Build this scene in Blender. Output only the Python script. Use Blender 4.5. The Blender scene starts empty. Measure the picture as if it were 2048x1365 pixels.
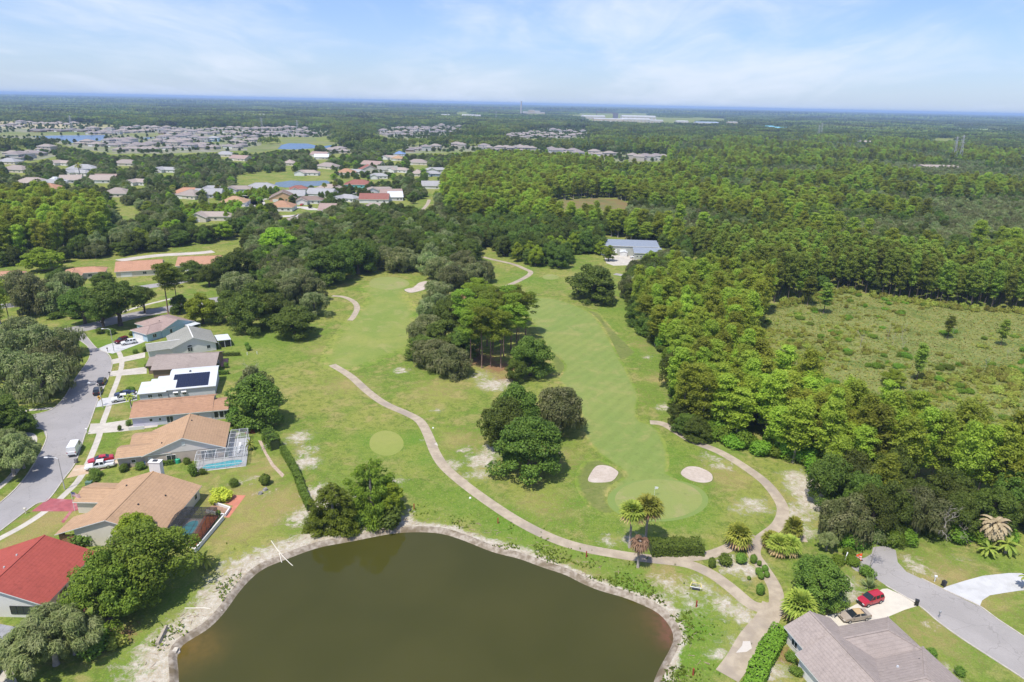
import bpy, math, random
import numpy as np
from mathutils import Vector, Matrix, geometry, noise as mnoise
R = math.radians
SC = bpy.context.scene
COL = SC.collection
rng = np.random.default_rng(7)
random.seed(7)
CLX, CLY = 3.1, 0.7
SKYTINT = (0.86, 1.10, 1.60)
CLOUDC = (8.4, 9.1, 10.3)
EXPO = 0.07
LEAFK = (1.62, 1.62, 1.05)
HAZEC = (0.44, 0.61, 1.0)
HAZED = 0.00008

# ------------------------------------------------------------------ camera
CAM_H = 80.0
FPX, CXP, CYP = 1365.33, 1024.0, 682.5
PITCH, ROLL = R(19.2), R(1.23)
cam = bpy.data.objects.new('camera', bpy.data.cameras.new('camera'))
COL.objects.link(cam)
cam.data.sensor_width = 36.0
cam.data.lens = 24.0
cam.data.clip_start = 1.0
cam.data.clip_end = 120000.0
_f = Vector((0, math.cos(PITCH), -math.sin(PITCH)))
_u = Vector((0, math.sin(PITCH), math.cos(PITCH)))
_r = Vector((1, 0, 0))
_cr = _r * math.cos(ROLL) + _u * math.sin(ROLL)
_cu = _u * math.cos(ROLL) - _r * math.sin(ROLL)
cam.matrix_world = Matrix(((_cr.x, _cu.x, -_f.x, 0), (_cr.y, _cu.y, -_f.y, 0),
                           (_cr.z, _cu.z, -_f.z, CAM_H), (0, 0, 0, 1)))
SC.camera = cam

# ------------------------------------------------------------------ world / sun / exposure
SHX, SHY = 0.27, 0.38                       # shadow offset per metre of height
SUN_EL = math.atan(1 / math.hypot(SHX, SHY))
SUN_AZ = math.atan2(-SHX, -SHY)
W = bpy.data.worlds.new('World')
SC.world = W
W.use_nodes = True
nt = W.node_tree
nt.nodes.clear()
out = nt.nodes.new('ShaderNodeOutputWorld')
bg = nt.nodes.new('ShaderNodeBackground')
sky = nt.nodes.new('ShaderNodeTexSky')
sky.sky_type = 'NISHITA'
sky.sun_disc = False
sky.sun_elevation = SUN_EL
sky.sun_rotation = SUN_AZ
sky.altitude = 50
sky.air_density = 1.0
sky.dust_density = 0.6
sky.ozone_density = 2.2
tc = nt.nodes.new('ShaderNodeTexCoord')
# thin high cloud: noise on a plane far above, so that it stretches towards the horizon
sep = nt.nodes.new('ShaderNodeSeparateXYZ')
nt.links.new(tc.outputs['Generated'], sep.inputs[0])
def wmath(op, a, b=None, c=None):
    n = nt.nodes.new('ShaderNodeMath'); n.operation = op
    for i, v in enumerate((a, b, c)):
        if v is None: continue
        if isinstance(v, (int, float)): n.inputs[i].default_value = v
        else: nt.links.new(v, n.inputs[i])
    return n.outputs[0]
zc = wmath('ADD', wmath('MAXIMUM', sep.outputs[2], 0.0), 0.16)
cx = wmath('DIVIDE', sep.outputs[0], zc)
cy = wmath('DIVIDE', sep.outputs[1], zc)
comb = nt.nodes.new('ShaderNodeCombineXYZ')
nt.links.new(cx, comb.inputs[0]); nt.links.new(cy, comb.inputs[1])
def wnoise(scale, detail, rough, dist, sx, sy, ox=0, oy=0, rz=0):
    mp = nt.nodes.new('ShaderNodeMapping')
    mp.inputs['Scale'].default_value = (sx, sy, 1)
    mp.inputs['Location'].default_value = (ox, oy, 0)
    mp.inputs['Rotation'].default_value = (0, 0, rz)
    nt.links.new(comb.outputs[0], mp.inputs[0])
    n = nt.nodes.new('ShaderNodeTexNoise')
    n.inputs['Scale'].default_value = scale
    n.inputs['Detail'].default_value = detail
    n.inputs['Roughness'].default_value = rough
    n.inputs['Distortion'].default_value = dist
    nt.links.new(mp.outputs[0], n.inputs[0])
    return n.outputs[0]
n1 = wnoise(0.62, 6, 0.52, 0.4, 1.0, 0.85, CLX, CLY, 0.5)
n2 = wnoise(1.3, 8, 0.6, 0.8, 1.5, 0.7, 1.0, 2.0, -0.5)
cl = wmath('ADD', wmath('MULTIPLY', n1, 0.62), wmath('MULTIPLY', n2, 0.38))
mr = nt.nodes.new('ShaderNodeMapRange')
mr.interpolation_type = 'SMOOTHSTEP'
nt.links.new(cl, mr.inputs[0])
mr.inputs[1].default_value = 0.41; mr.inputs[2].default_value = 0.68
mr.inputs[3].default_value = 0.10; mr.inputs[4].default_value = 0.85
mixc = nt.nodes.new('ShaderNodeMixRGB')
nt.links.new(mr.outputs[0], mixc.inputs[0])
tint = nt.nodes.new('ShaderNodeMixRGB'); tint.blend_type = 'MULTIPLY'; tint.inputs[0].default_value = 1
tint.inputs[2].default_value = (*SKYTINT, 1)
nt.links.new(sky.outputs[0], tint.inputs[1])
nt.links.new(tint.outputs[0], mixc.inputs[1])
mixc.inputs[2].default_value = (*CLOUDC, 1)
# pale air low over the land, all round
hzf = wmath('MULTIPLY', wmath('POWER', 2.718, wmath('MULTIPLY', wmath('MAXIMUM', sep.outputs[2], 0.0), -15.0)), 0.65)
mixh = nt.nodes.new('ShaderNodeMixRGB'); nt.links.new(hzf, mixh.inputs[0]); nt.links.new(mixc.outputs[0], mixh.inputs[1]); mixh.inputs[2].default_value = (6.6, 7.6, 9.2, 1)
nt.links.new(mixh.outputs[0], bg.inputs[0])
bg.inputs[1].default_value = 0.10
nt.links.new(bg.outputs[0], out.inputs[0])

sun = bpy.data.objects.new('sun', bpy.data.lights.new('sun', 'SUN'))
COL.objects.link(sun)
sun.data.energy = 5.0
sun.data.angle = R(0.6)
sun.data.color = (1.0, 0.955, 0.88)
sun.rotation_euler = Vector((SHX, SHY, -1)).to_track_quat('-Z', 'Y').to_euler()
sun.location = (0, 0, 200)
SC.view_settings.view_transform = 'Standard'
SC.view_settings.look = 'None'
SC.view_settings.exposure = EXPO
SC.view_settings.gamma = 1.0
SC.render.engine = 'CYCLES'
SC.cycles.max_bounces = 6
SC.cycles.diffuse_bounces = 3
SC.cycles.glossy_bounces = 2
SC.cycles.transmission_bounces = 3
SC.cycles.transparent_max_bounces = 8
SC.cycles.volume_bounces = 1

# ------------------------------------------------------------------ pixel -> place
ZT = {'z1': (0, 560, 520/1613), 'z2': (0, 900, 560/1644), 'z3': (440, 780, 600/2048), 'z4': (1040, 880, 620/1745),
      'z5': (1540, 900, 508/1491), 'z6': (780, 480, 580/1583), 'z7': (1300, 450, 748/1856), 'z8': (0, 340, 760/2048),
      'a1': (0, 160, 520/2048), 'a2': (500, 170, 560/2048), 'a3': (1000, 190, 560/2048), 'a4': (1500, 200, 548/2048),
      'a5': (600, 380, 460/2048), 'a6': (940, 420, 420/2048), 'a7': (300, 340, 400/2048), 'a8': (160, 600, 360/1890), 'p': (0, 0, 1)}
_cR, _sR, _cP, _sP = math.cos(ROLL), math.sin(ROLL), math.cos(PITCH), math.sin(PITCH)
def G(k, x, y, z=0.0):
    """point at height z that the photograph shows at x, y of the view k"""
    a, b, s = ZT[k]
    u = (a + x*s - CXP)/FPX; v = -(b + y*s - CYP)/FPX
    u2 = u*_cR - v*_sR; v2 = u*_sR + v*_cR
    dy = _cP + v2*_sP; dz = min(-_sP + v2*_cP, -1e-3)
    t = (CAM_H - z)/-dz
    return (u2*t, dy*t)
def GL(k, pts, z=0.0):
    return [G(k, x, y, z) for x, y in pts]
def PROJ(x, y, z):
    """world -> photograph pixels, arrays allowed"""
    xr = x*_cr.x + y*_cr.y + (z - CAM_H)*_cr.z
    yu = x*_cu.x + y*_cu.y + (z - CAM_H)*_cu.z
    d = x*_f.x + y*_f.y + (z - CAM_H)*_f.z
    return CXP + FPX*xr/d, CYP - FPX*yu/d
def inpoly(px, py, poly):
    px = np.asarray(px, float); py = np.asarray(py, float)
    r = np.zeros(px.shape, bool)
    n = len(poly); j = n - 1
    for i in range(n):
        xi, yi = poly[i]; xj, yj = poly[j]
        if yi != yj:
            c = ((yi > py) != (yj > py)) & (px < (xj - xi)*(py - yi)/(yj - yi) + xi)
            r ^= c
        j = i
    return r
def smooth_closed(pts, n=6):
    o = []; m = len(pts)
    for i in range(m):
        p0, p1, p2, p3 = (np.array(pts[(i+k) % m]) for k in (-1, 0, 1, 2))
        for t in np.arange(n)/n:
            o.append(tuple(0.5*((2*p1) + (-p0+p2)*t + (2*p0-5*p1+4*p2-p3)*t*t + (-p0+3*p1-3*p2+p3)*t**3)))
    return o
def smooth_open(pts, n=6):
    o = []; m = len(pts)
    for i in range(m-1):
        p0, p1, p2, p3 = (np.array(pts[min(max(i+k, 0), m-1)]) for k in (-1, 0, 1, 2))
        for t in np.arange(n)/n:
            o.append(tuple(0.5*((2*p1) + (-p0+p2)*t + (2*p0-5*p1+4*p2-p3)*t*t + (-p0+3*p1-3*p2+p3)*t**3)))
    o.append(tuple(pts[-1]))
    return o
def ellipse(k, cx_, cy_, rx, ry, n=28, wob=0.0, z=0.0):
    return [G(k, cx_ + rx*math.cos(a)*(1+wob*math.sin(3*a+1)), cy_ + ry*math.sin(a)*(1+wob*math.sin(2*a)), z)
            for a in np.linspace(0, 2*math.pi, n, endpoint=False)]

# ------------------------------------------------------------------ materials
MATS = {}
def _nodes(name):
    m = bpy.data.materials.new(name); m.use_nodes = True
    t = m.node_tree; p = t.nodes['Principled BSDF']
    return m, t, p
def _noise(t, scale, detail=4, rough=0.55, dist=0.0, vec=None):
    n = t.nodes.new('ShaderNodeTexNoise')
    n.inputs['Scale'].default_value = scale; n.inputs['Detail'].default_value = detail
    n.inputs['Roughness'].default_value = rough; n.inputs['Distortion'].default_value = dist
    if vec is not None: t.links.new(vec, n.inputs['Vector'])
    return n.outputs[0]
def _m(t, op, a, b=None, c=None, clamp=False):
    n = t.nodes.new('ShaderNodeMath'); n.operation = op; n.use_clamp = clamp
    for i, v in enumerate((a, b, c)):
        if v is None: continue
        if isinstance(v, (int, float)): n.inputs[i].default_value = v
        else: t.links.new(v, n.inputs[i])
    return n.outputs[0]
def _mix(t, f, a, b, mode='MIX'):
    n = t.nodes.new('ShaderNodeMixRGB'); n.blend_type = mode
    for i, v in zip((0, 1, 2), (f, a, b)):
        if isinstance(v, (int, float)): n.inputs[i].default_value = v
        elif isinstance(v, tuple): n.inputs[i].default_value = (*v[:3], 1)
        else: t.links.new(v, n.inputs[i])
    return n.outputs[0]
def _range(t, v, a, b, c=0.0, d=1.0):
    n = t.nodes.new('ShaderNodeMapRange'); n.interpolation_type = 'SMOOTHSTEP'
    t.links.new(v, n.inputs[0])
    for i, x in zip((1, 2, 3, 4), (a, b, c, d)): n.inputs[i].default_value = x
    return n.outputs[0]
def _pos(t):
    return t.nodes.new('ShaderNodeNewGeometry').outputs['Position']
def _bump(t, p, h, strength=0.4, dist=0.05):
    b = t.nodes.new('ShaderNodeBump'); b.inputs['Strength'].default_value = strength
    b.inputs['Distance'].default_value = dist
    t.links.new(h, b.inputs['Height']); t.links.new(b.outputs[0], p.inputs['Normal'])
def surf(name, c1, c2=None, scale=1.0, rough=0.8, c3=None, scale3=0.15, bump=0.0, metal=0.0, spec=0.3, lo=0.35, hi=0.65, local=False):
    """two- or three-tone noisy surface"""
    if name in MATS: return MATS[name]
    m, t, p = _nodes(name)
    c2 = c2 or tuple(x*0.82 for x in c1)
    pos = t.nodes.new('ShaderNodeTexCoord').outputs['Object'] if local else _pos(t)
    n = _noise(t, scale, 5, 0.6, 0.2, pos)
    c = _mix(t, _range(t, n, lo, hi), c1, c2)
    if c3:
        n3 = _noise(t, scale3, 4, 0.6, 0.3, pos)
        c = _mix(t, _range(t, n3, 0.48, 0.68), c, c3)
    t.links.new(c, p.inputs['Base Color'])
    p.inputs['Roughness'].default_value = rough; p.inputs['Metallic'].default_value = metal
    p.inputs['Specular IOR Level'].default_value = spec
    if bump: _bump(t, p, n, bump)
    MATS[name] = m
    return m
def leafmat(name, c1, c2, c3, trans=0.22, big=0.03, mott=0.35):
    """foliage: per-leaf, per-tree and drifting colour"""
    if name in MATS: return MATS[name]
    m, t, p = _nodes(name)
    geo = t.nodes.new('ShaderNodeNewGeometry'); oi = t.nodes.new('ShaderNodeObjectInfo')
    c1, c2, c3 = (tuple(v*LEAFK[i] for i, v in enumerate(q)) for q in (c1, c2, c3))
    c = _mix(t, geo.outputs['Random Per Island'], c1, c2)
    nb = _noise(t, 0.45, 3, 0.6, 0.0, geo.outputs['Position'])
    c = _mix(t, _range(t, nb, 0.4, 0.72, 0, 0.75), c, c3)
    hs = t.nodes.new('ShaderNodeHueSaturation')
    t.links.new(c, hs.inputs['Color'])
    nl = _noise(t, big, 3, 0.6, 0.0, geo.outputs['Position'])
    hs.inputs['Saturation'].default_value = 1.0
    t.links.new(_m(t, 'ADD', 0.476, _m(t, 'MULTIPLY', oi.outputs['Random'], 0.046)), hs.inputs['Hue'])
    v = _m(t, 'ADD', _m(t, 'MULTIPLY', oi.outputs['Random'], 0.75), _m(t, 'MULTIPLY', _range(t, nl, 0.3, 0.7), mott))
    t.links.new(_m(t, 'ADD', 0.68-mott*0.5, v), hs.inputs['Value'])
    t.links.new(hs.outputs[0], p.inputs['Base Color'])
    p.inputs['Roughness'].default_value = 0.6
    p.inputs['Specular IOR Level'].default_value = 0.25
    tr = t.nodes.new('ShaderNodeBsdfTranslucent'); t.links.new(hs.outputs[0], tr.inputs[0])
    mx = t.nodes.new('ShaderNodeMixShader'); mx.inputs[0].default_value = trans + 0.08
    t.links.new(p.outputs[0], mx.inputs[1]); t.links.new(tr.outputs[0], mx.inputs[2])
    t.links.new(mx.outputs[0], t.nodes['Material Output'].inputs[0])
    MATS[name] = m
    return m
def plain(name, c, rough=0.5, metal=0.0, spec=0.5, coat=0.0, emit=None):
    if name in MATS: return MATS[name]
    m, t, p = _nodes(name)
    n = _noise(t, 3.0, 3, 0.6, 0.0, t.nodes.new('ShaderNodeTexCoord').outputs['Object'])
    t.links.new(_mix(t, _range(t, n, 0.3, 0.7), tuple(c), tuple(x*0.9 for x in c)), p.inputs['Base Color'])
    p.inputs['Roughness'].default_value = rough; p.inputs['Metallic'].default_value = metal
    p.inputs['Specular IOR Level'].default_value = spec
    p.inputs['Coat Weight'].default_value = coat
    MATS[name] = m
    return m

# ------------------------------------------------------------------ mesh helpers
class MB:
    def __init__(s): s.v = []; s.f = []; s.mi = []
    def add(s, verts, faces, mi=0):
        b = len(s.v); s.v += [tuple(map(float, q)) for q in verts]
        s.f += [tuple(b+i for i in q) for q in faces]; s.mi += [mi]*len(faces); return s
    def box(s, cx, cy, cz, sx, sy, sz, mi=0, rz=0.0, taper=1.0):
        c, n = math.cos(rz), math.sin(rz); v = []
        for z, k in ((-sz/2, 1.0), (sz/2, taper)):
            for x, y in ((-1, -1), (1, -1), (1, 1), (-1, 1)):
                x_, y_ = x*sx/2*k, y*sy/2*k
                v.append((cx + x_*c - y_*n, cy + x_*n + y_*c, cz + z))
        return s.add(v, [(3, 2, 1, 0), (4, 5, 6, 7), (0, 1, 5, 4), (1, 2, 6, 5), (2, 3, 7, 6), (3, 0, 4, 7)], mi)
    def bar(s, a, b, w, mi=0, h=None):
        a = Vector(a); b = Vector(b); d = (b-a)
        if d.length < 1e-6: return s
        d.normalize(); up = Vector((0, 0, 1)) if abs(d.z) < 0.95 else Vector((1, 0, 0))
        x = d.cross(up).normalized()*(w/2); y = d.cross(x).normalized()*((h or w)/2)
        v = [a-x-y, a+x-y, a+x+y, a-x+y, b-x-y, b+x-y, b+x+y, b-x+y]
        return s.add(v, [(3, 2, 1, 0), (4, 5, 6, 7), (0, 1, 5, 4), (1, 2, 6, 5), (2, 3, 7, 6), (3, 0, 4, 7)], mi)
    def tube(s, pts, radii, n=7, mi=0, cap=True):
        pts = [Vector(p) for p in pts]; rings = []
        for i, p in enumerate(pts):
            d = (pts[min(i+1, len(pts)-1)] - pts[max(i-1, 0)])
            d = d.normalized() if d.length > 1e-9 else Vector((0, 0, 1))
            up = Vector((0, 0, 1)) if abs(d.z) < 0.9 else Vector((1, 0, 0))
            x = d.cross(up).normalized(); y = d.cross(x)
            rings.append([p + (x*math.cos(a) + y*math.sin(a))*radii[i] for a in np.linspace(0, 2*math.pi, n, endpoint=False)])
        f = []
        for i in range(len(pts)-1):
            for j in range(n):
                f.append((i*n+j, i*n+(j+1) % n, (i+1)*n+(j+1) % n, (i+1)*n+j))
        if cap:
            f.append(tuple(range(n))); f.append(tuple((len(pts)-1)*n + j for j in reversed(range(n))))
        return s.add([q for r_ in rings for q in r_], f, mi)
    def prism(s, poly, z0, z1, mi=0, mside=None):
        n = len(poly)
        area = sum(poly[i][0]*poly[(i+1) % n][1] - poly[(i+1) % n][0]*poly[i][1] for i in range(n))
        if area < 0: poly = poly[::-1]
        v = [(x, y, z0) for x, y in poly] + [(x, y, z1) for x, y in poly]
        s.add(v, [tuple(range(n, 2*n))], mi)
        b = len(s.v) - 2*n
        s.f += [tuple(b+i for i in (j, (j+1) % n, n+(j+1) % n, n+j)) for j in range(n)]; s.mi += [mi if mside is None else mside]*n
        return s
    def mesh(s, name, mats, smooth=False):
        me = bpy.data.meshes.new(name)
        me.from_pydata(s.v, [], s.f)
        for m in (mats if isinstance(mats, (list, tuple)) else [mats]): me.materials.append(m)
        me.polygons.foreach_set('material_index', s.mi)
        if smooth: me.polygons.foreach_set('use_smooth', [True]*len(s.f))
        me.update()
        return me
def obj(name, me, parent=None, loc=None, rz=None):
    o = bpy.data.objects.new(name, me); COL.objects.link(o)
    if parent: o.parent = parent
    if loc is not None: o.location = loc
    if rz is not None: o.rotation_euler = (0, 0, rz)
    return o
def part(name, mb, mats, parent, smooth=False):
    return obj(name, mb.mesh(name, mats, smooth), parent)
def tag(o, label, cat, group=None):
    o['label'] = label; o['category'] = cat
    if group: o['group'] = group
    return o
def thing(name, label, cat, loc=(0, 0, 0), rz=0.0, group=None):
    o = bpy.data.objects.new(name, None); COL.objects.link(o)
    o.empty_display_size = 0.5
    o.location = loc if len(loc) == 3 else (*loc, 0); o.rotation_euler = (0, 0, rz)
    return tag(o, label, cat, group)
def copy_tree(o, parent=None):
    c = o.copy(); COL.objects.link(c); c.parent = parent
    for ch in o.children: copy_tree(ch, c)
    return c
def struct(name, me, kind='structure'):
    o = obj(name, me); o['kind'] = kind; return o
def poly_mesh(name, poly, z, mat):
    """flat sheet from an outline"""
    pts = [Vector((x, y, z)) for x, y in poly]
    tri = geometry.tessellate_polygon([pts])
    b = MB()
    f = []
    for t in tri:
        a, c, d = (pts[i] for i in t)
        f.append(t if (c-a).cross(d-a).z > 0 else t[::-1])
    b.add(pts, f)
    return b.mesh(name, mat)
def sheet(name, poly, z, mat, smooth=0):
    return struct(name, poly_mesh(name, smooth_closed(poly, smooth) if smooth else poly, z, mat))
def offset_line(pts, w):
    pts = [np.array(p, float) for p in pts]; L, Rr = [], []
    for i, p in enumerate(pts):
        d = pts[min(i+1, len(pts)-1)] - pts[max(i-1, 0)]; d /= np.linalg.norm(d)+1e-9
        n = np.array((-d[1], d[0])); ww = w[i] if isinstance(w, (list, tuple)) else w
        L.append(p + n*ww/2); Rr.append(p - n*ww/2)
    return L, Rr
def strip(name, pts, w, z, mat, sm=5, kind='structure'):
    if isinstance(w, (list, tuple)):
        w = list(np.interp(np.linspace(0, len(w)-1, (len(pts)-1)*sm+1), range(len(w)), w))
    L, Rr = offset_line(smooth_open(pts, sm), w)
    n = len(L); b = MB()
    b.add([(*p, z) for p in L] + [(*p, z) for p in Rr], [(i, n+i, n+i+1, i+1) for i in range(n-1)])
    return struct(name, b.mesh(name, mat), kind)
def kerb(pts, mat, w=0.22, h=0.11, sm=5, name='kerb'):
    L, Rr = offset_line(smooth_open(pts, sm), w); n = len(L); b = MB()
    v = []
    for l, r_ in zip(L, Rr): v += [(*l, 0.0), (*l, h), (*r_, h), (*r_, 0.0)]
    f = []
    for i in range(n-1):
        for j in range(3): f.append((4*i+j, 4*i+4+j, 4*i+5+j, 4*i+1+j))
    f += [(3, 2, 1, 0), (4*n-4, 4*n-3, 4*n-2, 4*n-1)]
    b.add(v, f)
    return struct(name, b.mesh(name, mat))

# ================================================================== SETTING
# ---- pond outline (water level -0.6 m)
WZ = -0.6
pond_px = GL('z2', [(1050, 1365), (1048, 1290), (1035, 1220), (1052, 1155), (1130, 1108), (1200, 1070), (1260, 1020), (1330, 940), (1370, 880), (1440, 790), (1540, 700)], WZ)
pond_px += GL('z3', [(410, 1175), (560, 1115), (700, 1070), (850, 1045), (1000, 1015), (1150, 985), (1250, 975), (1400, 972), (1530, 985), (1680, 1035), (1800, 1085), (1900, 1120)], WZ)
pond_px += GL('z4', [(0, 670), (130, 720), (260, 760), (330, 800), (450, 850), (580, 885), (690, 930), (790, 980), (850, 1060), (872, 1110), (850, 1170), (800, 1260), (760, 1340)], WZ)
pond_px += GL('p', [(1290, 1420), (1230, 1520), (1080, 1620), (800, 1660), (560, 1600), (420, 1500), (362, 1420)], WZ)
POND = smooth_closed(pond_px, 3)
def resample(poly, step):
    p = np.array(poly + [poly[0]]); d = np.r_[0, np.cumsum(np.linalg.norm(np.diff(p, axis=0), axis=1))]
    s = np.linspace(0, d[-1], int(d[-1]/step), endpoint=False)
    return np.c_[np.interp(s, d, p[:, 0]), np.interp(s, d, p[:, 1])]
PR = resample(POND, 1.0)
_t = np.roll(PR, -3, 0) - np.roll(PR, 3, 0); _t /= np.linalg.norm(_t, axis=1)[:, None]
_nrm = np.c_[_t[:, 1], -_t[:, 0]]
if inpoly(*(PR[5] + _nrm[5]*0.3), POND): _nrm = -_nrm
def pond_off(d):
    q = PR + _nrm*d
    for _ in range(3): q = (np.roll(q, 1, 0) + q*2 + np.roll(q, -1, 0))/4
    return q
HOLE = [tuple(p) for p in pond_off(1.15)]

# ---- ground sheet with a hole for the pond; channels r sand, g mulch, b dry, a lush
gx = np.arange(-130, 131, 2.0); gy = np.arange(62, 321, 2.0)
GX, GY = np.meshgrid(gx, gy); gpts = np.c_[GX.ravel(), GY.ravel()]
gpts[:, :] += rng.uniform(-0.5, 0.5, gpts.shape)
hole_np = np.array(HOLE)
def dist_to(pts, line):
    o = np.full(len(pts), 1e9)
    for i in range(0, len(line), 60):
        o = np.minimum(o, np.linalg.norm(pts[:, None, :] - line[None, i:i+60, :], axis=2).min(1))
    return o
dh = dist_to(gpts, hole_np)
keep = ~inpoly(gpts[:, 0], gpts[:, 1], HOLE) & (dh > 0.8)
gpts = gpts[keep]
FARR = 42000.0
extra = []
for r_ in (340, 700, 1500, 4000, 12000, FARR):
    for xx in np.linspace(-r_, r_, 9): extra.append((xx, r_))
    for yy in np.linspace(-200, r_, 7)[:-1]: extra += [(-r_, yy), (r_, yy)]
for xx in np.linspace(-300, 300, 9): extra.append((xx, -200))
nh = len(HOLE)
allp = [Vector(p) for p in HOLE] + [Vector(p) for p in gpts] + [Vector(p) for p in extra]
cv, ce, cf, *_ = geometry.delaunay_2d_cdt(allp, [(i, (i+1) % nh) for i in range(nh)], [], 0, 1e-4)
cva = np.array([tuple(v) for v in cv])
cfa = np.array(cf)
cen = cva[cfa].mean(1)
cfa = cfa[~inpoly(cen[:, 0], cen[:, 1], HOLE)]
a_, b_, c_ = cva[cfa[:, 0]], cva[cfa[:, 1]], cva[cfa[:, 2]]
crs = (b_[:, 0]-a_[:, 0])*(c_[:, 1]-a_[:, 1]) - (b_[:, 1]-a_[:, 1])*(c_[:, 0]-a_[:, 0])
cfa[crs < 0] = cfa[crs < 0][:, ::-1]
zone = np.zeros((len(cva), 4))
def blob(ch, k, x, y, r_, s=1.0, asp=1.0):
    cx_, cy_ = G(k, x, y)
    d = np.hypot((cva[:, 0]-cx_)/asp, cva[:, 1]-cy_)/r_
    zone[:, ch] = np.maximum(zone[:, ch], s*np.exp(-d*d*1.4))
dp = dist_to(cva, hole_np)
nside = 0.5 + 0.5*np.sin(cva[:, 0]*0.21 + 1.3)*np.cos(cva[:, 1]*0.17)
shore = np.where(cva[:, 0] < -19, 9.0, np.where(cva[:, 0] > 8, 1.2, 2.6))
zone[:, 0] = np.clip(1.05 - (dp/(shore*(0.75+0.5*nside))), 0, 1)*1.0
for a in [(600, 875, 5, .8), (610, 925, 5, .85), (640, 985, 5, .9), (655, 1005, 4, .9), (600, 1035, 5, .8), (615, 900, 4, .7), (625, 1020, 3, .8)]: blob(0, 'p', *a)
for a in [(985, 770, 7, .85), (960, 752, 7, .6), (1010, 765, 5, .7), (905, 930, 4, .7), (930, 900, 4, .6), (960, 950, 4, .7), (930, 960, 3, .6), (870, 820, 4, .5), (1110, 900, 4, .5), (965, 920, 5, .95), (985, 900, 4, .8), (950, 930, 4, .6), (1600, 960, 6, .9), (1615, 985, 6, 1), (1630, 1010, 6, .9), (1590, 1030, 5, .8), (1610, 1060, 5, .7),
          (1440, 930, 5, .62), (1420, 915, 4, .6), (1510, 1010, 5, .75), (1480, 1020, 4, .6), (1270, 1080, 4, .75), (1220, 1085, 4, .6), (1400, 1170, 4, .7), (1450, 1210, 4, .8), (1490, 1230, 4, .85), (1480, 1285, 3, .8), (1440, 1310, 3, .7),
          (1330, 815, 4, .8), (1295, 715, 4, .55), (800, 742, 4, .8), (850, 880, 3, .5), (720, 1000, 4, .55), (790, 965, 4, .6), (690, 1010, 5, .6), (1460, 1130, 4, .9), (1490, 1140, 4, .9), (1440, 1110, 3, .8), (1520, 1130, 3, .7), (1395, 1215, 4, .6), (1330, 1165, 5, .6), (1360, 1190, 4, .6)]: blob(0, 'p', *a)
for a in [(1690, 1250, 3, .6), (1830, 1130, 4, .7), (1860, 1150, 3, .6), (1690, 1190, 4, .7), (1640, 1280, 3, .75), (1820, 1160, 3, .5), (1700, 1165, 4, .6), (1920, 1120, 4, .45), (1900, 1340, 3, .6), (1540, 1340, 4, .8), (1860, 1250, 3, .5), (500, 960, 4, .5), (530, 985, 4, .45), (470, 965, 3, .5)]: blob(0, 'p', *a)
for a in [(960, 720, 9, .9), (1000, 735, 8, .9), (940, 700, 8, .7), (900, 730, 7, .7), (1010, 760, 6, .7), (950, 595, 9, .9, 1.6), (800, 535, 10, .7, 2), (700, 545, 9, .6, 2), (860, 530, 9, .6, 2), (1700, 1150, 3, .5), (590, 650, 6, .4), (1660, 1200, 6, .55), (975, 500, 6, .6), (1560, 1310, 3, .8), (250, 1270, 5, .6), (505, 855, 3, .8)]: blob(1, 'p', *a)
for a in [(560, 1010, 12, .7), (480, 1000, 10, .7), (520, 940, 8, .6), (1900, 1170, 12, .75), (1850, 1260, 10, .6), (1750, 1280, 8, .5), (100, 1040, 8, .9), (40, 1080, 6, .8), (1240, 790, 14, .4), (1450, 950, 9, .6), (1110, 920, 9, .55), (880, 780, 12, .5), (690, 770, 9, .6), (1090, 1010, 10, .45), (930, 880, 10, .5), (1280, 690, 9, .5), (1330, 760, 8, .6), (640, 700, 8, .5),
          (240, 820, 4, .6), (210, 830, 4, .6), (1150, 1150, 8, .6), (1330, 1150, 6, .8), (240, 760, 4, .4), (470, 1060, 8, .7), (1640, 1230, 6, .7), (400, 960, 6, .6), (350, 1230, 5, .3), (330, 1300, 6, .6), (600, 600, 10, .3), (200, 1300, 5, .4)]: blob(2, 'p', *a)
for a in [(740, 880, 7, .8), (830, 880, 8, .9), (850, 920, 6, .8), (770, 905, 7, .6), (930, 1005, 10, .7), (1010, 1050, 8, .8), (1060, 1090, 6, .8), (1180, 1120, 6, .7), (860, 1010, 8, .5), (1230, 650, 10, .7), (1260, 700, 9, .6), (1170, 940, 6, .6), (1240, 900, 6, .7), (1180, 1000, 8, .6), (1340, 1010, 8, .5), (1390, 1260, 7, 1), (1400, 1310, 6, .9), (1400, 1220, 6, .8), (1350, 1300, 5, .9), (1280, 1170, 5, .9), (1240, 1150, 4, .8), (1310, 1190, 4, .8),
          (250, 690, 8, .9), (230, 680, 8, .9), (270, 760, 5, .7), (520, 680, 14, .7), (470, 710, 8, .6), (560, 710, 12, .5), (340, 1200, 8, .7), (300, 1290, 6, .8), (1930, 1300, 8, .5), (1420, 860, 12, .5), (1050, 560, 18, .6), (1020, 620, 12, .5), (1000, 560, 14, .3), (1440, 900, 5, .6), (1240, 625, 14, .6)]: blob(3, 'p', *a)

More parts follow.
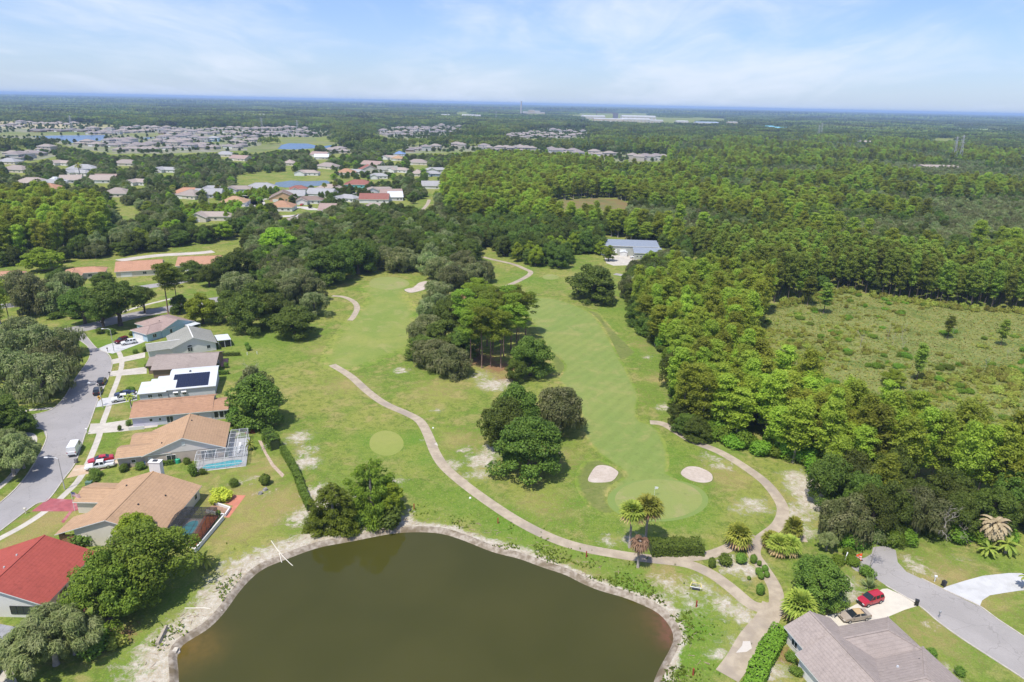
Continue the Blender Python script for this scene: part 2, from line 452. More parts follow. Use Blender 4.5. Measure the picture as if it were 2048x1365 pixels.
for a in [(1380, 990, 5, .9), (1400, 1020, 5, .9), (1385, 1045, 5, .8), (1345, 1050, 4, .7), (1345, 925, 5, .8), (1340, 900, 5, .8), (1360, 960, 4, .8), (1210, 1040, 5, .5), (1250, 1060, 5, .4)]: blob(3, 'p', *a)
def grass_colour(t, pos):
    nL = _noise(t, 0.035, 4, 0.6, 0.4, pos); nM = _noise(t, 0.16, 5, 0.65, 0.5, pos)
    nF = _noise(t, 4.0, 3, 0.7, 0.0, pos); nP = _noise(t, 0.55, 7, 0.78, 0.6, pos); nG = _noise(t, 1.7, 4, 0.75, 0.2, pos)
    c = _mix(t, _range(t, nL, 0.38, 0.62), (0.150, 0.228, 0.030), (0.268, 0.282, 0.062))
    c = _mix(t, _range(t, nM, 0.46, 0.66, 0, 0.75), c, (0.36, 0.29, 0.115))
    c = _mix(t, _range(t, nP, 0.45, 0.62, 0, 0.75), c, (0.090, 0.140, 0.020))
    return c, nM, nF, nP, nG
def ground_mat():
    m, t, p = _nodes('grass_ground')
    pos = _pos(t)
    at = t.nodes.new('ShaderNodeVertexColor'); at.layer_name = 'zone'
    sp = t.nodes.new('ShaderNodeSeparateColor'); t.links.new(at.outputs['Color'], sp.inputs[0])
    c, nM, nF, nP, nG = grass_colour(t, pos); nS = _noise(t, 0.9, 5, 0.7, 0.3, pos)
    lush = _m(t, 'MULTIPLY', at.outputs['Alpha'], _range(t, nM, 0.3, 0.6, 0.55, 1.0))
    c = _mix(t, lush, c, (0.105, 0.220, 0.018))
    def patch(v, gain, bias, amt=1.0):
        e = _m(t, 'ADD', _m(t, 'MULTIPLY', nP, 1.9), _m(t, 'MULTIPLY', nF, 0.5))
        return _m(t, 'MULTIPLY', _m(t, 'MULTIPLY', _m(t, 'ADD', _m(t, 'ADD', v, e), bias), gain, clamp=True), amt)
    c = _mix(t, patch(sp.outputs[2], 1.8, -1.45, 0.75), c, (0.36, 0.26, 0.115))
    mul = _mix(t, _range(t, nF, 0.3, 0.7), (0.20, 0.095, 0.045), (0.33, 0.19, 0.11))
    c = _mix(t, patch(sp.outputs[1], 2.6, -1.55), c, mul)
    snd = _mix(t, _range(t, nS, 0.35, 0.65), (0.58, 0.52, 0.44), (0.38, 0.30, 0.21))
    snd = _mix(t, _range(t, nF, 0.45, 0.7), snd, (0.64, 0.60, 0.54))
    c = _mix(t, patch(sp.outputs[0], 3.0, -1.60), c, snd)
    c = _mix(t, _range(t, nG, 0.52, 0.68, 0.0, 0.5), c, (0.36, 0.31, 0.14))
    c = _mix(t, _range(t, nF, 0.35, 0.70, 0.0, 0.45), c, tuple((0.07, 0.085, 0.02)))
    t.links.new(c, p.inputs['Base Color'])
    p.inputs['Roughness'].default_value = 0.9; p.inputs['Specular IOR Level'].default_value = 0.1
    _bump(t, p, _m(t, 'ADD', nF, nS), 0.6, 0.12)
    return m
gm = bpy.data.meshes.new('ground')
gm.from_pydata([(x, y, 0.0) for x, y in cva], [], [tuple(map(int, f)) for f in cfa])
ca = gm.color_attributes.new('zone', 'FLOAT_COLOR', 'POINT')
zone[np.hypot(cva[:, 0], cva[:, 1]) > 340] = 0
ca.data.foreach_set('color', zone.astype(np.float32).ravel())
gm.materials.append(ground_mat()); gm.update()
struct('ground', gm)

wet_m = None
# ---- pond banks and water
bank_m = surf('bank_sand', (0.36, 0.31, 0.25), (0.20, 0.16, 0.115), 1.1, 0.95, (0.15, 0.115, 0.07), 0.25, 0.6)
rings = [(2.02, 0.0), (1.0, -0.02), (0.8, -0.05), (0.6, -0.12), (0.4, -0.26), (0.22, -0.42), (0.05, -0.55), (-0.15, -0.68), (-2.5, -1.4)]
b = MB(); n = len(PR)
vv = []
for d, z in rings:
    q = pond_off(d)
    jit = (rng.normal(0, 0.03, n) + np.array([0.10*mnoise.noise((x*.5, y*.5, 2.)) + 0.10*mnoise.noise((x*.13, y*.13, 4.)) for x, y in q])) if 0.2 < d < 0.9 else np.zeros(n)
    vv += [(x, y, z + j) for (x, y), j in zip(q, jit)] if d < 2 else [(x, y, z) for x, y in HOLE]
b.add(vv, [(i*n+j, i*n+(j+1) % n, (i+1)*n+(j+1) % n, (i+1)*n+j) for i in range(len(rings)-1) for j in range(n)])
struct('pond_bank', b.mesh('pond_bank', bank_m, True))
def water_mat():
    m, t, p = _nodes('pond_water'); pos = _pos(t)
    at = t.nodes.new('ShaderNodeVertexColor'); at.layer_name = 'shallow'
    n = _noise(t, 0.05, 4, 0.5, 0.3, pos)
    c = _mix(t, _range(t, n, 0.3, 0.7), (0.046, 0.046, 0.009), (0.055, 0.053, 0.0115))
    sp = t.nodes.new('ShaderNodeSeparateColor'); t.links.new(at.outputs['Color'], sp.inputs[0])
    n2 = _noise(t, 0.7, 4, 0.6, 0.3, pos)
    c = _mix(t, _m(t, 'MULTIPLY', sp.outputs[0], _range(t, n2, 0.2, 0.7, 0.5, 1)), c, (0.14, 0.09, 0.02))
    c = _mix(t, _m(t, 'MULTIPLY', sp.outputs[1], _range(t, n2, 0.3, 0.6, 0.4, 1)), c, (0.16, 0.07, 0.045))
    t.links.new(c, p.inputs['Base Color'])
    p.inputs['Roughness'].default_value = 0.03; p.inputs['IOR'].default_value = 1.33
    w = _m(t, 'ADD', _noise(t, 1.6, 3, 0.5, 0.0, pos), _m(t, 'MULTIPLY', _noise(t, 0.25, 3, 0.5, 0.3, pos), 2.0)); _bump(t, p, w, 0.10, 0.06)
    return m
wp = resample([tuple(q) for q in pond_off(0.3)], 2.0)
wg = np.c_[[a.ravel() for a in np.meshgrid(np.arange(-60, 40, 2.0), np.arange(50, 125, 2.0))]].T
wg = wg[inpoly(wg[:, 0], wg[:, 1], wp.tolist())]; wg = wg[dist_to(wg, wp) > 0.8]
nw = len(wp)
v2, _e, f2, *_ = geometry.delaunay_2d_cdt([Vector(q) for q in np.r_[wp, wg]], [(i, (i+1) % nw) for i in range(nw)], [], 1, 1e-4)
wm = bpy.data.meshes.new('pond')
wm.from_pydata([(v.x, v.y, WZ) for v in v2], [], [tuple(f) for f in f2])
wv = np.array([tuple(v) for v in v2]); sh = np.zeros((len(wv), 4)); sh[:, 3] = 1
for k, x, y, r_, s, chn in [('z2', 1120, 1150, 4.0, .9, 0), ('z2', 1220, 1180, 2.2, .8, 0), ('z2', 1060, 1260, 3, .5, 0), ('z4', 830, 1020, 2.2, 1, 1), ('z4', 850, 1090, 2.2, 1, 1), ('z4', 800, 990, 2, .8, 1), ('z4', 845, 1130, 2, .8, 1), ('z4', 730, 1010, 5, .25, 0)]:
    c0 = G(k, x, y, WZ); d = np.hypot(wv[:, 0]-c0[0], wv[:, 1]-c0[1])/r_
    sh[:, chn] = np.maximum(sh[:, chn], s*np.exp(-d*d))
ca = wm.color_attributes.new('shallow', 'FLOAT_COLOR', 'POINT'); ca.data.foreach_set('color', sh.astype(np.float32).ravel())
wm.materials.append(water_mat()); wm.update(); wm.flip_normals() if wm.polygons[0].normal.z < 0 else None
struct('pond', wm)

# ---- golf course surfaces
def turf(name, c1, c2, c3=None, stripes=None, amt=0.25):
    m, t, p = _nodes(name); pos = _pos(t)
    nL = _noise(t, 0.05, 4, 0.6, 0.4, pos); nS = _noise(t, 0.8, 5, 0.7, 0.3, pos); nF = _noise(t, 4, 3, 0.7, 0, pos)
    c = _mix(t, _range(t, nL, 0.35, 0.68), c1, c2)
    if stripes:
        mp = t.nodes.new('ShaderNodeMapping'); mp.inputs['Rotation'].default_value = (0, 0, stripes[0]); t.links.new(pos, mp.inputs[0])
        wv_ = t.nodes.new('ShaderNodeTexWave'); wv_.inputs['Scale'].default_value = stripes[1]; wv_.inputs['Distortion'].default_value = 1.6; wv_.inputs['Detail Scale'].default_value = 0.6
        t.links.new(mp.outputs[0], wv_.inputs[0])
        c = _mix(t, _m(t, 'MULTIPLY', _range(t, wv_.outputs['Fac'], 0.3, 0.7), stripes[2]), c, tuple(x*0.72 for x in c1))
    if c3: c = _mix(t, _range(t, _noise(t, 0.11, 6, 0.72, 0.6, pos), 0.48, 0.68, 0, 0.8), c, c3)
    if c3: c = _mix(t, _range(t, _noise(t, 0.35, 6, 0.75, 0.8, pos), 0.56, 0.70, 0, 0.5), c, tuple(x*0.62 for x in c1))
    c = _mix(t, _range(t, nS, 0.4, 0.75, 0, amt), c, tuple(x*0.55 for x in c1))
    c = _mix(t, _range(t, nF, 0.4, 0.75, 0, 0.12), c, (0.05, 0.06, 0.02))
    t.links.new(c, p.inputs['Base Color']); p.inputs['Roughness'].default_value = 0.85; p.inputs['Specular IOR Level'].default_value = 0.12
    _bump(t, p, nS, 0.25, 0.06)
    MATS[name] = m; return m
fair_m = turf('fairway_turf', (0.185, 0.248, 0.062), (0.225, 0.265, 0.072), (0.280, 0.275, 0.095), (R(32), 0.085, 0.20))
fair2_m = turf('old_fairway_turf', (0.180, 0.240, 0.050), (0.245, 0.268, 0.068), (0.29, 0.28, 0.10))
green_m = turf('green_turf', (0.225, 0.265, 0.078), (0.255, 0.268, 0.088), (0.30, 0.268, 0.125), None, 0.12)
collar_m = turf('collar_turf', (0.180, 0.245, 0.066), (0.200, 0.25, 0.07), None, None, 0.12)
rough_m = turf('deep_rough_turf', (0.135, 0.172, 0.040), (0.175, 0.195, 0.055), (0.23, 0.22, 0.08), None, 0.45)
def soft_sheet(name, poly, z, mat, wid):
    """turf that thins out over its last metres into the grass around"""
    q = resample(smooth_closed(poly, 5), 1.2); n_ = len(q)
    tg = np.roll(q, -2, 0) - np.roll(q, 2, 0); tg /= np.linalg.norm(tg, axis=1)[:, None]+1e-9; nr = np.c_[tg[:, 1], -tg[:, 0]]
    ar = np.sum(q[:, 0]*np.roll(q[:, 1], -1) - np.roll(q[:, 0], -1)*q[:, 1]); nr = nr if ar > 0 else -nr
    o_, i_ = q + nr*wid*0.5, q - nr*wid*0.5
    pts = [Vector((x, y, z)) for x, y in o_] + [Vector((x, y, z)) for x, y in i_]
    tri = geometry.tessellate_polygon([pts[n_:]]); f = []
    for t in tri:
        t = tuple(k+n_ for k in t); a, c, d = (pts[k] for k in t); f.append(t if (c-a).cross(d-a).z > 0 else t[::-1])
    f += [(k, (k+1) % n_, n_+(k+1) % n_, n_+k) if ar > 0 else (n_+k, n_+(k+1) % n_, (k+1) % n_, k) for k in range(n_)]
    b = MB(); b.add(pts, f); me = b.mesh(name, soft_mat(mat))
    ca_ = me.color_attributes.new('edge', 'FLOAT_COLOR', 'POINT'); e = np.ones((2*n_, 4)); e[:n_, :3] = 0; ca_.data.foreach_set('color', e.astype(np.float32).ravel())
    return struct(name, me)
def soft_mat(mat):
    if 'soft_done' in mat: return mat
    mat['soft_done'] = 1; t = mat.node_tree; p = t.nodes['Principled BSDF']; at = t.nodes.new('ShaderNodeVertexColor'); at.layer_name = 'edge'
    sp = t.nodes.new('ShaderNodeSeparateColor'); t.links.new(at.outputs['Color'], sp.inputs[0]); n_ = _noise(t, 0.8, 4, 0.7, 0.4, _pos(t))
    e = _range(t, _m(t, 'ADD', sp.outputs[0], _m(t, 'MULTIPLY', _m(t, 'SUBTRACT', n_, 0.5), 0.9)), 0.15, 0.85)
    g0 = grass_colour(t, _pos(t))[0]; src = p.inputs['Base Color'].links[0].from_socket
    t.links.new(_mix(t, e, g0, src), p.inputs['Base Color'])
    return mat
FW = GL('z6', [(720, 345), (780, 322), (880, 322), (980, 350), (1070, 390), (1120, 430), (1160, 490), (1200, 560), (1240, 640), (1280, 710), (1310, 770), (1345, 850), (1335, 930), (1350, 985), (1430, 1020), (1475, 1080), (1500, 1160)])
FW += GL('z4', [(822, 130), (812, 172), (835, 205), (870, 225), (840, 300), (700, 310), (560, 280), (540, 252), (590, 222), (607, 200), (588, 168), (530, 130), (450, 70)])
FW += GL('z6', [(1140, 1150), (1080, 1080), (1060, 1000), (1045, 920), (1000, 840), (930, 765), (945, 735), (965, 690), (930, 640), (880, 605), (850, 560), (815, 500), (790, 450), (740, 400)])
soft_sheet('fairway', FW, 0.008, fair_m, 1.6)
soft_sheet('rough', GL('z4', [(450, 120), (540, 170), (580, 200), (560, 235), (500, 262), (470, 300), (480, 350), (520, 400), (480, 410), (400, 370), (350, 290), (330, 220), (360, 150), (400, 120)]), 0.004, rough_m, 1.8)
soft_sheet('rough', GL('z6', [(1060, 385), (1130, 400), (1180, 460), (1250, 530), (1310, 590), (1330, 620), (1250, 650), (1210, 560), (1170, 480), (1120, 420)]), 0.004, rough_m, 1.8)
soft_sheet('rough', GL('z6', [(885, 600), (930, 625), (972, 690), (950, 745), (925, 735), (900, 690), (890, 640)]), 0.004, rough_m, 1.8)
sheet('green_collar', ellipse('z4', 776, 340, 285, 121, 40), 0.012, collar_m)
sheet('putting_green', ellipse('z4', 778, 335, 246, 112, 40, 0.01), 0.016, green_m)
soft_sheet('fairway', GL('p', [(738, 572), (748, 600), (722, 625), (694, 660), (668, 700), (665, 728), (700, 735), (760, 712), (812, 690), (822, 650), (815, 612), (800, 590), (812, 565)]), 0.008, fair2_m, 7.0)
sheet('putting_green', ellipse('a5', 790, 833, 180, 58, 32, 0.03), 0.016, green_m)
sheet('tee_box', ellipse('z3', 1135, 365, 117, 86, 32, 0.02), 0.016, turf('tee_turf', (0.235, 0.27, 0.065), (0.27, 0.28, 0.08), None, None, 0.15))
sheet('tee_box', ellipse('a6', 785, 655, 80, 26, 24, 0.03), 0.010, green_m)
bunk_m = surf('bunker_sand', (0.47, 0.395, 0.33), (0.41, 0.34, 0.28), 1.5, 0.95, (0.52, 0.45, 0.39), 0.3, 0.4)
lip_m = turf('bunker_lip_turf', (0.135, 0.172, 0.040), (0.175, 0.195, 0.055), None, None, 0.3)
def bunker(pts):
    poly = smooth_closed(pts, 5); c0 = np.mean(poly, 0)
    bb = MB(); n_ = len(poly); v_ = []
    for s_, z_ in ((1.06, 0.006), (1.0, 0.10), (0.9, 0.05), (0.55, 0.03)):
        v_ += [(c0[0]+(x-c0[0])*s_, c0[1]+(y-c0[1])*s_, z_) for x, y in poly]
    f_ = [(i*n_+j, i*n_+(j+1) % n_, (i+1)*n_+(j+1) % n_, (i+1)*n_+j) for i in range(3) for j in range(n_)] + [tuple(3*n_+j for j in range(n_))]
    bb.add(v_, f_[:n_], 1); bb.f += [tuple(q) for q in f_[n_:]]; bb.mi += [0]*(len(f_)-n_)
    struct('bunker', bb.mesh('bunker', [bunk_m, lip_m]))
bunker(GL('z4', [(385, 235), (398, 190), (435, 148), (500, 150), (550, 180), (545, 205), (515, 235), (450, 243)]))
bunker(GL('z4', [(905, 190), (940, 155), (1000, 155), (1060, 180), (1083, 205), (1075, 235), (1020, 243), (950, 225)]))
bunker(GL('a5', [(930, 895), (960, 880), (1010, 870), (1060, 830), (1130, 815), (1190, 830), (1175, 860), (1120, 885), (1060, 905), (980, 918)]))

# ---- cart paths
path_m = surf('path_concrete', (0.42, 0.35, 0.26), (0.33, 0.27, 0.20), 0.5, 0.9, (0.30, 0.25, 0.20), 0.12, 0.2)
PATHS = [
    (GL('p', [(664, 730), (700, 752), (735, 783), (770, 808), (815, 828), (840, 843), (855, 868), (870, 905), (890, 935), (930, 970), (985, 1010), (1040, 1045), (1100, 1075), (1160, 1095), (1240, 1110), (1300, 1118), (1370, 1127), (1420, 1147), (1460, 1175), (1500, 1208), (1530, 1217), (1558, 1212)]), 2.5, 0.020),
    (GL('p', [(1300, 845), (1330, 850), (1380, 880), (1440, 905), (1490, 935), (1530, 965), (1558, 1000), (1566, 1025), (1555, 1052), (1530, 1072), (1512, 1088), (1508, 1108), (1520, 1128), (1540, 1158), (1552, 1185), (1553, 1225)]), 2.5, 0.024),
    (GL('z4', [(860, 668), (1000, 658), (1100, 638), (1170, 610), (1290, 560), (1330, 545)]), 2.3, 0.028),
    (GL('z4', [(1480, 420), (1520, 450), (1555, 500), (1595, 575)]), 1.8, 0.032),
    (GL('z4', [(1425, 930), (1390, 1010), (1300, 1120), (1230, 1240), (1165, 1330)]), 3.6, 0.036),
    (GL('a6', [(100, 455), (220, 485), (420, 530), (530, 575), (590, 605), (570, 640), (480, 690), (350, 750), (265, 800), (240, 845), (270, 895), (310, 940)]), 2.6, 0.020),
    (GL('z8', [(1790, 680), (1850, 685), (1905, 710), (1925, 745), (1905, 790), (1885, 812)]), 2.3, 0.020),
    (GL('a2', [(1160, 955), (1230, 930), (1270, 905), (1300, 870), (1310, 840)]), 3.0, 0.03),
]
for pts, w_, z_ in PATHS: strip('cart_path', pts, w_, z_, path_m)
pale_m = surf('pale_concrete', (0.55, 0.51, 0.45), (0.48, 0.44, 0.39), 0.6, 0.9, (0.52, 0.47, 0.42), 0.2)
sheet('path_patch', GL('z4', [(1255, 1135), (1295, 1135), (1305, 1175), (1275, 1195), (1215, 1200), (1250, 1160)]), 0.042, pale_m)
sheet('path_patch', GL('z3', [(1462, 372), (1478, 360), (1490, 384)]), 0.030, pale_m)

# ---- streets, kerbs, pavements and drives
def road_mat(name, c1, c2):
    m, t, p = _nodes(name); pos = _pos(t)
    n1_ = _noise(t, 0.12, 4, 0.6, 0.3, pos); n2_ = _noise(t, 2.5, 4, 0.7, 0.0, pos); n3_ = _noise(t, 0.5, 5, 0.7, 0.8, pos)
    c = _mix(t, _range(t, n1_, 0.3, 0.7), c1, c2); c = _mix(t, _range(t, n2_, 0.4, 0.7, 0, 0.3), c, tuple(x*0.75 for x in c1)); c = _mix(t, _range(t, n3_, 0.58, 0.72, 0, 0.35), c, tuple(x*0.72 for x in c2))
    vo = t.nodes.new('ShaderNodeTexVoronoi'); vo.feature = 'DISTANCE_TO_EDGE'; vo.inputs['Scale'].default_value = 0.16
    wp_ = t.nodes.new('ShaderNodeVectorMath'); wp_.operation = 'ADD'; nn_ = t.nodes.new('ShaderNodeTexNoise'); nn_.inputs['Scale'].default_value = 0.6; t.links.new(pos, nn_.inputs['Vector']); sc_ = t.nodes.new('ShaderNodeVectorMath'); sc_.operation = 'SCALE'; sc_.inputs['Scale'].default_value = 2.0; t.links.new(nn_.outputs['Color'], sc_.inputs[0]); t.links.new(pos, wp_.inputs[0]); t.links.new(sc_.outputs[0], wp_.inputs[1]); t.links.new(wp_.outputs[0], vo.inputs['Vector'])
    c = _mix(t, _range(t, vo.outputs['Distance'], 0.002, 0.010, 0.28, 0.0), c, (0.11, 0.10, 0.09))
    t.links.new(c, p.inputs['Base Color']); p.inputs['Roughness'].default_value = 0.9; p.inputs['Specular IOR Level'].default_value = 0.2; MATS[name] = m; return m
asph_m = road_mat('asphalt', (0.33, 0.31, 0.305), (0.285, 0.27, 0.265))
asph2_m = road_mat('worn_asphalt', (0.35, 0.325, 0.31), (0.295, 0.275, 0.26))
kerb_m = surf('kerb_concrete', (0.50, 0.46, 0.40), (0.40, 0.36, 0.32), 1.2, 0.9)
conc_m = surf('concrete', (0.52, 0.48, 0.41), (0.44, 0.40, 0.35), 0.7, 0.9, (0.42, 0.38, 0.33), 0.25)
white_conc_m = surf('white_concrete', (0.52, 0.515, 0.51), (0.46, 0.455, 0.45), 0.5, 0.9, (0.41, 0.405, 0.40), 0.2)
RL = GL('z1', [(-20, 1400), (130, 1260), (230, 1110), (288, 985), (268, 932), (175, 915)])
RU = GL('z1', [(130, 852), (250, 828), (330, 800), (400, 728), (470, 610), (545, 505), (560, 455), (540, 410), (470, 360)])
RR = GL('z1', [(300, 1365), (400, 1230), (470, 1130), (530, 955), (560, 880), (610, 740), (640, 680), (690, 560), (692, 500), (660, 450), (600, 425), (520, 330)])
RRp = GL('p', [(-100, 1140), (0, 1063), (70, 1010)])
sheet('road', GL('p', [(-150, 1120)]) + RL + GL('p', [(-60, 860)]) + GL('p', [(-60, 845)]) + RU + RR[::-1] + RRp[::-1], 0.004, asph_m)
kerb(GL('p', [(-120, 1090)]) + RL, kerb_m); kerb(RU, kerb_m); kerb(RRp + RR, kerb_m)
CS = GL('z8', [(-200, 930), (80, 905), (250, 890), (430, 858), (560, 828), (700, 790), (850, 762), (950, 742), (1100, 712), (1250, 690)])
strip('road', CS, 8.0, 0.012, asph_m)
_l, _rr = offset_line(smooth_open(CS, 4), 8.3); kerb([tuple(q) for q in _rr[16:]], kerb_m, sm=1); kerb([tuple(q) for q in _l], kerb_m, sm=1)
strip('sidewalk', GL('z8', [(650, 770), (760, 735), (900, 700), (980, 680)]), 1.6, 0.012, conc_m)
strip('road', GL('z8', [(-100, 745), (200, 715), (500, 670), (900, 615), (990, 598)]), 7.0, 0.012, asph_m)
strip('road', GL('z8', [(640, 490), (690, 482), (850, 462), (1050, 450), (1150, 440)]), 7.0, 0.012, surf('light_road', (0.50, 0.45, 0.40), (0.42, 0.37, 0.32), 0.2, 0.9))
strip('sidewalk', GL('z2', [(-60, 555), (0, 520), (130, 450), (260, 365), (380, 262), (480, 150)]) + GL('z1', [(600, 1010), (640, 880), (670, 800), (690, 725), (730, 620), (755, 530), (750, 480), (735, 445)]), 1.4, 0.012, conc_m, 4)
strip('sidewalk', GL('z1', [(120, 818), (220, 805), (330, 797)]), 1.4, 0.012, conc_m)
strip('sidewalk', GL('z1', [(205, 1020), (210, 985), (190, 960), (140, 955)]), 1.4, 0.012, conc_m)
strip('sidewalk', GL('z1', [(-20, 1300), (60, 1230), (110, 1170)]), 1.4, 0.012, conc_m)
dirt_m = surf('dirt_drive', (0.50, 0.36, 0.24), (0.42, 0.32, 0.22), 0.6, 0.95, (0.55, 0.46, 0.36), 0.3)
red_m = surf('red_paving', (0.36, 0.10, 0.11), (0.29, 0.08, 0.09), 0.8, 0.8, (0.40, 0.16, 0.17), 0.3)
sheet('driveway', GL('z1', [(598, 432), (660, 405), (760, 372), (840, 358), (905, 380), (880, 392), (760, 437), (700, 458), (660, 452)]), 0.020, white_conc_m)
sheet('driveway', GL('z1', [(695, 495), (900, 450), (900, 482), (693, 525)]), 0.020, conc_m)
sheet('driveway', GL('z1', [(688, 568), (910, 540), (910, 582), (680, 600)]), 0.020, conc_m)
sheet('driveway', GL('z1', [(636, 735), (700, 728), (850, 690), (850, 745), (695, 775), (595, 792), (608, 755)]), 0.020, white_conc_m)
sheet('driveway', GL('z1', [(562, 893), (650, 890), (800, 868), (830, 910), (985, 895), (975, 912), (770, 940), (545, 958)]), 0.020, conc_m)
sheet('driveway', GL('z1', [(470, 1150), (540, 1150), (720, 1100), (735, 1140), (600, 1195), (500, 1212), (412, 1232)]), 0.020, dirt_m)
sheet('driveway', GL('z2', [(285, 285), (470, 295), (490, 325), (475, 350), (425, 362), (375, 430), (358, 425), (408, 362), (185, 362)]), 0.020, red_m)
sheet('driveway', GL('z2', [(300, 965), (500, 820), (515, 930), (480, 985), (390, 970)]), 0.020, red_m)
sheet('patio', GL('z2', [(-40, 1330), (60, 1255), (115, 1400), (-40, 1420)]), 0.020, conc_m)
RS = GL('z5', [(478, 690), (500, 650), (560, 632), (597, 610), (605, 572), (680, 563), (738, 590), (750, 660), (800, 715), (890, 758), (1010, 818), (1230, 920), (1340, 1000), (1491, 1100), (1640, 1210), (1640, 1480), (1491, 1345), (1300, 1220), (1130, 1110), (990, 1010), (870, 910), (700, 810), (590, 735), (505, 712)])
sheet('road', RS, 0.004, asph2_m)
kerb(GL('z5', [(890, 756), (1010, 816), (1120, 866), (1230, 918), (1340, 998), (1491, 1098), (1640, 1208)]), kerb_m)
kerb(GL('z5', [(680, 797), (870, 912), (990, 1012), (1130, 1112), (1300, 1222), (1491, 1347), (1600, 1430)]), kerb_m)
sheet('driveway', GL('z5', [(1015, 815), (1035, 803), (1140, 770), (1250, 740), (1400, 724), (1560, 724), (1560, 820), (1460, 828), (1380, 840), (1290, 855), (1245, 885), (1232, 918)]), 0.020, white_conc_m)
sheet('driveway', GL('z5', [(235, 990), (400, 960), (520, 900), (660, 817), (690, 815), (866, 893), (862, 918), (790, 940), (660, 995), (400, 1100), (300, 1090), (260, 1010)]), 0.020, surf('cream_concrete', (0.58, 0.53, 0.44), (0.52, 0.475, 0.40), 0.5, 0.9))
# service yard by the metal building and nearby drives
sheet('yard', GL('a6', [(1300, 440), (1410, 400), (1600, 440), (1700, 470), (1560, 500), (1580, 540), (1400, 545), (1330, 520)]), 0.012, conc_m)
strip('driveway', GL('a6', [(1410, 625), (1500, 640), (1600, 650)]), 4.0, 0.012, asph2_m)
strip('road', GL('a6', [(-250, 320), (80, 328), (240, 334), (420, 345)]), 6.0, 0.012, white_conc_m)
# streets of the neighbourhood beyond the course
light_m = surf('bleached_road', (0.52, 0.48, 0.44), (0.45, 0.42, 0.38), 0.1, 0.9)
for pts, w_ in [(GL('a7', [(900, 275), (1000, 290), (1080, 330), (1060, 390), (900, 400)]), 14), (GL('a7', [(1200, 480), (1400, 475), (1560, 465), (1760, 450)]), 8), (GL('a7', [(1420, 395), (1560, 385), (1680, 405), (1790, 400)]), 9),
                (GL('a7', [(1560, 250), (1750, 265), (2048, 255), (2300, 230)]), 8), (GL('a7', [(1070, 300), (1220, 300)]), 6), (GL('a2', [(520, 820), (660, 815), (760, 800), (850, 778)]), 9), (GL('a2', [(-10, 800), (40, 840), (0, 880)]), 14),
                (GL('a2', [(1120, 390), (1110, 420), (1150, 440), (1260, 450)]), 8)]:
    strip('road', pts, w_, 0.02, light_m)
# open ground seen far off
marsh_poly = GL('z7', [(560, 460), (620, 395), (760, 375), (900, 330), (1020, 345), (1170, 370), (1400, 398), (1620, 425), (1900, 435), (2100, 450)]) + [(280, 230), (215, 130), (150, 118), (110, 138), (92, 152), (84, 166), (72, 205)]
marsh_m = surf('marsh_ground', (0.150, 0.190, 0.040), (0.215, 0.215, 0.068), 0.35, 0.95, (0.11, 0.155, 0.030), 0.09, 0.5)
sheet('marsh', marsh_poly, 0.02, marsh_m)
MARSH2 = GL('a3', [(300, 800), (420, 775), (560, 765), (700, 755), (870, 765), (960, 800), (940, 830), (830, 850), (600, 850), (380, 840)])
sheet('marsh', MARSH2, 0.02, surf('brown_marsh_ground', (0.19, 0.135, 0.055), (0.17, 0.16, 0.05), 0.08, 0.95, (0.11, 0.12, 0.04), 0.03))
lake_m = surf('lake_water', (0.06, 0.11, 0.20), (0.07, 0.13, 0.23), 0.01, 0.25)
LAKES = [GL('a1', [(240, 447), (420, 440), (840, 436), (830, 455), (790, 482), (640, 490), (560, 497), (480, 478), (380, 468)]), GL('a1', [(1120, 458), (1190, 452), (1220, 458), (1150, 470)]),
         GL('a2', [(200, 470), (230, 440), (280, 428), (420, 430), (490, 445), (470, 465), (330, 474)]), GL('a2', [(530, 450), (600, 440), (620, 455), (560, 465)]),
         GL('a2', [(170, 740), (190, 715), (300, 700), (420, 705), (560, 700), (590, 715), (560, 735), (420, 745), (260, 752)])]
for i, l in enumerate(LAKES): sheet('lake', l, 0.05, lake_m if i < 4 else surf('dark_lake_water', (0.05, 0.065, 0.06), (0.06, 0.08, 0.08), 0.02, 0.15))
field_m = surf('far_meadow', (0.15, 0.18, 0.05), (0.20, 0.20, 0.075), 0.02, 0.95, (0.12, 0.16, 0.035), 0.006)
sandy_m = surf('sandy_lots', (0.42, 0.35, 0.22), (0.34, 0.30, 0.16), 0.012, 0.95, (0.24, 0.25, 0.09), 0.006)
MEADOWS = [GL('a1', [(-300, 420), (200, 415), (850, 405), (1000, 420), (1340, 432), (1300, 455), (1100, 445), (850, 430), (420, 437), (230, 445), (-300, 450)]), GL('a2', [(200, 400), (330, 395), (470, 385), (490, 410), (740, 430), (700, 445), (500, 430), (260, 428)]),
           GL('a2', [(-20, 460), (90, 440), (210, 425), (250, 435), (190, 470), (90, 490), (-20, 500)])]
for l in MEADOWS: sheet('meadow', l, 0.03, field_m)
LOTS = [GL('a1', [(-300, 325), (120, 330), (600, 345), (900, 362), (900, 382), (600, 375), (240, 385), (-300, 375)])]
for l in LOTS: sheet('meadow', l, 0.04, sandy_m)
FARGRASS = [GL('a4', [(1230, 215), (1600, 212), (2048, 225), (2200, 235), (2048, 240), (1500, 230)]), GL('a1', [(1740, 268), (1960, 262), (2048, 255), (2048, 262), (1900, 275), (1760, 280)])]
for l in FARGRASS: sheet('meadow', l, 0.5, surf('pale_meadow', (0.30, 0.36, 0.14), (0.27, 0.32, 0.12), 0.01, 0.95))

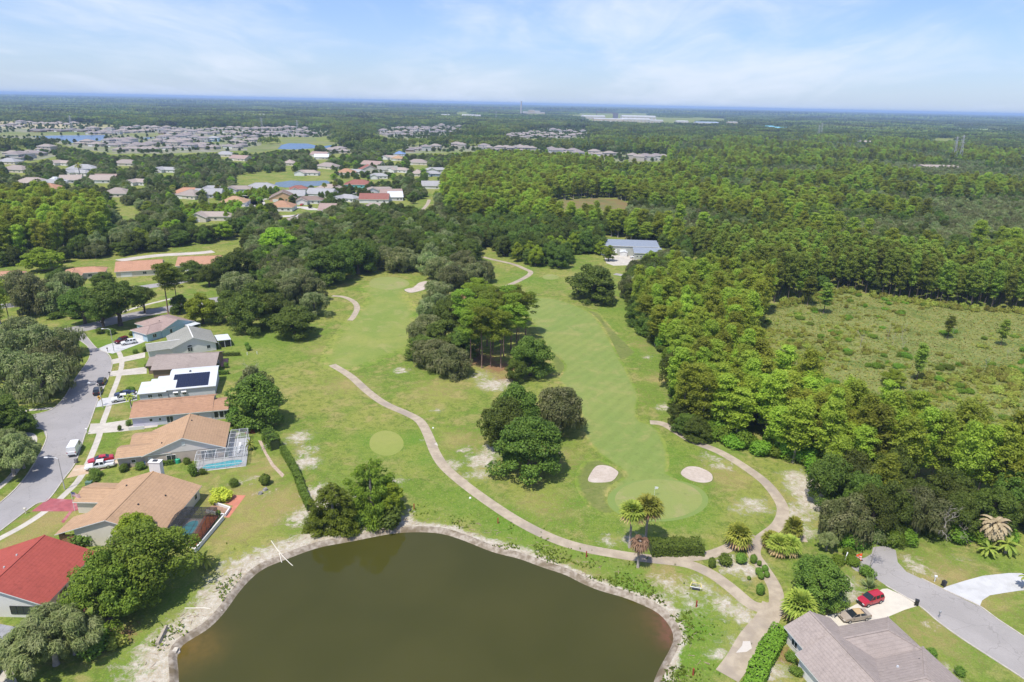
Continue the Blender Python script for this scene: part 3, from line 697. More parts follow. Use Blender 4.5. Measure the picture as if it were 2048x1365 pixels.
# ================================================================== VEGETATION
def leaf_mesh(name, pos, nrm, size, mat, asp=0.6, long_dir=None, r=None, shape='rhomb'):
    """one mesh of separate leaf-clump faces"""
    r = r or rng; n_ = len(pos)
    nrm = nrm/(np.linalg.norm(nrm, axis=1)[:, None]+1e-9)
    a = r.normal(size=(n_, 3)) if long_dir is None else long_dir
    t = a - (a*nrm).sum(1)[:, None]*nrm; t /= np.linalg.norm(t, axis=1)[:, None]+1e-9
    b_ = np.cross(nrm, t)
    s = np.asarray(size).reshape(-1, 1)*np.ones((n_, 1))
    asp_ = np.asarray(asp).reshape(-1, 1)
    if shape == 'rhomb':
        q = np.stack([pos - t*s, pos - b_*s*asp_*0.9 + t*s*0.15, pos + t*s, pos + b_*s*asp_ + t*s*0.1], 1)
    else:
        q = np.stack([pos - t*s - b_*s*asp_, pos + t*s - b_*s*asp_, pos + t*s + b_*s*asp_, pos - t*s + b_*s*asp_], 1)
    return quads_mesh(name, q.reshape(-1, 3), mat)
def quads_mesh(name, v, mats, mi=None):
    me = bpy.data.meshes.new(name); nv = len(v); nq = nv//4
    me.vertices.add(nv); me.vertices.foreach_set('co', v.astype(np.float32).ravel())
    me.loops.add(nv); me.loops.foreach_set('vertex_index', np.arange(nv, dtype=np.int32))
    me.polygons.add(nq); me.polygons.foreach_set('loop_start', np.arange(0, nv, 4, dtype=np.int32))
    for m in (mats if isinstance(mats, (list, tuple)) else [mats]): me.materials.append(m)
    if mi is not None: me.polygons.foreach_set('material_index', mi)
    me.update(calc_edges=True)
    return me
def clump_points(clumps, n_, r, inner=0.80, up=0.30, jit=0.5, outer=1.06):
    c = np.array([q[0] for q in clumps]); rad = np.array([q[1] for q in clumps])
    w = (rad[:, 0]*rad[:, 2]); w = w/w.sum()
    k = r.choice(len(c), n_, p=w)
    d = r.normal(size=(n_, 3)); d[:, 2] += up; d /= np.linalg.norm(d, axis=1)[:, None]
    lump = 1 + 0.12*np.sin(d[:, 0]*5 + k)*np.cos(d[:, 1]*6 + 2*k)
    p = c[k] + rad[k]*d*(r.uniform(inner, outer, n_)*lump)[:, None]
    nn = d/rad[k]; nn /= np.linalg.norm(nn, axis=1)[:, None]
    nn = nn + r.normal(size=(n_, 3))*jit; nn[:, 2] += 0.55
    return p, nn
bark_dark = surf('bark_dark', (0.085, 0.065, 0.05), (0.14, 0.115, 0.095), 3.0, 0.95)
bark_grey = surf('bark_grey', (0.22, 0.19, 0.165), (0.30, 0.27, 0.24), 3.0, 0.95)
bark_pine = surf('bark_pine', (0.25, 0.16, 0.12), (0.17, 0.115, 0.09), 3.0, 0.95)
L_oak = leafmat('leaf_oak', (0.026, 0.046, 0.009), (0.088, 0.125, 0.024), (0.09, 0.122, 0.026))
L_moss = leafmat('leaf_moss_oak', (0.047, 0.070, 0.024), (0.145, 0.172, 0.083), (0.215, 0.217, 0.158))
L_bright = leafmat('leaf_bright', (0.105, 0.165, 0.016), (0.215, 0.285, 0.034), (0.18, 0.24, 0.028), 0.35)
L_cyp = leafmat('leaf_cypress', (0.135, 0.185, 0.026), (0.270, 0.315, 0.056), (0.15, 0.19, 0.034), 0.40)
L_pine = leafmat('leaf_pine', (0.070, 0.115, 0.014), (0.165, 0.210, 0.030), (0.12, 0.155, 0.028), 0.3)
L_shrub = leafmat('leaf_shrub', (0.055, 0.10, 0.018), (0.10, 0.155, 0.03), (0.075, 0.125, 0.022))
L_yshrub = leafmat('leaf_yellow_shrub', (0.22, 0.23, 0.03), (0.30, 0.29, 0.05), (0.15, 0.19, 0.03))
L_willow = leafmat('leaf_willow', (0.075, 0.105, 0.040), (0.185, 0.205, 0.110), (0.19, 0.20, 0.14))
L_palm = leafmat('leaf_palm', (0.14, 0.165, 0.035), (0.22, 0.225, 0.06), (0.10, 0.13, 0.03))
L_dead = leafmat('leaf_dead', (0.24, 0.16, 0.13), (0.32, 0.22, 0.18), (0.20, 0.12, 0.10))
L_grass = leafmat('leaf_marsh_grass', (0.15, 0.165, 0.045), (0.24, 0.215, 0.09), (0.13, 0.155, 0.032))
L_brush = leafmat('leaf_brush', (0.13, 0.165, 0.034), (0.225, 0.235, 0.06), (0.16, 0.145, 0.046))

def trunk_mesh(name, top, r0, r1, limbs, mat, bend=0.3, seed=0, flare=1.5):
    r = np.random.default_rng(seed); b = MB()
    pts = [(r.normal(0, bend)*t if 0 < t < 1 else 0, r.normal(0, bend)*t if 0 < t < 1 else 0, top*t) for t in (0, 0.08, 0.3, 0.6, 1.0)]
    b.tube([(p[0], p[1], p[2] - (0.25 if i == 0 else 0)) for i, p in enumerate(pts)], [r0*flare, r0, r0*0.9, (r0+r1)/2*0.95, r1], 8)
    for (z, tip, rr) in limbs:
        t = z/top; base = (np.interp(t, (0, 0.08, 0.3, 0.6, 1), [p[0] for p in pts]), np.interp(t, (0, 0.08, 0.3, 0.6, 1), [p[1] for p in pts]), z)
        mid = tuple((base[i]+tip[i])/2 + (r.normal(0, 0.06)*np.linalg.norm(np.array(tip)-base)) for i in range(3))
        b.tube([base, mid, tip], [rr, rr*0.65, rr*0.2], 6)
    return b.mesh(name, mat, True)
PROTO = {}
def add_proto(kind, trunk, crown, h, w): PROTO.setdefault(kind, []).append((trunk, crown, h, w))

def make_oak(kind, seed, mat, H_=14.0, W_=16.0, nl=8500, nc=58, base=0.11, leaf=0.36, moss=0, bark=bark_dark, flat=1.0, limbs_n=9):
    r = np.random.default_rng(seed); Rr = W_/2; cl = []
    lob = r.uniform(0, 6.28, 4)
    def rad(a): return Rr*(0.86 + 0.10*math.sin(2*a+lob[0]) + 0.08*math.sin(3*a+lob[1]) + 0.06*math.sin(5*a+lob[2]))
    for i in range(nc):
        a = r.uniform(0, 6.28); q = math.sqrt(r.uniform(0, 1)); rr = rad(a)*0.84*q
        dome = math.sqrt(max(0.0, 1 - (q*0.93)**2))
        zb = H_*base; z = zb + (H_*0.90 - zb)*(dome*flat*r.uniform(0.72, 1.0))*0.95 + (0.4 if q > 0.8 else 0)
        if i % 3 == 0: z = zb + (z - zb)*r.uniform(0.12, 0.55)
        cr = r.uniform(0.105, 0.20)*W_*0.62
        cl.append(((rr*math.cos(a), rr*math.sin(a), max(z, zb + cr*0.3)), (cr*r.uniform(0.9, 1.25), cr*r.uniform(0.9, 1.25), cr*r.uniform(0.55, 0.8))))
    p, nn = clump_points(cl, nl, r)
    sz = r.uniform(0.6, 1.25, nl)*leaf
    ld = None
    if moss:
        nm = int(nl*moss); c = np.array([q[0] for q in cl]); rd = np.array([q[1] for q in cl]); k = r.choice(len(c), nm)
        ang = r.uniform(0, 6.28, nm); pm = c[k] + np.c_[np.cos(ang), np.sin(ang), np.zeros(nm)]*rd[k]*0.95
        pm[:, 2] -= r.uniform(0.1, 1.0, nm)*rd[k][:, 2]*1.2
        nm_ = np.c_[np.cos(ang), np.sin(ang), r.normal(0, 0.2, nm)]
        pa = np.r_[p, pm]; na = np.r_[nn, nm_]; sa = np.r_[sz, r.uniform(0.5, 1.0, nm)]; aa = np.r_[np.full(nl, 0.62), np.full(nm, 0.22)]
        ld = np.r_[r.normal(size=(nl, 3)), np.tile((0.05, 0.05, 1.0), (nm, 1))]
        crown = leaf_mesh('crown', pa, na, sa, mat, aa, ld)
    else: crown = leaf_mesh('crown', p, nn, sz, mat, 0.62)
    limbs = []
    for i in range(limbs_n):
        q = cl[r.integers(len(cl))][0]
        limbs.append((H_*r.uniform(0.12, 0.32), (q[0]*0.85, q[1]*0.85, q[2]*0.95), 0.02*W_*r.uniform(0.5, 0.9)))
    add_proto(kind, trunk_mesh('trunk', H_*0.62, 0.034*W_, 0.012*W_, limbs, bark, 0.35, seed), crown, H_, W_)
for s in range(5): make_oak('oak', 10+s, L_oak, nl=17000, leaf=0.27, nc=74)
for s in range(4): make_oak('moss_oak', 30+s, L_moss, 12.5, 17.0, nl=14000, nc=56, moss=0.16, bark=bark_grey, leaf=0.26)
for s in range(3): make_oak('bright', 50+s, L_bright, 12.0, 11.0, 13000, 60, 0.12, 0.23)
for s in range(2): make_oak('round_dark', 60+s, L_oak, 12.0, 12.0, 15000, 80, 0.04, 0.24)

def make_cypress(kind, seed, mat, H_=18.0, W_=6.4, nl=8000, base=0.26, bark=bark_grey, leaf=0.25, top=0.62):
    r = np.random.default_rng(seed); cl = []; zb = H_*base
    for i in range(84):
        t = r.uniform(0, 1)**0.85; z = zb + (H_-zb)*t
        prof = (min(1, 0.55 + t*1.4) if t < 0.4 else math.sqrt(max(0.02, 1 - ((t-0.4)/0.63)**2)))
        a = r.uniform(0, 6.28); q = r.uniform(0.25, 0.95); rr = W_/2*prof*q*0.75
        cr = r.uniform(0.5, 1.0)*(0.6+0.4*prof)*W_/6.0
        cl.append(((rr*math.cos(a), rr*math.sin(a), min(z, H_-0.5)), (cr*1.1, cr*1.1, cr*r.uniform(0.6, 1.0))))
    p, nn = clump_points(cl, nl, r, 0.4, 0.35, 0.6, 1.4)
    crown = leaf_mesh('crown', p, nn, r.uniform(0.6, 1.25, nl)*leaf, mat, 0.5)
    limbs = [(H_*r.uniform(0.3, 0.8), tuple(np.array(cl[r.integers(len(cl))][0])*np.array((1, 1, 1))), 0.06) for _ in range(8)]
    limbs = [(min(z, tp[2]-0.2) if tp[2] > 1 else z, tp, q) for z, tp, q in limbs]
    add_proto(kind, trunk_mesh('trunk', H_*0.93, 0.19 if W_ > 5.5 else 0.13, 0.05, limbs, bark, 0.18, seed, 1.6), crown, H_, W_)
for s in range(7): make_cypress('cypress', 70+s, L_cyp, 18.0+(s % 3)*0.6, 6.2+0.5*(s % 2), top=0.6)
L_slim = leafmat('leaf_pond_cypress', (0.105, 0.150, 0.028), (0.215, 0.260, 0.058), (0.12, 0.16, 0.036), 0.34)
for s in range(5): make_cypress('slim_cypress', 170+s, L_slim, 19.0, 5.0, nl=6500, base=0.30, bark=bark_dark)
for s in range(3): make_oak('sparse_oak', 190+s, L_moss, 13.0, 17.0, 6500, 46, 0.2, 0.25, 0.35, bark_grey, limbs_n=30)
L_fresh = leafmat('leaf_fresh_oak', (0.050, 0.085, 0.012), (0.135, 0.185, 0.030), (0.13, 0.17, 0.03), 0.28)
for s in range(2): make_oak('fresh_oak', 196+s, L_fresh, 14.0, 16.0, 19000, 80, 0.10, 0.25)
for s in range(3): make_oak('street_oak', 180+s, L_oak, 15.0, 17.0, 16000, 66, 0.34, 0.27)
def make_pine(kind, seed, mat, H_=19.0, W_=8.0, nl=7500, base=0.54):
    r = np.random.default_rng(seed); cl = []; zb = H_*base
    for i in range(34):
        t = r.uniform(0, 1); z = zb + (H_-zb)*t; prof = math.sqrt(max(0.05, 1 - (abs(t-0.42)/0.62)**2))
        a = r.uniform(0, 6.28); rr = W_/2*prof*r.uniform(0.25, 0.85)
        cr = r.uniform(0.8, 1.35)
        cl.append(((rr*math.cos(a), rr*math.sin(a), min(z, H_-0.6)), (cr*1.25, cr*1.25, cr*0.6)))
    p, nn = clump_points(cl, nl, r, 0.55, 0.4, 0.8)
    crown = leaf_mesh('crown', p, nn, r.uniform(0.6, 1.2, nl)*0.27, mat, 0.4)
    limbs = [(max(zb*0.95, cl[i][0][2]-1.2), cl[i][0], 0.07) for i in range(10)]
    add_proto(kind, trunk_mesh('trunk', H_*0.93, 0.20, 0.06, limbs, bark_pine, 0.25, seed, 1.25), crown, H_, W_)
for s in range(4): make_pine('pine', 90+s, L_pine)
def make_feather(kind, seed, mat, H_=13.0, W_=11.0, nl=24000, drop=0.0):
    """bald cypress kept full to the ground, drooping sprays"""
    r = np.random.default_rng(seed); cl = []
    for i in range(190):
        t = r.uniform(0.02, 1)**1.15; a = r.uniform(0, 6.28); prof = math.sqrt(max(0.02, 1 - ((t-0.22)/0.80)**2))*(0.9+0.2*math.sin(3*a+seed))
        rr = W_/2*prof*r.uniform(0.5, 0.95); cr = r.uniform(0.7, 1.2)*(0.6+0.6*(1-t))
        cl.append(((rr*math.cos(a), rr*math.sin(a), 0.5 + (H_-1.2)*t - rr*0.18), (cr*1.0, cr*1.0, cr*0.95)))
    p, nn = clump_points(cl, nl, r, 0.6, 0.3)
    ld = np.c_[p[:, 0], p[:, 1], -np.full(nl, 2.2)] + r.normal(size=(nl, 3))*1.2
    p[:, 2] = np.maximum(p[:, 2], 0.15)
    crown = leaf_mesh('crown', p, nn, r.uniform(0.6, 1.3, nl)*0.26, mat, 0.36, ld)
    add_proto(kind, trunk_mesh('trunk', H_*0.9, 0.4, 0.06, [], bark_grey, 0.1, seed), crown, H_, W_)
L_bald = leafmat('leaf_bald_cypress', (0.095, 0.150, 0.018), (0.155, 0.215, 0.030), (0.065, 0.11, 0.015), 0.3)
for s in range(2): make_feather('feather', 110+s, L_bald)
def make_willow(kind, seed, H_=10.0, W_=12.0, nl=20000):
    r = np.random.default_rng(seed); cl = []
    for i in range(60):
        a = r.uniform(0, 6.28); q = math.sqrt(r.uniform(0, 1)); rr = W_/2*0.9*q*(0.9+0.15*math.sin(3*a+seed))
        z = H_*(0.28 + 0.62*math.sqrt(max(0, 1-(q*0.95)**2))*r.uniform(0.55, 1.0)); cr = r.uniform(0.55, 1.15)
        cl.append(((rr*math.cos(a), rr*math.sin(a), z), (cr, cr, cr*1.1)))
    p, nn = clump_points(cl, nl, r, 0.6, 0.1)
    ld = np.c_[p[:, 0]*0.12, p[:, 1]*0.12, -np.ones(nl)*1.6] + r.normal(size=(nl, 3))*0.7
    crown = leaf_mesh('crown', p, nn, r.uniform(0.6, 1.4, nl)*0.28, L_willow, 0.22, ld)
    limbs = [(2.0+0.2*i, tuple(np.array(cl[i*5][0])*0.9), 0.12) for i in range(10)]
    add_proto(kind, trunk_mesh('trunk', H_*0.6, 0.35, 0.12, limbs, bark_grey, 0.3, seed), crown, H_, W_)
for s in range(2): make_willow('willow', 120+s)
def make_bush(kind, seed, mat, H_=2.0, W_=2.4, nl=1500, nc=10, leaf=0.14):
    r = np.random.default_rng(seed); cl = []
    for i in range(nc):
        a = r.uniform(0, 6.28); q = r.uniform(0, 0.55)*W_/2; cr = W_*r.uniform(0.22, 0.36)
        cl.append(((q*math.cos(a), q*math.sin(a), H_*r.uniform(0.25, 0.62)), (cr, cr, H_*0.36)))
    p, nn = clump_points(cl, nl, r, 0.7, 0.3, 0.45); p[:, 2] = np.clip(p[:, 2], 0.03, None)
    crown = leaf_mesh('foliage', p, nn, r.uniform(0.6, 1.25, nl)*leaf, mat, 0.6)
    b = MB()
    for i in range(4):
        a = i*1.6; b.tube([(0.08*math.cos(a), 0.08*math.sin(a), -0.1), (0.2*W_*math.cos(a), 0.2*W_*math.sin(a), H_*0.55)], [0.05, 0.02], 5)
    add_proto(kind, b.mesh('stem', bark_dark), crown, H_, W_)
for s in range(3): make_bush('bush', 130+s, L_shrub, nc=12)
for s in range(2): make_bush('brush', 140+s, L_brush, 2.2, 3.2, 900, 8, 0.22)
make_bush('yellow_bush', 145, L_yshrub, 1.6, 2.2, 1200, 8, 0.15)
make_bush('ball', 146, L_shrub, 2.2, 2.4, 2600, 1, 0.11)
L_under = leafmat('leaf_undergrowth', (0.075, 0.135, 0.018), (0.125, 0.195, 0.025), (0.095, 0.16, 0.02), 0.28)
for s in range(3): make_bush('under', 150+s, L_under, 4.5, 6.0, 2600, 14, 0.30)

def fan_palm(kind, seed, H_=9.0, nf=34, fr=1.35, mat=None, droop=0.0, dead=0, trunk_r=0.17):
    r = np.random.default_rng(seed); q = []; mi = []
    zc_ = H_ - fr*0.9
    for i in range(nf):
        a = i*2.399 + r.uniform(-0.2, 0.2); el = R(80) - (i/nf)*R(125) - droop*0.8 + r.uniform(-0.12, 0.12)
        d = np.array((math.cos(a)*math.cos(el), math.sin(a)*math.cos(el), math.sin(el)))
        side = np.array((-math.sin(a), math.cos(a), 0)); up = np.cross(d, side)*-1
        pet = fr*r.uniform(0.55, 0.8); hub = np.array((0, 0, zc_)) + d*pet
        m = 1 if i > nf*0.80 else 0
        pw = side*0.02
        q += [np.array((0, 0, zc_)) - pw, np.array((0, 0, zc_)) + pw, hub + pw, hub - pw]; mi.append(m)
        ns = 11
        for s_ in range(ns):
            b1 = (s_/(ns-1)-0.5)*R(215); L = fr*(0.72+0.28*math.cos(b1))*r.uniform(0.85, 1.1)
            dd = d*math.cos(b1) + side*math.sin(b1); fold = up*(0.10 if s_ % 2 else -0.06)
            mid = hub + dd*L*0.55 + fold*0.5; tip = hub + dd*L - np.array((0, 0, 1))*L*(0.28 + 0.5*droop) + fold*0.3
            pd = np.cross(dd, up); pd /= np.linalg.norm(pd)+1e-9
            w_ = 0.11*fr
            q += [hub, mid - pd*w_, tip, mid + pd*w_]; mi.append(m)
    crown = quads_mesh('crown', np.array(q), [mat or L_palm, L_dead], mi)
    b = MB(); pts = [(0, 0, -0.2), (0.02, 0, H_*0.3), (0.06, 0.03, H_*0.65), (0, 0, zc_+0.1)]
    b.tube(pts, [trunk_r*1.25, trunk_r, trunk_r*0.95, trunk_r*1.1], 9)
    add_proto(kind, b.mesh('trunk', bark_grey, True), crown, H_, fr*2.7)
fan_palm('palm', 1, 9.0, 50, 1.45); fan_palm('palm', 2, 9.0, 54, 1.5)
fan_palm('dead_palm', 3, 6.0, 26, 1.0, L_dead, 1.0)
fan_palm('short_palm', 4, 3.8, 50, 1.55); fan_palm('short_palm', 5, 3.6, 60, 1.5)
def feather_palm(kind, seed, H_, nf, fr, mat, droop=0.6, trunk_r=0.2):
    r = np.random.default_rng(seed); q = []
    for i in range(nf):
        a = i*2.399 + r.uniform(-.2, .2); el = R(78) - (i/nf)*R(85)*(1+0.3*droop)
        prev = np.array((0, 0, H_-fr*0.35)); d = np.array((math.cos(a)*math.cos(el), math.sin(a)*math.cos(el), math.sin(el)))
        side = np.array((-math.sin(a), math.cos(a), 0)); ns = 7
        for s_ in range(ns):
            nx = prev + d*fr/ns; w_ = 0.05*fr*math.sin(math.pi*(s_+0.8)/(ns+0.8))*2.6
            for sg in (-1, 1):
                dn = np.array((0, 0, -1))*w_*0.5
                q += [prev, nx, nx + side*sg*w_ + dn + d*0.1, prev + side*sg*w_ + dn + d*0.1]
            prev = nx; d = d + np.array((0, 0, -0.26*(0.6+droop))); d /= np.linalg.norm(d)
    crown = quads_mesh('crown', np.array(q), mat)
    b = MB(); b.tube([(0, 0, -0.2), (0, 0, H_*0.5), (0, 0, H_-fr*0.3)], [trunk_r*1.3, trunk_r, trunk_r], 9)
    add_proto(kind, b.mesh('trunk', bark_grey, True), crown, H_, fr*1.8)
feather_palm('feather_palm', 6, 7.5, 22, 2.6, L_palm)
L_deadgrey = leafmat('leaf_dead_frond', (0.16, 0.115, 0.115), (0.24, 0.18, 0.18), (0.13, 0.09, 0.085), 0.05)
feather_palm('dead_feather_palm', 7, 5.4, 60, 3.2, L_deadgrey, 1.0, 0.3)
feather_palm('low_palm', 8, 2.4, 18, 2.2, L_palm, 0.5, 0.2)
L_yucca = leafmat('leaf_yucca', (0.12, 0.16, 0.09), (0.17, 0.21, 0.12), (0.10, 0.14, 0.07))
def spiky(kind, seed, H_, n_, mat):
    r = np.random.default_rng(seed); q = []
    for i in range(n_):
        a = r.uniform(0, 6.28); el = r.uniform(R(8), R(85)); L = H_*r.uniform(0.75, 1.1)
        d = np.array((math.cos(a)*math.cos(el), math.sin(a)*math.cos(el), math.sin(el))); s_ = np.array((-math.sin(a), math.cos(a), 0))*0.07
        o_ = np.array((0, 0, 0.1)); q += [o_ - s_, o_ + d*L*0.4 - s_*1.3, o_ + d*L, o_ + d*L*0.4 + s_*1.3]
    b = MB().tube([(0, 0, -0.1), (0, 0, 0.35)], [0.2, 0.12], 7)
    add_proto(kind, b.mesh('stem', bark_dark), quads_mesh('foliage', np.array(q), mat), H_, H_*1.8)
spiky('yucca', 9, 1.9, 60, L_yucca)
def bare_tree(kind, seed, H_=11.0, mat=None, lean=0.0, n_=70):
    r = np.random.default_rng(seed); b = MB()
    def br(p, d, L, rr, dep):
        p2 = p + d*L*0.5 + Vector(r.normal(0, 0.06*L, 3)); p3 = p2 + d*L*0.5 + Vector(r.normal(0, 0.08*L, 3))
        b.tube([p, p2, p3], [rr, rr*0.8, rr*0.55], 5)
        if dep == 0: return
        for _ in range(3):
            dd = (d + Vector(r.normal(0, 0.55, 3))).normalized(); dd.z = dd.z*0.8 + 0.12
            br(p3 if r.uniform() < 0.6 else p2, dd, L*r.uniform(0.55, 0.8), rr*0.5, dep-1)
    br(Vector((0, 0, -0.2)), Vector((lean, 0, 1)).normalized(), H_*0.42, 0.22, 4)
    me = b.mesh('branches', mat or surf('dead_wood', (0.42, 0.38, 0.33), (0.30, 0.26, 0.22), 2.0, 0.9))
    add_proto(kind, me, None, H_, H_*0.8)
bare_tree('bare', 5); bare_tree('bare_lean', 8, 9.0, None, 0.5)

TREE_NAMES = {'oak': 'oak_tree', 'moss_oak': 'moss_draped_oak', 'bright': 'leafy_tree', 'round_dark': 'round_oak_tree', 'cypress': 'cypress_tree', 'slim_cypress': 'cypress_tree', 'street_oak': 'oak_tree', 'fresh_oak': 'oak_tree', 'sparse_oak': 'moss_draped_oak', 'pine': 'pine_tree', 'feather': 'bald_cypress', 'willow': 'weeping_tree',
              'bush': 'shrub', 'brush': 'wild_shrub', 'yellow_bush': 'shrub', 'ball': 'clipped_shrub', 'under': 'undergrowth_bush', 'palm': 'fan_palm', 'dead_palm': 'fan_palm', 'short_palm': 'fan_palm', 'feather_palm': 'feather_palm',
              'dead_feather_palm': 'feather_palm', 'low_palm': 'feather_palm', 'yucca': 'yucca_plant', 'bare': 'bare_tree', 'bare_lean': 'bare_tree'}
TREE_CATS = {'bush': 'shrub', 'brush': 'shrub', 'yellow_bush': 'shrub', 'ball': 'shrub', 'under': 'bush', 'palm': 'palm tree', 'dead_palm': 'palm tree', 'short_palm': 'palm tree', 'feather_palm': 'palm tree', 'dead_feather_palm': 'palm tree', 'low_palm': 'palm tree', 'yucca': 'plant'}
_cnt = {}
def plant(kind, x, y, h, w, label, group=None, rz=None, z=0.0, var=None):
    pr = PROTO[kind]; _cnt[kind] = _cnt.get(kind, 0) + 1
    tk, cr, h0, w0 = pr[(_cnt[kind] if var is None else var) % len(pr)]
    o = thing(TREE_NAMES[kind], label, TREE_CATS.get(kind, 'tree'), (x, y, z), random.uniform(0, 6.28) if rz is None else rz, group)
    o.scale = (w/w0, w/w0, h/h0)
    bushy = TREE_CATS.get(kind) in ('shrub', 'bush', 'plant')
    obj('stem' if bushy else 'trunk', tk, o)
    if cr: obj('foliage' if bushy else 'crown', cr, o)
    return o
def plant_px(kind, k, px, py, h, w, label, group=None, **kw):
    x, y = G(k, px, py); return plant(kind, x, y, h, w, label, group, **kw)

# ================================================================== HOUSES
def shingle(name, c, var=0.8):
    if name in MATS: return MATS[name]
    m, t, p = _nodes(name); pos = t.nodes.new('ShaderNodeTexCoord').outputs['Object']
    mp = t.nodes.new('ShaderNodeMapping'); mp.inputs['Scale'].default_value = (0.9, 2.2, 2.2); t.links.new(pos, mp.inputs[0])
    n1 = _noise(t, 1.1, 5, 0.7, 0.2, mp.outputs[0]); n2 = _noise(t, 0.16, 3, 0.6, 0.3, pos); n3 = _noise(t, 7, 2, 0.6, 0, pos)
    c_ = _mix(t, _range(t, n1, 0.35, 0.7), tuple(c), tuple(x*var for x in c))
    c_ = _mix(t, _range(t, n2, 0.4, 0.75, 0, 0.45), c_, tuple(x*0.72 for x in c))
    c_ = _mix(t, _range(t, n3, 0.4, 0.7, 0, 0.25), c_, tuple(min(1, x*1.25) for x in c))
    sx = t.nodes.new('ShaderNodeSeparateXYZ'); t.links.new(pos, sx.inputs[0]); row_ = _m(t, 'FRACT', _m(t, 'ADD', _m(t, 'MULTIPLY', sx.outputs[2], 4.6), _m(t, 'MULTIPLY', n1, 0.25)))
    c_ = _mix(t, _range(t, row_, 0.0, 0.35, 0.30, 0.0), c_, tuple(x*0.45 for x in c))
    n4 = _noise(t, 0.5, 4, 0.7, 1.2, pos); c_ = _mix(t, _range(t, n4, 0.52, 0.72, 0, 0.55), c_, tuple(x*0.58 for x in c))
    t.links.new(c_, p.inputs['Base Color']); p.inputs['Roughness'].default_value = 0.92; p.inputs['Specular IOR Level'].default_value = 0.15
    _bump(t, p, n1, 0.3, 0.03)
    MATS[name] = m; return m
def wallm(name, c): return surf(name, c, tuple(x*0.93 for x in c), 0.7, 0.85)
trim_m = plain('white_trim', (0.78, 0.77, 0.74), 0.6)
glass_m = plain('window_glass', (0.035, 0.045, 0.055), 0.08, 0, 0.6)
door_m = plain('door_paint', (0.62, 0.60, 0.56), 0.6)
dark_m = plain('dark_metal', (0.035, 0.035, 0.04), 0.5)
alu_m = plain('white_aluminium', (0.75, 0.75, 0.75), 0.45)
def slab(b, top, th=0.16):
    n_ = len(top); v = list(top) + [(x, y, z-th) for x, y, z in top]
    a = sum(top[i][0]*top[(i+1) % n_][1]-top[(i+1) % n_][0]*top[i][1] for i in range(n_))
    if a < 0:
        top = top[::-1]; v = list(top) + [(x, y, z-th) for x, y, z in top]
    b.add(v, [tuple(range(n_))], 0)
    k = len(b.v) - 2*n_
    fs = [tuple(k+i for i in reversed(range(n_, 2*n_)))] + [(k+(j+1) % n_, k+j, k+n_+j, k+n_+(j+1) % n_) for j in range(n_)]
    b.f += fs; b.mi += [1]*len(fs)
def block(RM, WM, x0, x1, y0, y1, ze=2.8, pitch=0.34, axis='x', hip=(0, 0), ov=0.5, th=0.2, caps=None):
    """gable or hip roof over its walls"""
    if axis == 'y':
        sw = lambda q: (q[1], q[0], q[2]); a0, a1, b0, b1 = y0, y1, x0, x1
    else:
        sw = lambda q: q; a0, a1, b0, b1 = x0, x1, y0, y1
    half = (b1-b0)/2; bm_ = (b0+b1)/2; zr = ze + pitch*half
    r0 = a0 + (half if hip[0] else 0); r1 = a1 - (half if hip[1] else 0)
    S = [(a0, b0, ze), (a1, b0, ze), (r1, bm_, zr), (r0, bm_, zr)]; N = [(a1, b1, ze), (a0, b1, ze), (r0, bm_, zr), (r1, bm_, zr)]
    for P_ in (S, N): slab(RM, [sw(q) for q in P_], th)
    if hip[0]: slab(RM, [sw(q) for q in [(a0, b1, ze), (a0, b0, ze), (r0, bm_, zr)]], th)
    if hip[1]: slab(RM, [sw(q) for q in [(a1, b0, ze), (a1, b1, ze), (r1, bm_, zr)]], th)
    if caps is not None:
        caps.append((sw((r0, bm_, zr)), sw((r1, bm_, zr))))
        for h_, e_, r_ in ((hip[0], a0, r0), (hip[1], a1, r1)):
            if h_:
                for bb_ in (b0, b1): caps.append((sw((e_, bb_, ze)), sw((r_, bm_, zr))))
    zw = ze + pitch*ov - th - 0.03; g0, g1, c0, c1 = a0+ov, a1-ov, b0+ov, b1-ov; za = zw + pitch*(half-ov)
    def endz(h_): return [(c0, 0), (c1, 0), (c1, zw)] + ([] if h_ else [(bm_, za)]) + [(c0, zw)]
    v = []; f = []
    for g, h_ in ((g0, hip[0]), (g1, hip[1])):
        e_ = endz(h_); f.append((tuple(range(len(v), len(v)+len(e_)))) if g == g1 else tuple(reversed(range(len(v), len(v)+len(e_)))))
        v += [sw((g, q[0], q[1])) for q in e_]
    WM.add(v, f)
    WM.add([sw(q) for q in [(g0, c0, 0), (g1, c0, 0), (g1, c0, zw), (g0, c0, zw), (g1, c1, 0), (g0, c1, 0), (g0, c1, zw), (g1, c1, zw)]], [(0, 1, 2, 3), (4, 5, 6, 7)])
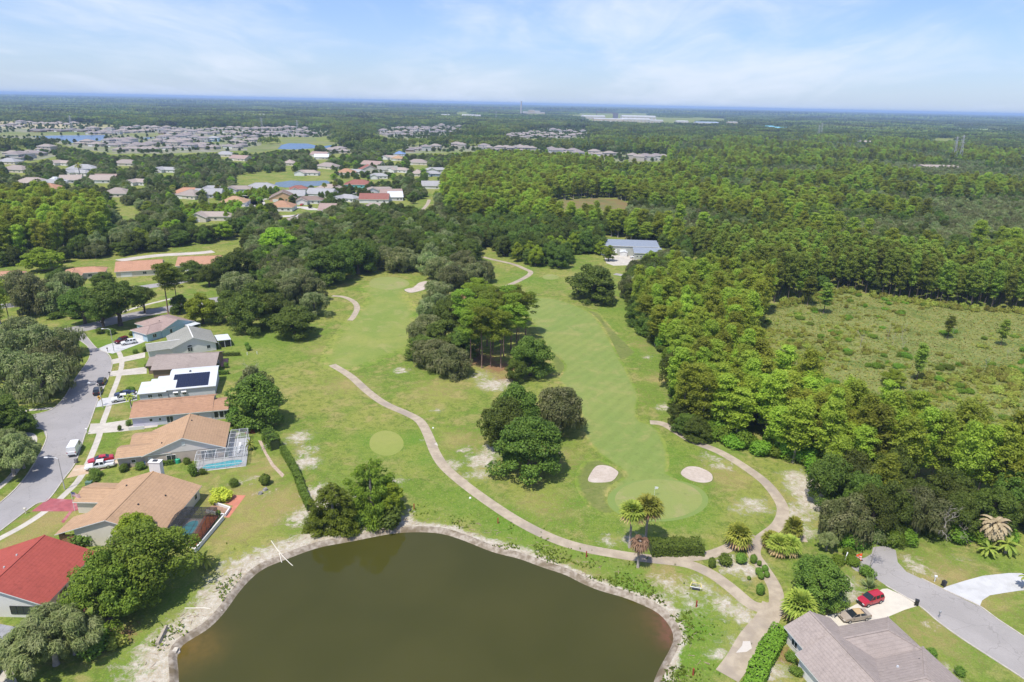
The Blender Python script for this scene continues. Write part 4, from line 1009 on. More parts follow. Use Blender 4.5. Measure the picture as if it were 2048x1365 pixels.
def window(root, x, y, z, w, h, face, name='window', lights=1, pm=None, fm=None, bars=0):
    """face: direction the wall looks, degrees (0 = +x)"""
    a = R(face); nx, ny = math.cos(a), math.sin(a); tx, ty = -ny, nx
    b = MB(); t_ = 0.07
    def bar_(u0, u1, v0, v1, dep=0.05):
        uc, vc = (u0+u1)/2, (v0+v1)/2; b.box(x + tx*uc + nx*0.02, y + ty*uc + ny*0.02, z + vc, dep*2, u1-u0, v1-v0, 0, a)
    bar_(-w/2, w/2, -h/2, -h/2+t_); bar_(-w/2, w/2, h/2-t_, h/2); bar_(-w/2, -w/2+t_, -h/2+t_, h/2-t_); bar_(w/2-t_, w/2, -h/2+t_, h/2-t_)
    for i in range(1, lights): bar_(-w/2 + w*i/lights - 0.03, -w/2 + w*i/lights + 0.03, -h/2+t_, h/2-t_)
    o = part(name, b, fm or trim_m, root)
    for i in range(lights):
        g = MB(); uc = -w/2 + w*(i+0.5)/lights; g.box(x + tx*uc + nx*0.01, y + ty*uc + ny*0.01, z, 0.05, w/lights-0.09, h-0.13, 0, a); part('pane', g, pm or glass_m, o)
    return o
def gdoor(root, x, y, w, h, face, mat=None):
    a = R(face); nx, ny = math.cos(a), math.sin(a); o = None
    b = MB(); b.box(x, y, h/2, 0.06, w, h, 0, a); o = part('garage_door', b, mat or door_m, root)
    for i in range(4):
        g = MB(); g.box(x+nx*0.04, y+ny*0.04, h*(i+0.5)/4, 0.05, w-0.15, h/4-0.07, 0, a); part('panel', g, mat or door_m, o)
    return o
def door(root, x, y, face, mat=None):
    a = R(face); b = MB(); b.box(x, y, 1.05, 0.12, 0.95, 2.1, 0, a); o = part('door', b, mat or door_m, root)
    g = MB(); nx, ny = math.cos(a), math.sin(a); g.box(x+nx*0.09-ny*0.35, y+ny*0.09+nx*0.35, 1.0, 0.06, 0.12, 0.05, 0, a); part('handle', g, dark_m, o); return o
def finish(root, RM, WM, rm, wm, caps=(), trim=None, capm=None):
    ro = part('roof', RM, [rm, trim or trim_m], root); part('wall', WM, wm, root)
    for a, b_ in caps:
        g = MB(); g.bar(Vector(a)+Vector((0, 0, 0.02)), Vector(b_)+Vector((0, 0, 0.02)), 0.3, 0, 0.07); part('ridge_cap', g, capm or rm, ro)
    return ro
def vent(ro, x, y, z, mat=None, s=0.3):
    b = MB(); b.box(x, y, z, s, s, 0.3, 0, 0, 0.7); part('vent', b, mat or dark_m, ro)
def screen_mat(name, c, a):
    if name in MATS: return MATS[name]
    m, t, p = _nodes(name); tr = t.nodes.new('ShaderNodeBsdfTransparent'); mx = t.nodes.new('ShaderNodeMixShader')
    p.inputs['Base Color'].default_value = (*c, 1); p.inputs['Roughness'].default_value = 0.8
    mx.inputs[0].default_value = a; t.links.new(tr.outputs[0], mx.inputs[1]); t.links.new(p.outputs[0], mx.inputs[2])
    t.links.new(mx.outputs[0], t.nodes['Material Output'].inputs[0]); MATS[name] = m; return m
TAN = shingle('tan_shingle', (0.44, 0.285, 0.175)); TAN2 = shingle('tan_brown_shingle', (0.42, 0.245, 0.155), 0.7)
REDR = shingle('red_shingle', (0.37, 0.085, 0.065), 0.8); GREYR = shingle('grey_brown_shingle', (0.33, 0.275, 0.245)); GREENGR = shingle('grey_green_shingle', (0.30, 0.295, 0.26))
PINKB = shingle('pink_brown_shingle', (0.36, 0.265, 0.235)); LGREY = shingle('light_grey_shingle', (0.36, 0.355, 0.36)); ORNG = shingle('orange_tile', (0.46, 0.255, 0.165)); WHITER = surf('white_roofing', (0.58, 0.60, 0.63), (0.52, 0.54, 0.57), 0.3, 0.6)
BROWNR = shingle('brown_shingle', (0.25, 0.185, 0.155)); REDB = shingle('red_brown_tile', (0.29, 0.125, 0.10)); BEIGER = shingle('beige_tile', (0.39, 0.325, 0.285)); RGREY = shingle('warm_grey_shingle', (0.345, 0.288, 0.258), 0.8)
W_white = wallm('white_stucco', (0.72, 0.70, 0.67)); W_taupe = wallm('taupe_stucco', (0.50, 0.41, 0.34)); W_grey = wallm('pale_grey_siding', (0.58, 0.58, 0.62)); W_cream = wallm('cream_stucco', (0.66, 0.60, 0.50)); W_blue = wallm('light_blue_stucco', (0.42, 0.56, 0.66)); W_brown = wallm('brown_wall', (0.24, 0.17, 0.12))
W_orange = wallm('peach_stucco', (0.62, 0.40, 0.22)); W_lilac = wallm('lilac_stucco', (0.60, 0.58, 0.66)); W_teal = wallm('turquoise_wall', (0.22, 0.58, 0.58)); W_bluegr = wallm('slate_blue_wall', (0.25, 0.33, 0.42))
brick_m = surf('brick_pier', (0.36, 0.19, 0.10), (0.26, 0.13, 0.07), 3.0, 0.9)

# --- red roofed house
h = thing('house', 'house with a plain red shingle gable roof and white walls', 'house', (-82.1, 95.3, 0))
RM, WM, cp = MB(), MB(), []
block(RM, WM, -8.6, 8.6, -6.9, 7.1, 2.8, 0.38, 'y', caps=cp); ro = finish(h, RM, WM, REDR, W_white, cp)
window(h, 4.5, -6.4, 1.45, 4.2, 1.6, -90, lights=4, fm=dark_m); window(h, -3, -6.4, 1.5, 1.6, 1.3, -90, lights=2)
window(h, 8.1, -2, 1.5, 2.0, 1.3, 0, lights=2); window(h, 8.1, 3, 1.5, 2.0, 1.3, 0, lights=2); door(h, 8.1, 0.6, 0)
for vx, vy in ((-4.5, 0.5), (-1.5, 2.0), (-1.2, -1.4)): vent(ro, vx, vy, 2.8+0.38*(8.6-abs(vx))+0.1, surf('vent_grey', (0.45, 0.45, 0.45)))
# --- grey roofed house at the pond's lower corner
cx_, cy_ = G('z2', 112, 1058, 2.8)
h = thing('house', 'house with a plain grey roof beside the weeping tree', 'house', (cx_-8, cy_-7.5, 0), R(4))
RM, WM, cp = MB(), MB(), []
block(RM, WM, -8, 8, -7.5, 7.5, 2.8, 0.30, 'y', caps=cp); finish(h, RM, WM, LGREY, W_white, cp, dark_m); window(h, 7.5, 2, 1.4, 2.2, 1.5, 0, lights=2); window(h, 7.5, -3, 1.4, 2.2, 1.5, 0, lights=2)

# --- tan house with the dark screened lanai
h = thing('house', 'sprawling tan-roofed house with white chimney and dark screened pool cage', 'house', (-74.2, 116, 0))
RM, WM, cp = MB(), MB(), []
zf = lambda x: 6.06 - 0.34*abs(x)
slab(RM, [(x, y, zf(x)) for x, y in [(0, -8.8), (9.7, -8.8), (9.7, 9.1), (0, 9.1)]])
slab(RM, [(x, y, zf(x)) for x, y in [(0, -8.8), (0, 9.1), (-7.0, 9.1), (-7.0, -2.9), (-9.95, -2.9), (-9.95, -8.8)]])
cp += [((0, -8.8, 6.06), (0, 9.1, 6.06))]
G2, W2 = MB(), MB(); block(RM, WM, -13.1, -1.0, 1.8, 9.3, 2.85, 0.30, 'x', caps=cp)
WM.add([(-6.5, -8.3, 0), (9.2, -8.3, 0), (9.2, -8.3, zf(9.2)-.2), (0, -8.3, 5.86), (-6.5, -8.3, zf(6.5)-.2)], [(0, 1, 2, 3, 4)])
WM.add([(-6.5, 8.6, 0), (9.2, 8.6, 0), (9.2, 8.6, zf(9.2)-.2), (0, 8.6, 5.86), (-6.5, 8.6, zf(6.5)-.2)], [(4, 3, 2, 1, 0)])
WM.add([(9.2, -8.3, 0), (9.2, 8.6, 0), (9.2, 8.6, zf(9.2)-.2), (9.2, -8.3, zf(9.2)-.2), (-6.5, -8.3, 0), (-6.5, 8.6, 0), (-6.5, 8.6, zf(6.5)-.2), (-6.5, -8.3, zf(6.5)-.2)], [(0, 1, 2, 3), (7, 6, 5, 4)])
ro = finish(h, RM, WM, TAN, W_cream, cp)
b = MB(); b.box(-9.2, -7.9, 1.2, 0.9, 0.5, 2.4); b.box(-7.9, -8.1, 1.1, 2.4, 0.4, 2.2); part('brick_pier', b, brick_m, h)
b = MB(); b.box(-9.3, -3.5, 1.28, 0.5, 0.5, 2.56); part('porch_post', b, trim_m, h)
b = MB(); b.box(0.4, 9.6, 4.0, 2.3, 1.3, 8.0); b.box(0.4, 9.6, 8.06, 2.5, 1.5, 0.14); ch = part('chimney', b, W_white, h)
b = MB(); b.box(0.4, 9.6, 8.2, 0.9, 0.7, 0.2); part('flue', b, dark_m, ch)
window(h, -4.8, -8.3, 1.6, 1.0, 1.2, -90); window(h, 0.4, -8.3, 1.6, 1.0, 1.4, -90); window(h, 4.5, -8.3, 1.6, 1.6, 1.4, -90, lights=2); window(h, 9.2, 6.8, 1.5, 1.1, 1.3, 0); gdoor(h, -12.63, 5.5, 4.9, 2.2, 180)
door(h, -6.56, -4.5, 180)
for vx, vy in ((2.6, -2.2), (5.4, 2.6), (-3.6, 5)): vent(ro, vx, vy, zf(vx)+0.12)
def cage(name, label, cat, loc, rz, boxes, fm, sm, grid=2.4, group=None):
    """screen enclosure: posts, beams and mesh"""
    c = thing(name, label, cat, loc, rz, group)
    def bars(nm, a, b_, w=0.055):
        g = MB(); g.bar(a, b_, w); part(nm, g, fm, c)
    for (x0, x1, y0, y1, h0, h1) in boxes:                       # h0 height on the low side (y0), h1 in the middle
        nx = max(2, int(round((x1-x0)/grid))); ny = max(2, int(round((y1-y0)/grid)))
        X = np.linspace(x0, x1, nx+1); Y = np.linspace(y0, y1, ny+1)
        hz = lambda y: h0 + (h1-h0)*(1-abs((y-(y0+y1)/2)/((y1-y0)/2)))
        for x in X:
            bars('post', (x, y0, 0), (x, y0, h0)); bars('post', (x, y1, 0), (x, y1, h0))
            for j in range(ny): bars('beam', (x, Y[j], hz(Y[j])), (x, Y[j+1], hz(Y[j+1])))
        for y in Y[1:-1]:
            bars('post', (x0, y, 0), (x0, y, hz(y))); bars('post', (x1, y, 0), (x1, y, hz(y)))
        for y in Y: bars('beam', (x0, y, hz(y)), (x1, y, hz(y)))
        for z in (1.0,):
            bars('rail', (x0, y0, z), (x1, y0, z), 0.07); bars('rail', (x1, y0, z), (x1, y1, z), 0.07); bars('rail', (x0, y0, z), (x0, y1, z), 0.07)
        g = MB()
        g.add([(x0, y0, 0.02), (x1, y0, 0.02), (x1, y0, h0), (x0, y0, h0)], [(0, 1, 2, 3)]); g.add([(x0, y1, 0.02), (x1, y1, 0.02), (x1, y1, h0), (x0, y1, h0)], [(0, 1, 2, 3)])
        ym = (y0+y1)/2
        for x in (x0, x1): g.add([(x, y0, 0.02), (x, y1, 0.02), (x, y1, h0), (x, ym, h1), (x, y0, h0)], [(0, 1, 2, 3, 4)])
        g.add([(x0, y0, h0), (x1, y0, h0), (x1, ym, h1), (x0, ym, h1), (x0, y1, h0), (x1, y1, h0)], [(0, 1, 2, 3), (3, 2, 5, 4)])
        part('screen', g, sm, c)
    return c
cage('pool_cage', 'dark framed screen pool cage against the sprawling tan-roofed house', 'pool cage', (-66.0, 113.2, 0), 0, [(1.6, 7.8, -4.6, 4.2, 2.6, 3.7)], dark_m, screen_mat('dark_screen', (0.02, 0.02, 0.02), 0.5), 1.7)
deck_m = surf('pool_deck', (0.42, 0.34, 0.27), (0.36, 0.29, 0.24), 0.8, 0.9)
sheet('pool_deck', [(-64.4, 108.7), (-58.3, 108.7), (-58.3, 117.3), (-64.4, 117.3)], 0.02, deck_m)
poolw_m = plain('pool_water', (0.10, 0.46, 0.52), 0.08)
def pool(label, pts, group=None):
    c0 = np.mean(pts, 0); p_ = smooth_closed([tuple(np.array(q)-c0) for q in pts], 4)
    t_ = thing('swimming_pool', label, 'pool', (c0[0], c0[1], 0), 0, group)
    obj('water', poly_mesh('water', p_, 0.06, poolw_m), t_)
    b = MB(); big = [(x*1.06, y*1.10) for x, y in p_]; n_ = len(p_)
    b.add([(*q, 0.03) for q in big] + [(*q, 0.10) for q in big] + [(*q, 0.10) for q in p_] + [(*q, 0.05) for q in p_], [(k*n_+i, k*n_+(i+1) % n_, (k+1)*n_+(i+1) % n_, (k+1)*n_+i) for k in range(3) for i in range(n_)])
    part('coping', b, white_conc_m, t_)
pool('turquoise pool inside the dark framed screen cage', [(-63.6, 109.6), (-61.6, 109.4), (-61.2, 113.5), (-61.8, 116.2), (-63.4, 115.8), (-64.0, 112.5)])
# raised mulch bed, white retaining wall and terraces behind it
mulch_m = surf('orange_mulch', (0.42, 0.125, 0.05), (0.32, 0.10, 0.045), 1.6, 0.95)
def raised(name, label, cat, pts, h_, m_top, m_side, group=None):
    b = MB(); b.prism(pts, -0.05, h_, 0, 1); o = obj(name, b.mesh(name, [m_top, m_side])); tag(o, label, cat, group); return o
raised('planting_bed', 'raised bed of orange mulch beside the dark pool cage', 'planting bed', GL('z2', [(1100, 560), (1205, 380), (1285, 385), (1140, 575)], 0.4), 0.4, mulch_m, W_white)
def lowwall(label, k, pts, z, w, h_, name='retaining_wall', mat=None):
    q = GL(k, pts, z); b = MB()
    for a, c in zip(q[:-1], q[1:]): b.bar((*a, z-h_/2), (*c, z-h_/2), w, 0, h_)
    return tag(obj(name, b.mesh(name, mat or W_white)), label, 'wall')
lowwall('long white retaining wall beside the bed of orange mulch', 'z2', [(1140, 585), (1310, 385)], 0.9, 0.25, 1.1)
lowwall('short zigzag white wall beside the red paved terrace', 'z2', [(1292, 243), (1250, 303), (1350, 335), (1320, 378), (1210, 352)], 0.6, 0.25, 0.7)
terr_m = surf('terracotta_paving', (0.52, 0.20, 0.13), (0.44, 0.17, 0.11), 0.8, 0.9)
sheet('terrace', GL('z2', [(1345, 265), (1443, 268), (1405, 320), (1345, 400), (1310, 395), (1370, 330), (1320, 315)]), 0.025, terr_m)
sheet('terrace', GL('z2', [(1205, 350), (1260, 320), (1345, 345), (1310, 380), (1205, 375)]), 0.02, surf('brown_mulch', (0.25, 0.14, 0.09), (0.33, 0.22, 0.16), 1.5, 0.95))

# --- tan gable house with the white pool cage
A3 = R(17); h = thing('house', 'tan-roofed house with wide taupe gable beside the white pool cage', 'house', (-88.0, 135.2, 0), A3)
RM, WM, cp = MB(), MB(), []
block(RM, WM, 4.9, 22.7, 0, 13.4, 2.8, 0.40, 'y', caps=cp); block(RM, WM, -0.6, 11.0, 0.35, 6.9, 2.83, 0.30, 'x', caps=cp[:0]); block(RM, WM, 1.3, 9, 6.5, 12.9, 2.86, 0.30, 'x')
ro = finish(h, RM, WM, TAN, W_taupe, cp)
window(h, 10.9, 0.5, 1.5, 2.0, 1.4, -90, lights=2); door(h, 6.6, 0.45, -90); window(h, 3.0, 0.85, 1.5, 1.0, 0.9, -90); window(h, 18.8, 0.5, 1.4, 3.2, 1.9, -90, lights=4); gdoor(h, -0.13, 3.6, 4.9, 2.2, 180); window(h, 22.2, 5, 1.4, 2.4, 1.9, 0, lights=2); window(h, 22.2, 9.5, 1.4, 2.4, 1.9, 0, lights=2)
b = MB(); b.add([(5.6, 0.46, 2.75), (22.0, 0.46, 2.75), (13.8, 0.46, 6.0), (5.6, 0.49, 2.75), (22.0, 0.49, 2.75), (13.8, 0.49, 6.0)], [(0, 1, 2), (0, 3, 4, 1), (1, 4, 5, 2), (2, 5, 3, 0)]); part('gable_siding', b, wallm('pale_siding', (0.68, 0.61, 0.57)), h)
b = MB(); b.box(13.8, 0.43, 4.7, 0.06, 0.7, 0.9, 0, R(90)); part('gable_vent', b, trim_m, h)
for vx, vy in ((14.6, 9.8), (9.0, 2.4)): vent(ro, vx, vy, 2.8+0.40*(8.9-abs(vx-13.8))+0.1)
l3 = lambda x, y: (-88.0 + x*math.cos(A3) - y*math.sin(A3), 135.2 + x*math.sin(A3) + y*math.cos(A3))
cage('pool_cage', 'white framed screen pool cage around the kidney shaped pool', 'pool cage', (-88.0, 135.2, 0), A3, [(16.6, 27.0, -4.9, -0.15, 2.75, 3.0), (23.1, 27.0, -0.15, 9.6, 2.6, 2.9)], alu_m, screen_mat('pale_screen', (0.25, 0.26, 0.28), 0.22), 2.2)
sheet('pool_deck', [l3(16.4, -5.1), l3(27.2, -5.1), l3(27.2, 9.8), l3(22.9, 9.8), l3(22.9, 0.3), l3(16.4, 0.3)], 0.02, white_conc_m)
pool('kidney shaped turquoise pool inside the white framed screen cage', [l3(*q) for q in [(17.8, -3.6), (19.5, -4.4), (22, -4.5), (24.8, -4.2), (26.2, -3.2), (25.8, -1.9), (23.5, -1.5), (21, -2.0), (18.6, -2.2)]])
# --- long tan brown house
A4 = R(16); h = thing('house', 'long low house with mottled tan brown roof and lilac walls', 'house', (-96.4, 155.9, 0), A4)
RM, WM, cp = MB(), MB(), []
block(RM, WM, 0, 19.6, 0, 11.5, 2.8, 0.34, 'x', caps=cp); block(RM, WM, 16.0, 23.4, 0.12, 8.6, 2.77, 0.30, 'x'); ro = finish(h, RM, WM, TAN2, W_lilac, cp)
for x in (20.3, 21.6, 22.6): window(h, x, 0.62, 1.35, 1.1 if x < 22 else 0.8, 1.9, -90, 'screen_panel', 1, plain('dark_screen_glass', (0.02, 0.022, 0.025), 0.4))
for x, w_ in ((4.8, 0.8), (6.9, 0.6), (15.6, 1.3)): window(h, x, 0.5, 1.6, w_, 0.8, -90)
b = MB(); b.box(1.6, -1.2, 0.45, 3.6, 0.12, 0.9); part('courtyard_wall', b, W_white, h)
gdoor(h, 0.47, 5.6, 4.9, 2.2, 180); window(h, 9.2, 0.5, 1.3, 1.6, 1.8, -90, lights=2)
# --- white roofed house with solar panels
A5 = R(17.9); h = thing('house', 'white metal roofed house carrying a dark solar array', 'house', (-102.5, 171.4, 0), A5)
RM, WM = MB(), MB()
slab(RM, [(7.2, 0, 2.9), (20.0, 0, 2.9), (20.0, 10.8, 4.45), (7.2, 10.8, 4.45)]); slab(RM, [(7.2, 10.8, 4.45), (20.0, 10.8, 4.45), (20.0, 13.2, 4.1), (7.2, 13.2, 4.1)])
slab(RM, [(0, -0.2, 2.6), (7.17, -0.2, 2.6), (7.17, 9.8, 3.5), (4.0, 9.8, 3.5), (4.0, 8.4, 3.37), (2.4, 8.4, 3.37), (2.4, 7.0, 3.25), (0, 7.0, 3.25)])
WM.add([(7.5, .4, 0), (19.6, .4, 0), (19.6, .4, 2.72), (7.5, .4, 2.72), (19.6, 12.9, 0), (19.6, 12.9, 3.8), (19.6, 10.8, 4.2), (7.5, 12.9, 0), (7.5, 12.9, 3.8), (7.5, 10.8, 4.2)], [(0, 1, 2, 3), (1, 4, 5, 6, 2), (4, 7, 8, 5), (7, 0, 3, 9, 8)])
WM.add([(0.4, .2, 0), (7.5, .2, 0), (7.5, .2, 2.42), (.4, .2, 2.42), (.4, 6.6, 0), (.4, 6.6, 3.0), (7.4, 6.6, 0), (7.4, 6.6, 3.0)], [(0, 1, 2, 3), (4, 0, 3, 5), (6, 4, 5, 7)])
ro = finish(h, RM, WM, WHITER, W_grey)
pan_m = plain('solar_cell', (0.012, 0.014, 0.035), 0.18, 0, 0.6); panf = MB()
def solar(xa, ya):
    za = 2.9 + (ya)*1.55/10.8
    f_ = MB(); s_ = 1.55/10.8
    f_.add([(xa, ya, za+0.06), (xa+1.02, ya, za+0.06), (xa+1.02, ya+1.48, za+0.06+1.48*s_), (xa, ya+1.48, za+0.06+1.48*s_)] + [(xa, ya, za+0.11), (xa+1.02, ya, za+0.11), (xa+1.02, ya+1.48, za+0.11+1.48*s_), (xa, ya+1.48, za+0.11+1.48*s_)], [(3, 2, 1, 0), (4, 5, 6, 7), (0, 1, 5, 4), (1, 2, 6, 5), (2, 3, 7, 6), (3, 0, 4, 7)])
    part('solar_panel', f_, pan_m, ro)
for j in range(5):
    for i in range(9):
        if j < 3 and i == 0: continue
        solar(8.5 + i*1.05, 0.75 + j*1.52)
for x in (3.0, 5.5, 9.5, 11.6): window(h, x, 0.2 if x < 7.5 else 0.4, 1.5, 1.1, 1.0, -90, lights=2)
for x in (9.5, 11.6):
    b = MB(); b.add([(x-.65, .42, 2.3), (x+.65, .42, 2.3), (x+.65, -.2, 1.95), (x-.65, -.2, 1.95), (x-.65, .42, 2.25), (x+.65, .42, 2.25), (x+.65, -.2, 1.9), (x-.65, -.2, 1.9)], [(0, 1, 2, 3)[::-1], (4, 5, 6, 7), (3, 2, 6, 7), (0, 3, 7, 4), (1, 5, 6, 2)]); part('awning', b, alu_m, h)
vent(ro, 12.5, 9.6, 4.45, None, 0.6)
# --- grey brown roofed house
A6 = R(12); h = thing('house', 'house with a broad grey brown shingle roof behind the solar array', 'house', (-107.2, 188.4, 0), A6)
RM, WM, cp = MB(), MB(), []
block(RM, WM, -0.3, 18.0, 0, 14.0, 2.75, 0.33, 'x', caps=cp); block(RM, WM, -2.6, 6, 3.6, 12.2, 2.8, 0.28, 'x'); finish(h, RM, WM, GREYR, W_brown, cp, BROWNR)
window(h, 7, 0.5, 1.5, 1.4, 1.0, -90, lights=2); window(h, 12, 0.5, 1.5, 1.4, 1.0, -90, lights=2); gdoor(h, -2.13, 8, 4.6, 2.2, 180); window(h, 17.5, 6, 1.4, 2.6, 1.9, 0, lights=2)
# --- grey green gable house
A7 = R(31); h = thing('house', 'white gabled house with grey green roof and arched window', 'house', (-104.1, 210.3, 0), A7)
RM, WM, cp = MB(), MB(), []
block(RM, WM, -7.2, 7.0, 0, 14.5, 2.8, 0.40, 'y', caps=cp); block(RM, WM, -13.9, -1.5, 0.9, 8.6, 2.83, 0.33, 'x', caps=cp); finish(h, RM, WM, GREENGR, W_white, cp, trim_m, trim_m)
window(h, -1.4, 0.5, 1.6, 1.5, 1.5, -90, lights=2); window(h, 4.2, 0.5, 1.6, 1.2, 1.2, -90)
b = MB(); b.add([(-1.4 + 0.75*math.cos(a), 0.44, 2.5 + 0.55*math.sin(a)) for a in np.linspace(0, math.pi, 9)], [tuple(range(9))]); part('arched_window', b, glass_m, h)
gdoor(h, -13.43, 4.7, 4.6, 2.2, 180)
pc = thing('patio_cover', 'white flat roofed screened patio beside the grey green gabled house', 'patio', (-104.1, 210.3, 0), A7)
b = MB(); b.add([(7.3, 2, 2.75), (11.6, 2, 2.55), (11.6, 8.5, 2.55), (7.3, 8.5, 2.75), (7.3, 2, 2.63), (11.6, 2, 2.43), (11.6, 8.5, 2.43), (7.3, 8.5, 2.63)], [(0, 1, 2, 3), (7, 6, 5, 4), (0, 4, 5, 1), (1, 5, 6, 2), (2, 6, 7, 3), (3, 7, 4, 0)]); part('roof', b, WHITER, pc)
for x, y in ((7.6, 2.2), (9.5, 2.2), (11.4, 2.2), (11.4, 5.2), (11.4, 8.3), (7.6, 8.3)):
    b = MB(); b.bar((x, y, 0), (x, y, 2.45), 0.12); part('post', b, alu_m, pc)
b = MB(); b.add([(7.6, 2.2, 0), (11.4, 2.2, 0), (11.4, 2.2, 2.42), (7.6, 2.2, 2.5), (11.4, 8.3, 0), (11.4, 8.3, 2.42)], [(0, 1, 2, 3), (1, 4, 5, 2)]); part('screen', b, screen_mat('patio_screen', (0.02, 0.02, 0.02), 0.7), pc)
# --- pink brown house with blue walls
h = thing('house', 'light blue house with pink brown hip roof beside the street', 'house', (-124.9, 220.2, 0), R(-29.4))
RM, WM, cp = MB(), MB(), []
block(RM, WM, -15, 0.5, 5.2, 18.6, 2.8, 0.36, 'x', hip=(1, 0), caps=cp); block(RM, WM, -9.2, 0.1, -0.2, 11, 2.83, 0.30, 'y', hip=(1, 0), caps=cp); ro = finish(h, RM, WM, PINKB, W_blue, cp)
gdoor(h, -5.2, 0.27, 4.9, 2.2, -90, trim_m); window(h, -0.4, 3, 1.5, 1.4, 1.3, 0, lights=2); window(h, 0.0, 9, 1.6, 1.0, 1.5, 0); window(h, 0.0, 15, 1.6, 1.4, 1.3, 0, lights=2)
vent(ro, -6, 9, 4.3); vent(ro, -4.5, 8.4, 4.1)
b = MB(); b.box(2.0, 16.2, 2.5, 3.2, 4.4, 0.14); o = part('patio_roof', b, WHITER, h)
for x, y in ((3.4, 14.2), (3.4, 18.2)):
    g = MB(); g.bar((x, y, 0), (x, y, 2.45), 0.12); part('post', g, alu_m, o)
# --- house at lower right
AR = R(14.6); h = thing('house', 'house with a many-angled warm grey shingle roof beside the cream drive', 'house', (48.4, 85.8, 0), AR)
RM, WM, cp = MB(), MB(), []
block(RM, WM, -5.7, 5.7, -19, -2.7, 2.8, 0.45, 'y', caps=cp); block(RM, WM, -4.0, 4.6, -5, 2.6, 2.86, 0.50, 'y', caps=cp); block(RM, WM, -1.0, 14.0, -6.9, 0.7, 2.83, 0.40, 'x', hip=(0, 1), caps=cp)
block(RM, WM, 0.5, 14.5, -20, -5.9, 2.77, 0.36, 'x', hip=(0, 1), caps=cp); ro = finish(h, RM, WM, RGREY, W_white, cp, trim_m)
for x, y, w_ in ((-5.2, -8.6, 2.6), (-5.2, -12.4, 2.6)): window(h, x, y, 1.35, w_, 2.0, 180, 'screen_panel', 2, plain('dark_screen_glass', (0.02, 0.022, 0.025), 0.4), alu_m)
window(h, -3.5, 0.2, 1.5, 1.4, 1.2, 180, lights=2); window(h, 8, 0.2, 1.5, 2, 1.2, 90, lights=2); gdoor(h, 13.5, -2.3, 4.6, 2.2, 0)
vent(ro, 6.2, -9.5, 4.2, WHITER); vent(ro, 11.0, -8.6, 3.6)
# --- orange roofed row beyond the cross street
def simple_house(x, y, yaw, lx, ly, rm, wm, label, typ='gable', ze=2.8, pitch=0.36, group=None, garage=True, cap=True):
    h = thing('house', label, 'house', (x, y, 0), yaw, group); RM, WM, cp = MB(), MB(), []
    if typ == 'gable': block(RM, WM, -lx/2, lx/2, -ly/2, ly/2, ze, pitch, 'x', caps=cp)
    elif typ == 'gabley': block(RM, WM, -lx/2, lx/2, -ly/2, ly/2, ze, pitch, 'y', caps=cp)
    elif typ == 'hip': block(RM, WM, -lx/2, lx/2, -ly/2, ly/2, ze, pitch, 'x', hip=(1, 1), caps=cp)
    elif typ == 'L':
        block(RM, WM, -lx/2, lx/2, -ly*0.15, ly/2, ze, pitch, 'x', hip=(1, 1), caps=cp); block(RM, WM, -lx/2+0.6, -lx/2+lx*0.48, -ly/2, ly*0.2, ze+0.03, pitch, 'y', hip=(0, 0), caps=cp)
    elif typ == 'two':
        block(RM, WM, -lx/2, lx/2, -ly/2, ly/2, ze+2.7, pitch, 'x', hip=(1, 1), caps=cp); block(RM, WM, -lx/2-0.3, lx*0.1, -ly/2-2.2, -ly/2+5, ze, pitch, 'x', hip=(1, 1))
    finish(h, RM, WM, rm, wm, cp if cap else ())
    fy = -ly/2 + 0.5 if typ not in ('L', 'two') else (-ly/2+0.5 if typ == 'L' else -ly/2-1.7)
    gx = -lx*0.26
    if garage: gdoor(h, gx, fy-0.03, min(4.6, lx*0.3), 2.1, -90, trim_m)
    wy = fy if typ not in ('L', 'two') else (-ly*0.15+0.5 if typ == 'L' else -ly/2+0.5)
    for t_ in (0.12, 0.34): window(h, lx*t_, wy, 1.5, 1.6, 1.2, -90, lights=2)
    window(h, lx/2-0.5, 0, 1.5, 1.6, 1.2, 0, lights=2)
    if typ == 'two':
        for t_ in (-0.3, 0.0, 0.3): window(h, lx*t_, -ly/2+0.5, 4.3, 1.3, 1.3, -90, lights=2)
    return h
simple_house(-178.0, 318.0, R(22), 20, 17, ORNG, W_cream, 'house with orange gable roof and white gable end behind the cross street', 'gable')
simple_house(-154.5, 331.0, R(14), 21, 16, ORNG, W_cream, 'pale walled house with broad orange roof, last of the row behind the cross street', 'gable')
simple_house(-197.0, 305.5, R(24), 17, 15, ORNG, W_cream, 'orange roofed house half hidden by oaks behind the cross street', 'L')
x, y = G('z8', 20, 600); simple_house(x, y, R(20), 16, 11, ORNG, W_cream, 'orange roof showing behind the tallest roadside tree', 'L')

# --- metal service building
x0_, y0_ = G('a6', 1270, 440); x1_, y1_ = G('a6', 1570, 450); ang = math.atan2(y1_-y0_, x1_-x0_); Lw = math.hypot(x1_-x0_, y1_-y0_)
h = thing('service_building', 'pale metal service building with white roller doors and low roof', 'building', (x0_, y0_, 0), ang)
RM, WM = MB(), MB(); metr = surf('metal_roof', (0.27, 0.30, 0.35), (0.24, 0.27, 0.32), 0.5, 0.5, None, 0.1, 0, 0.1)
slab(RM, [(-0.5, -0.4, 5.6), (Lw*1.02, -0.4, 5.6), (Lw*1.9, -0.4, 5.6), (Lw*1.9, 14, 6.6), (-0.5, 14, 6.6)], 0.25); slab(RM, [(Lw*1.03, -9, 3.6), (Lw*1.95, -9, 3.6), (Lw*1.95, -0.45, 5.2), (Lw*1.03, -0.45, 5.2)], 0.2)
WM.prism([(0, 0), (Lw*1.85, 0), (Lw*1.85, 13.5), (0, 13.5)], 0, 5.3); WM.prism([(Lw*1.06, -8.6), (Lw*1.9, -8.6), (Lw*1.9, -0.02), (Lw*1.06, -0.02)], 0, 3.3)
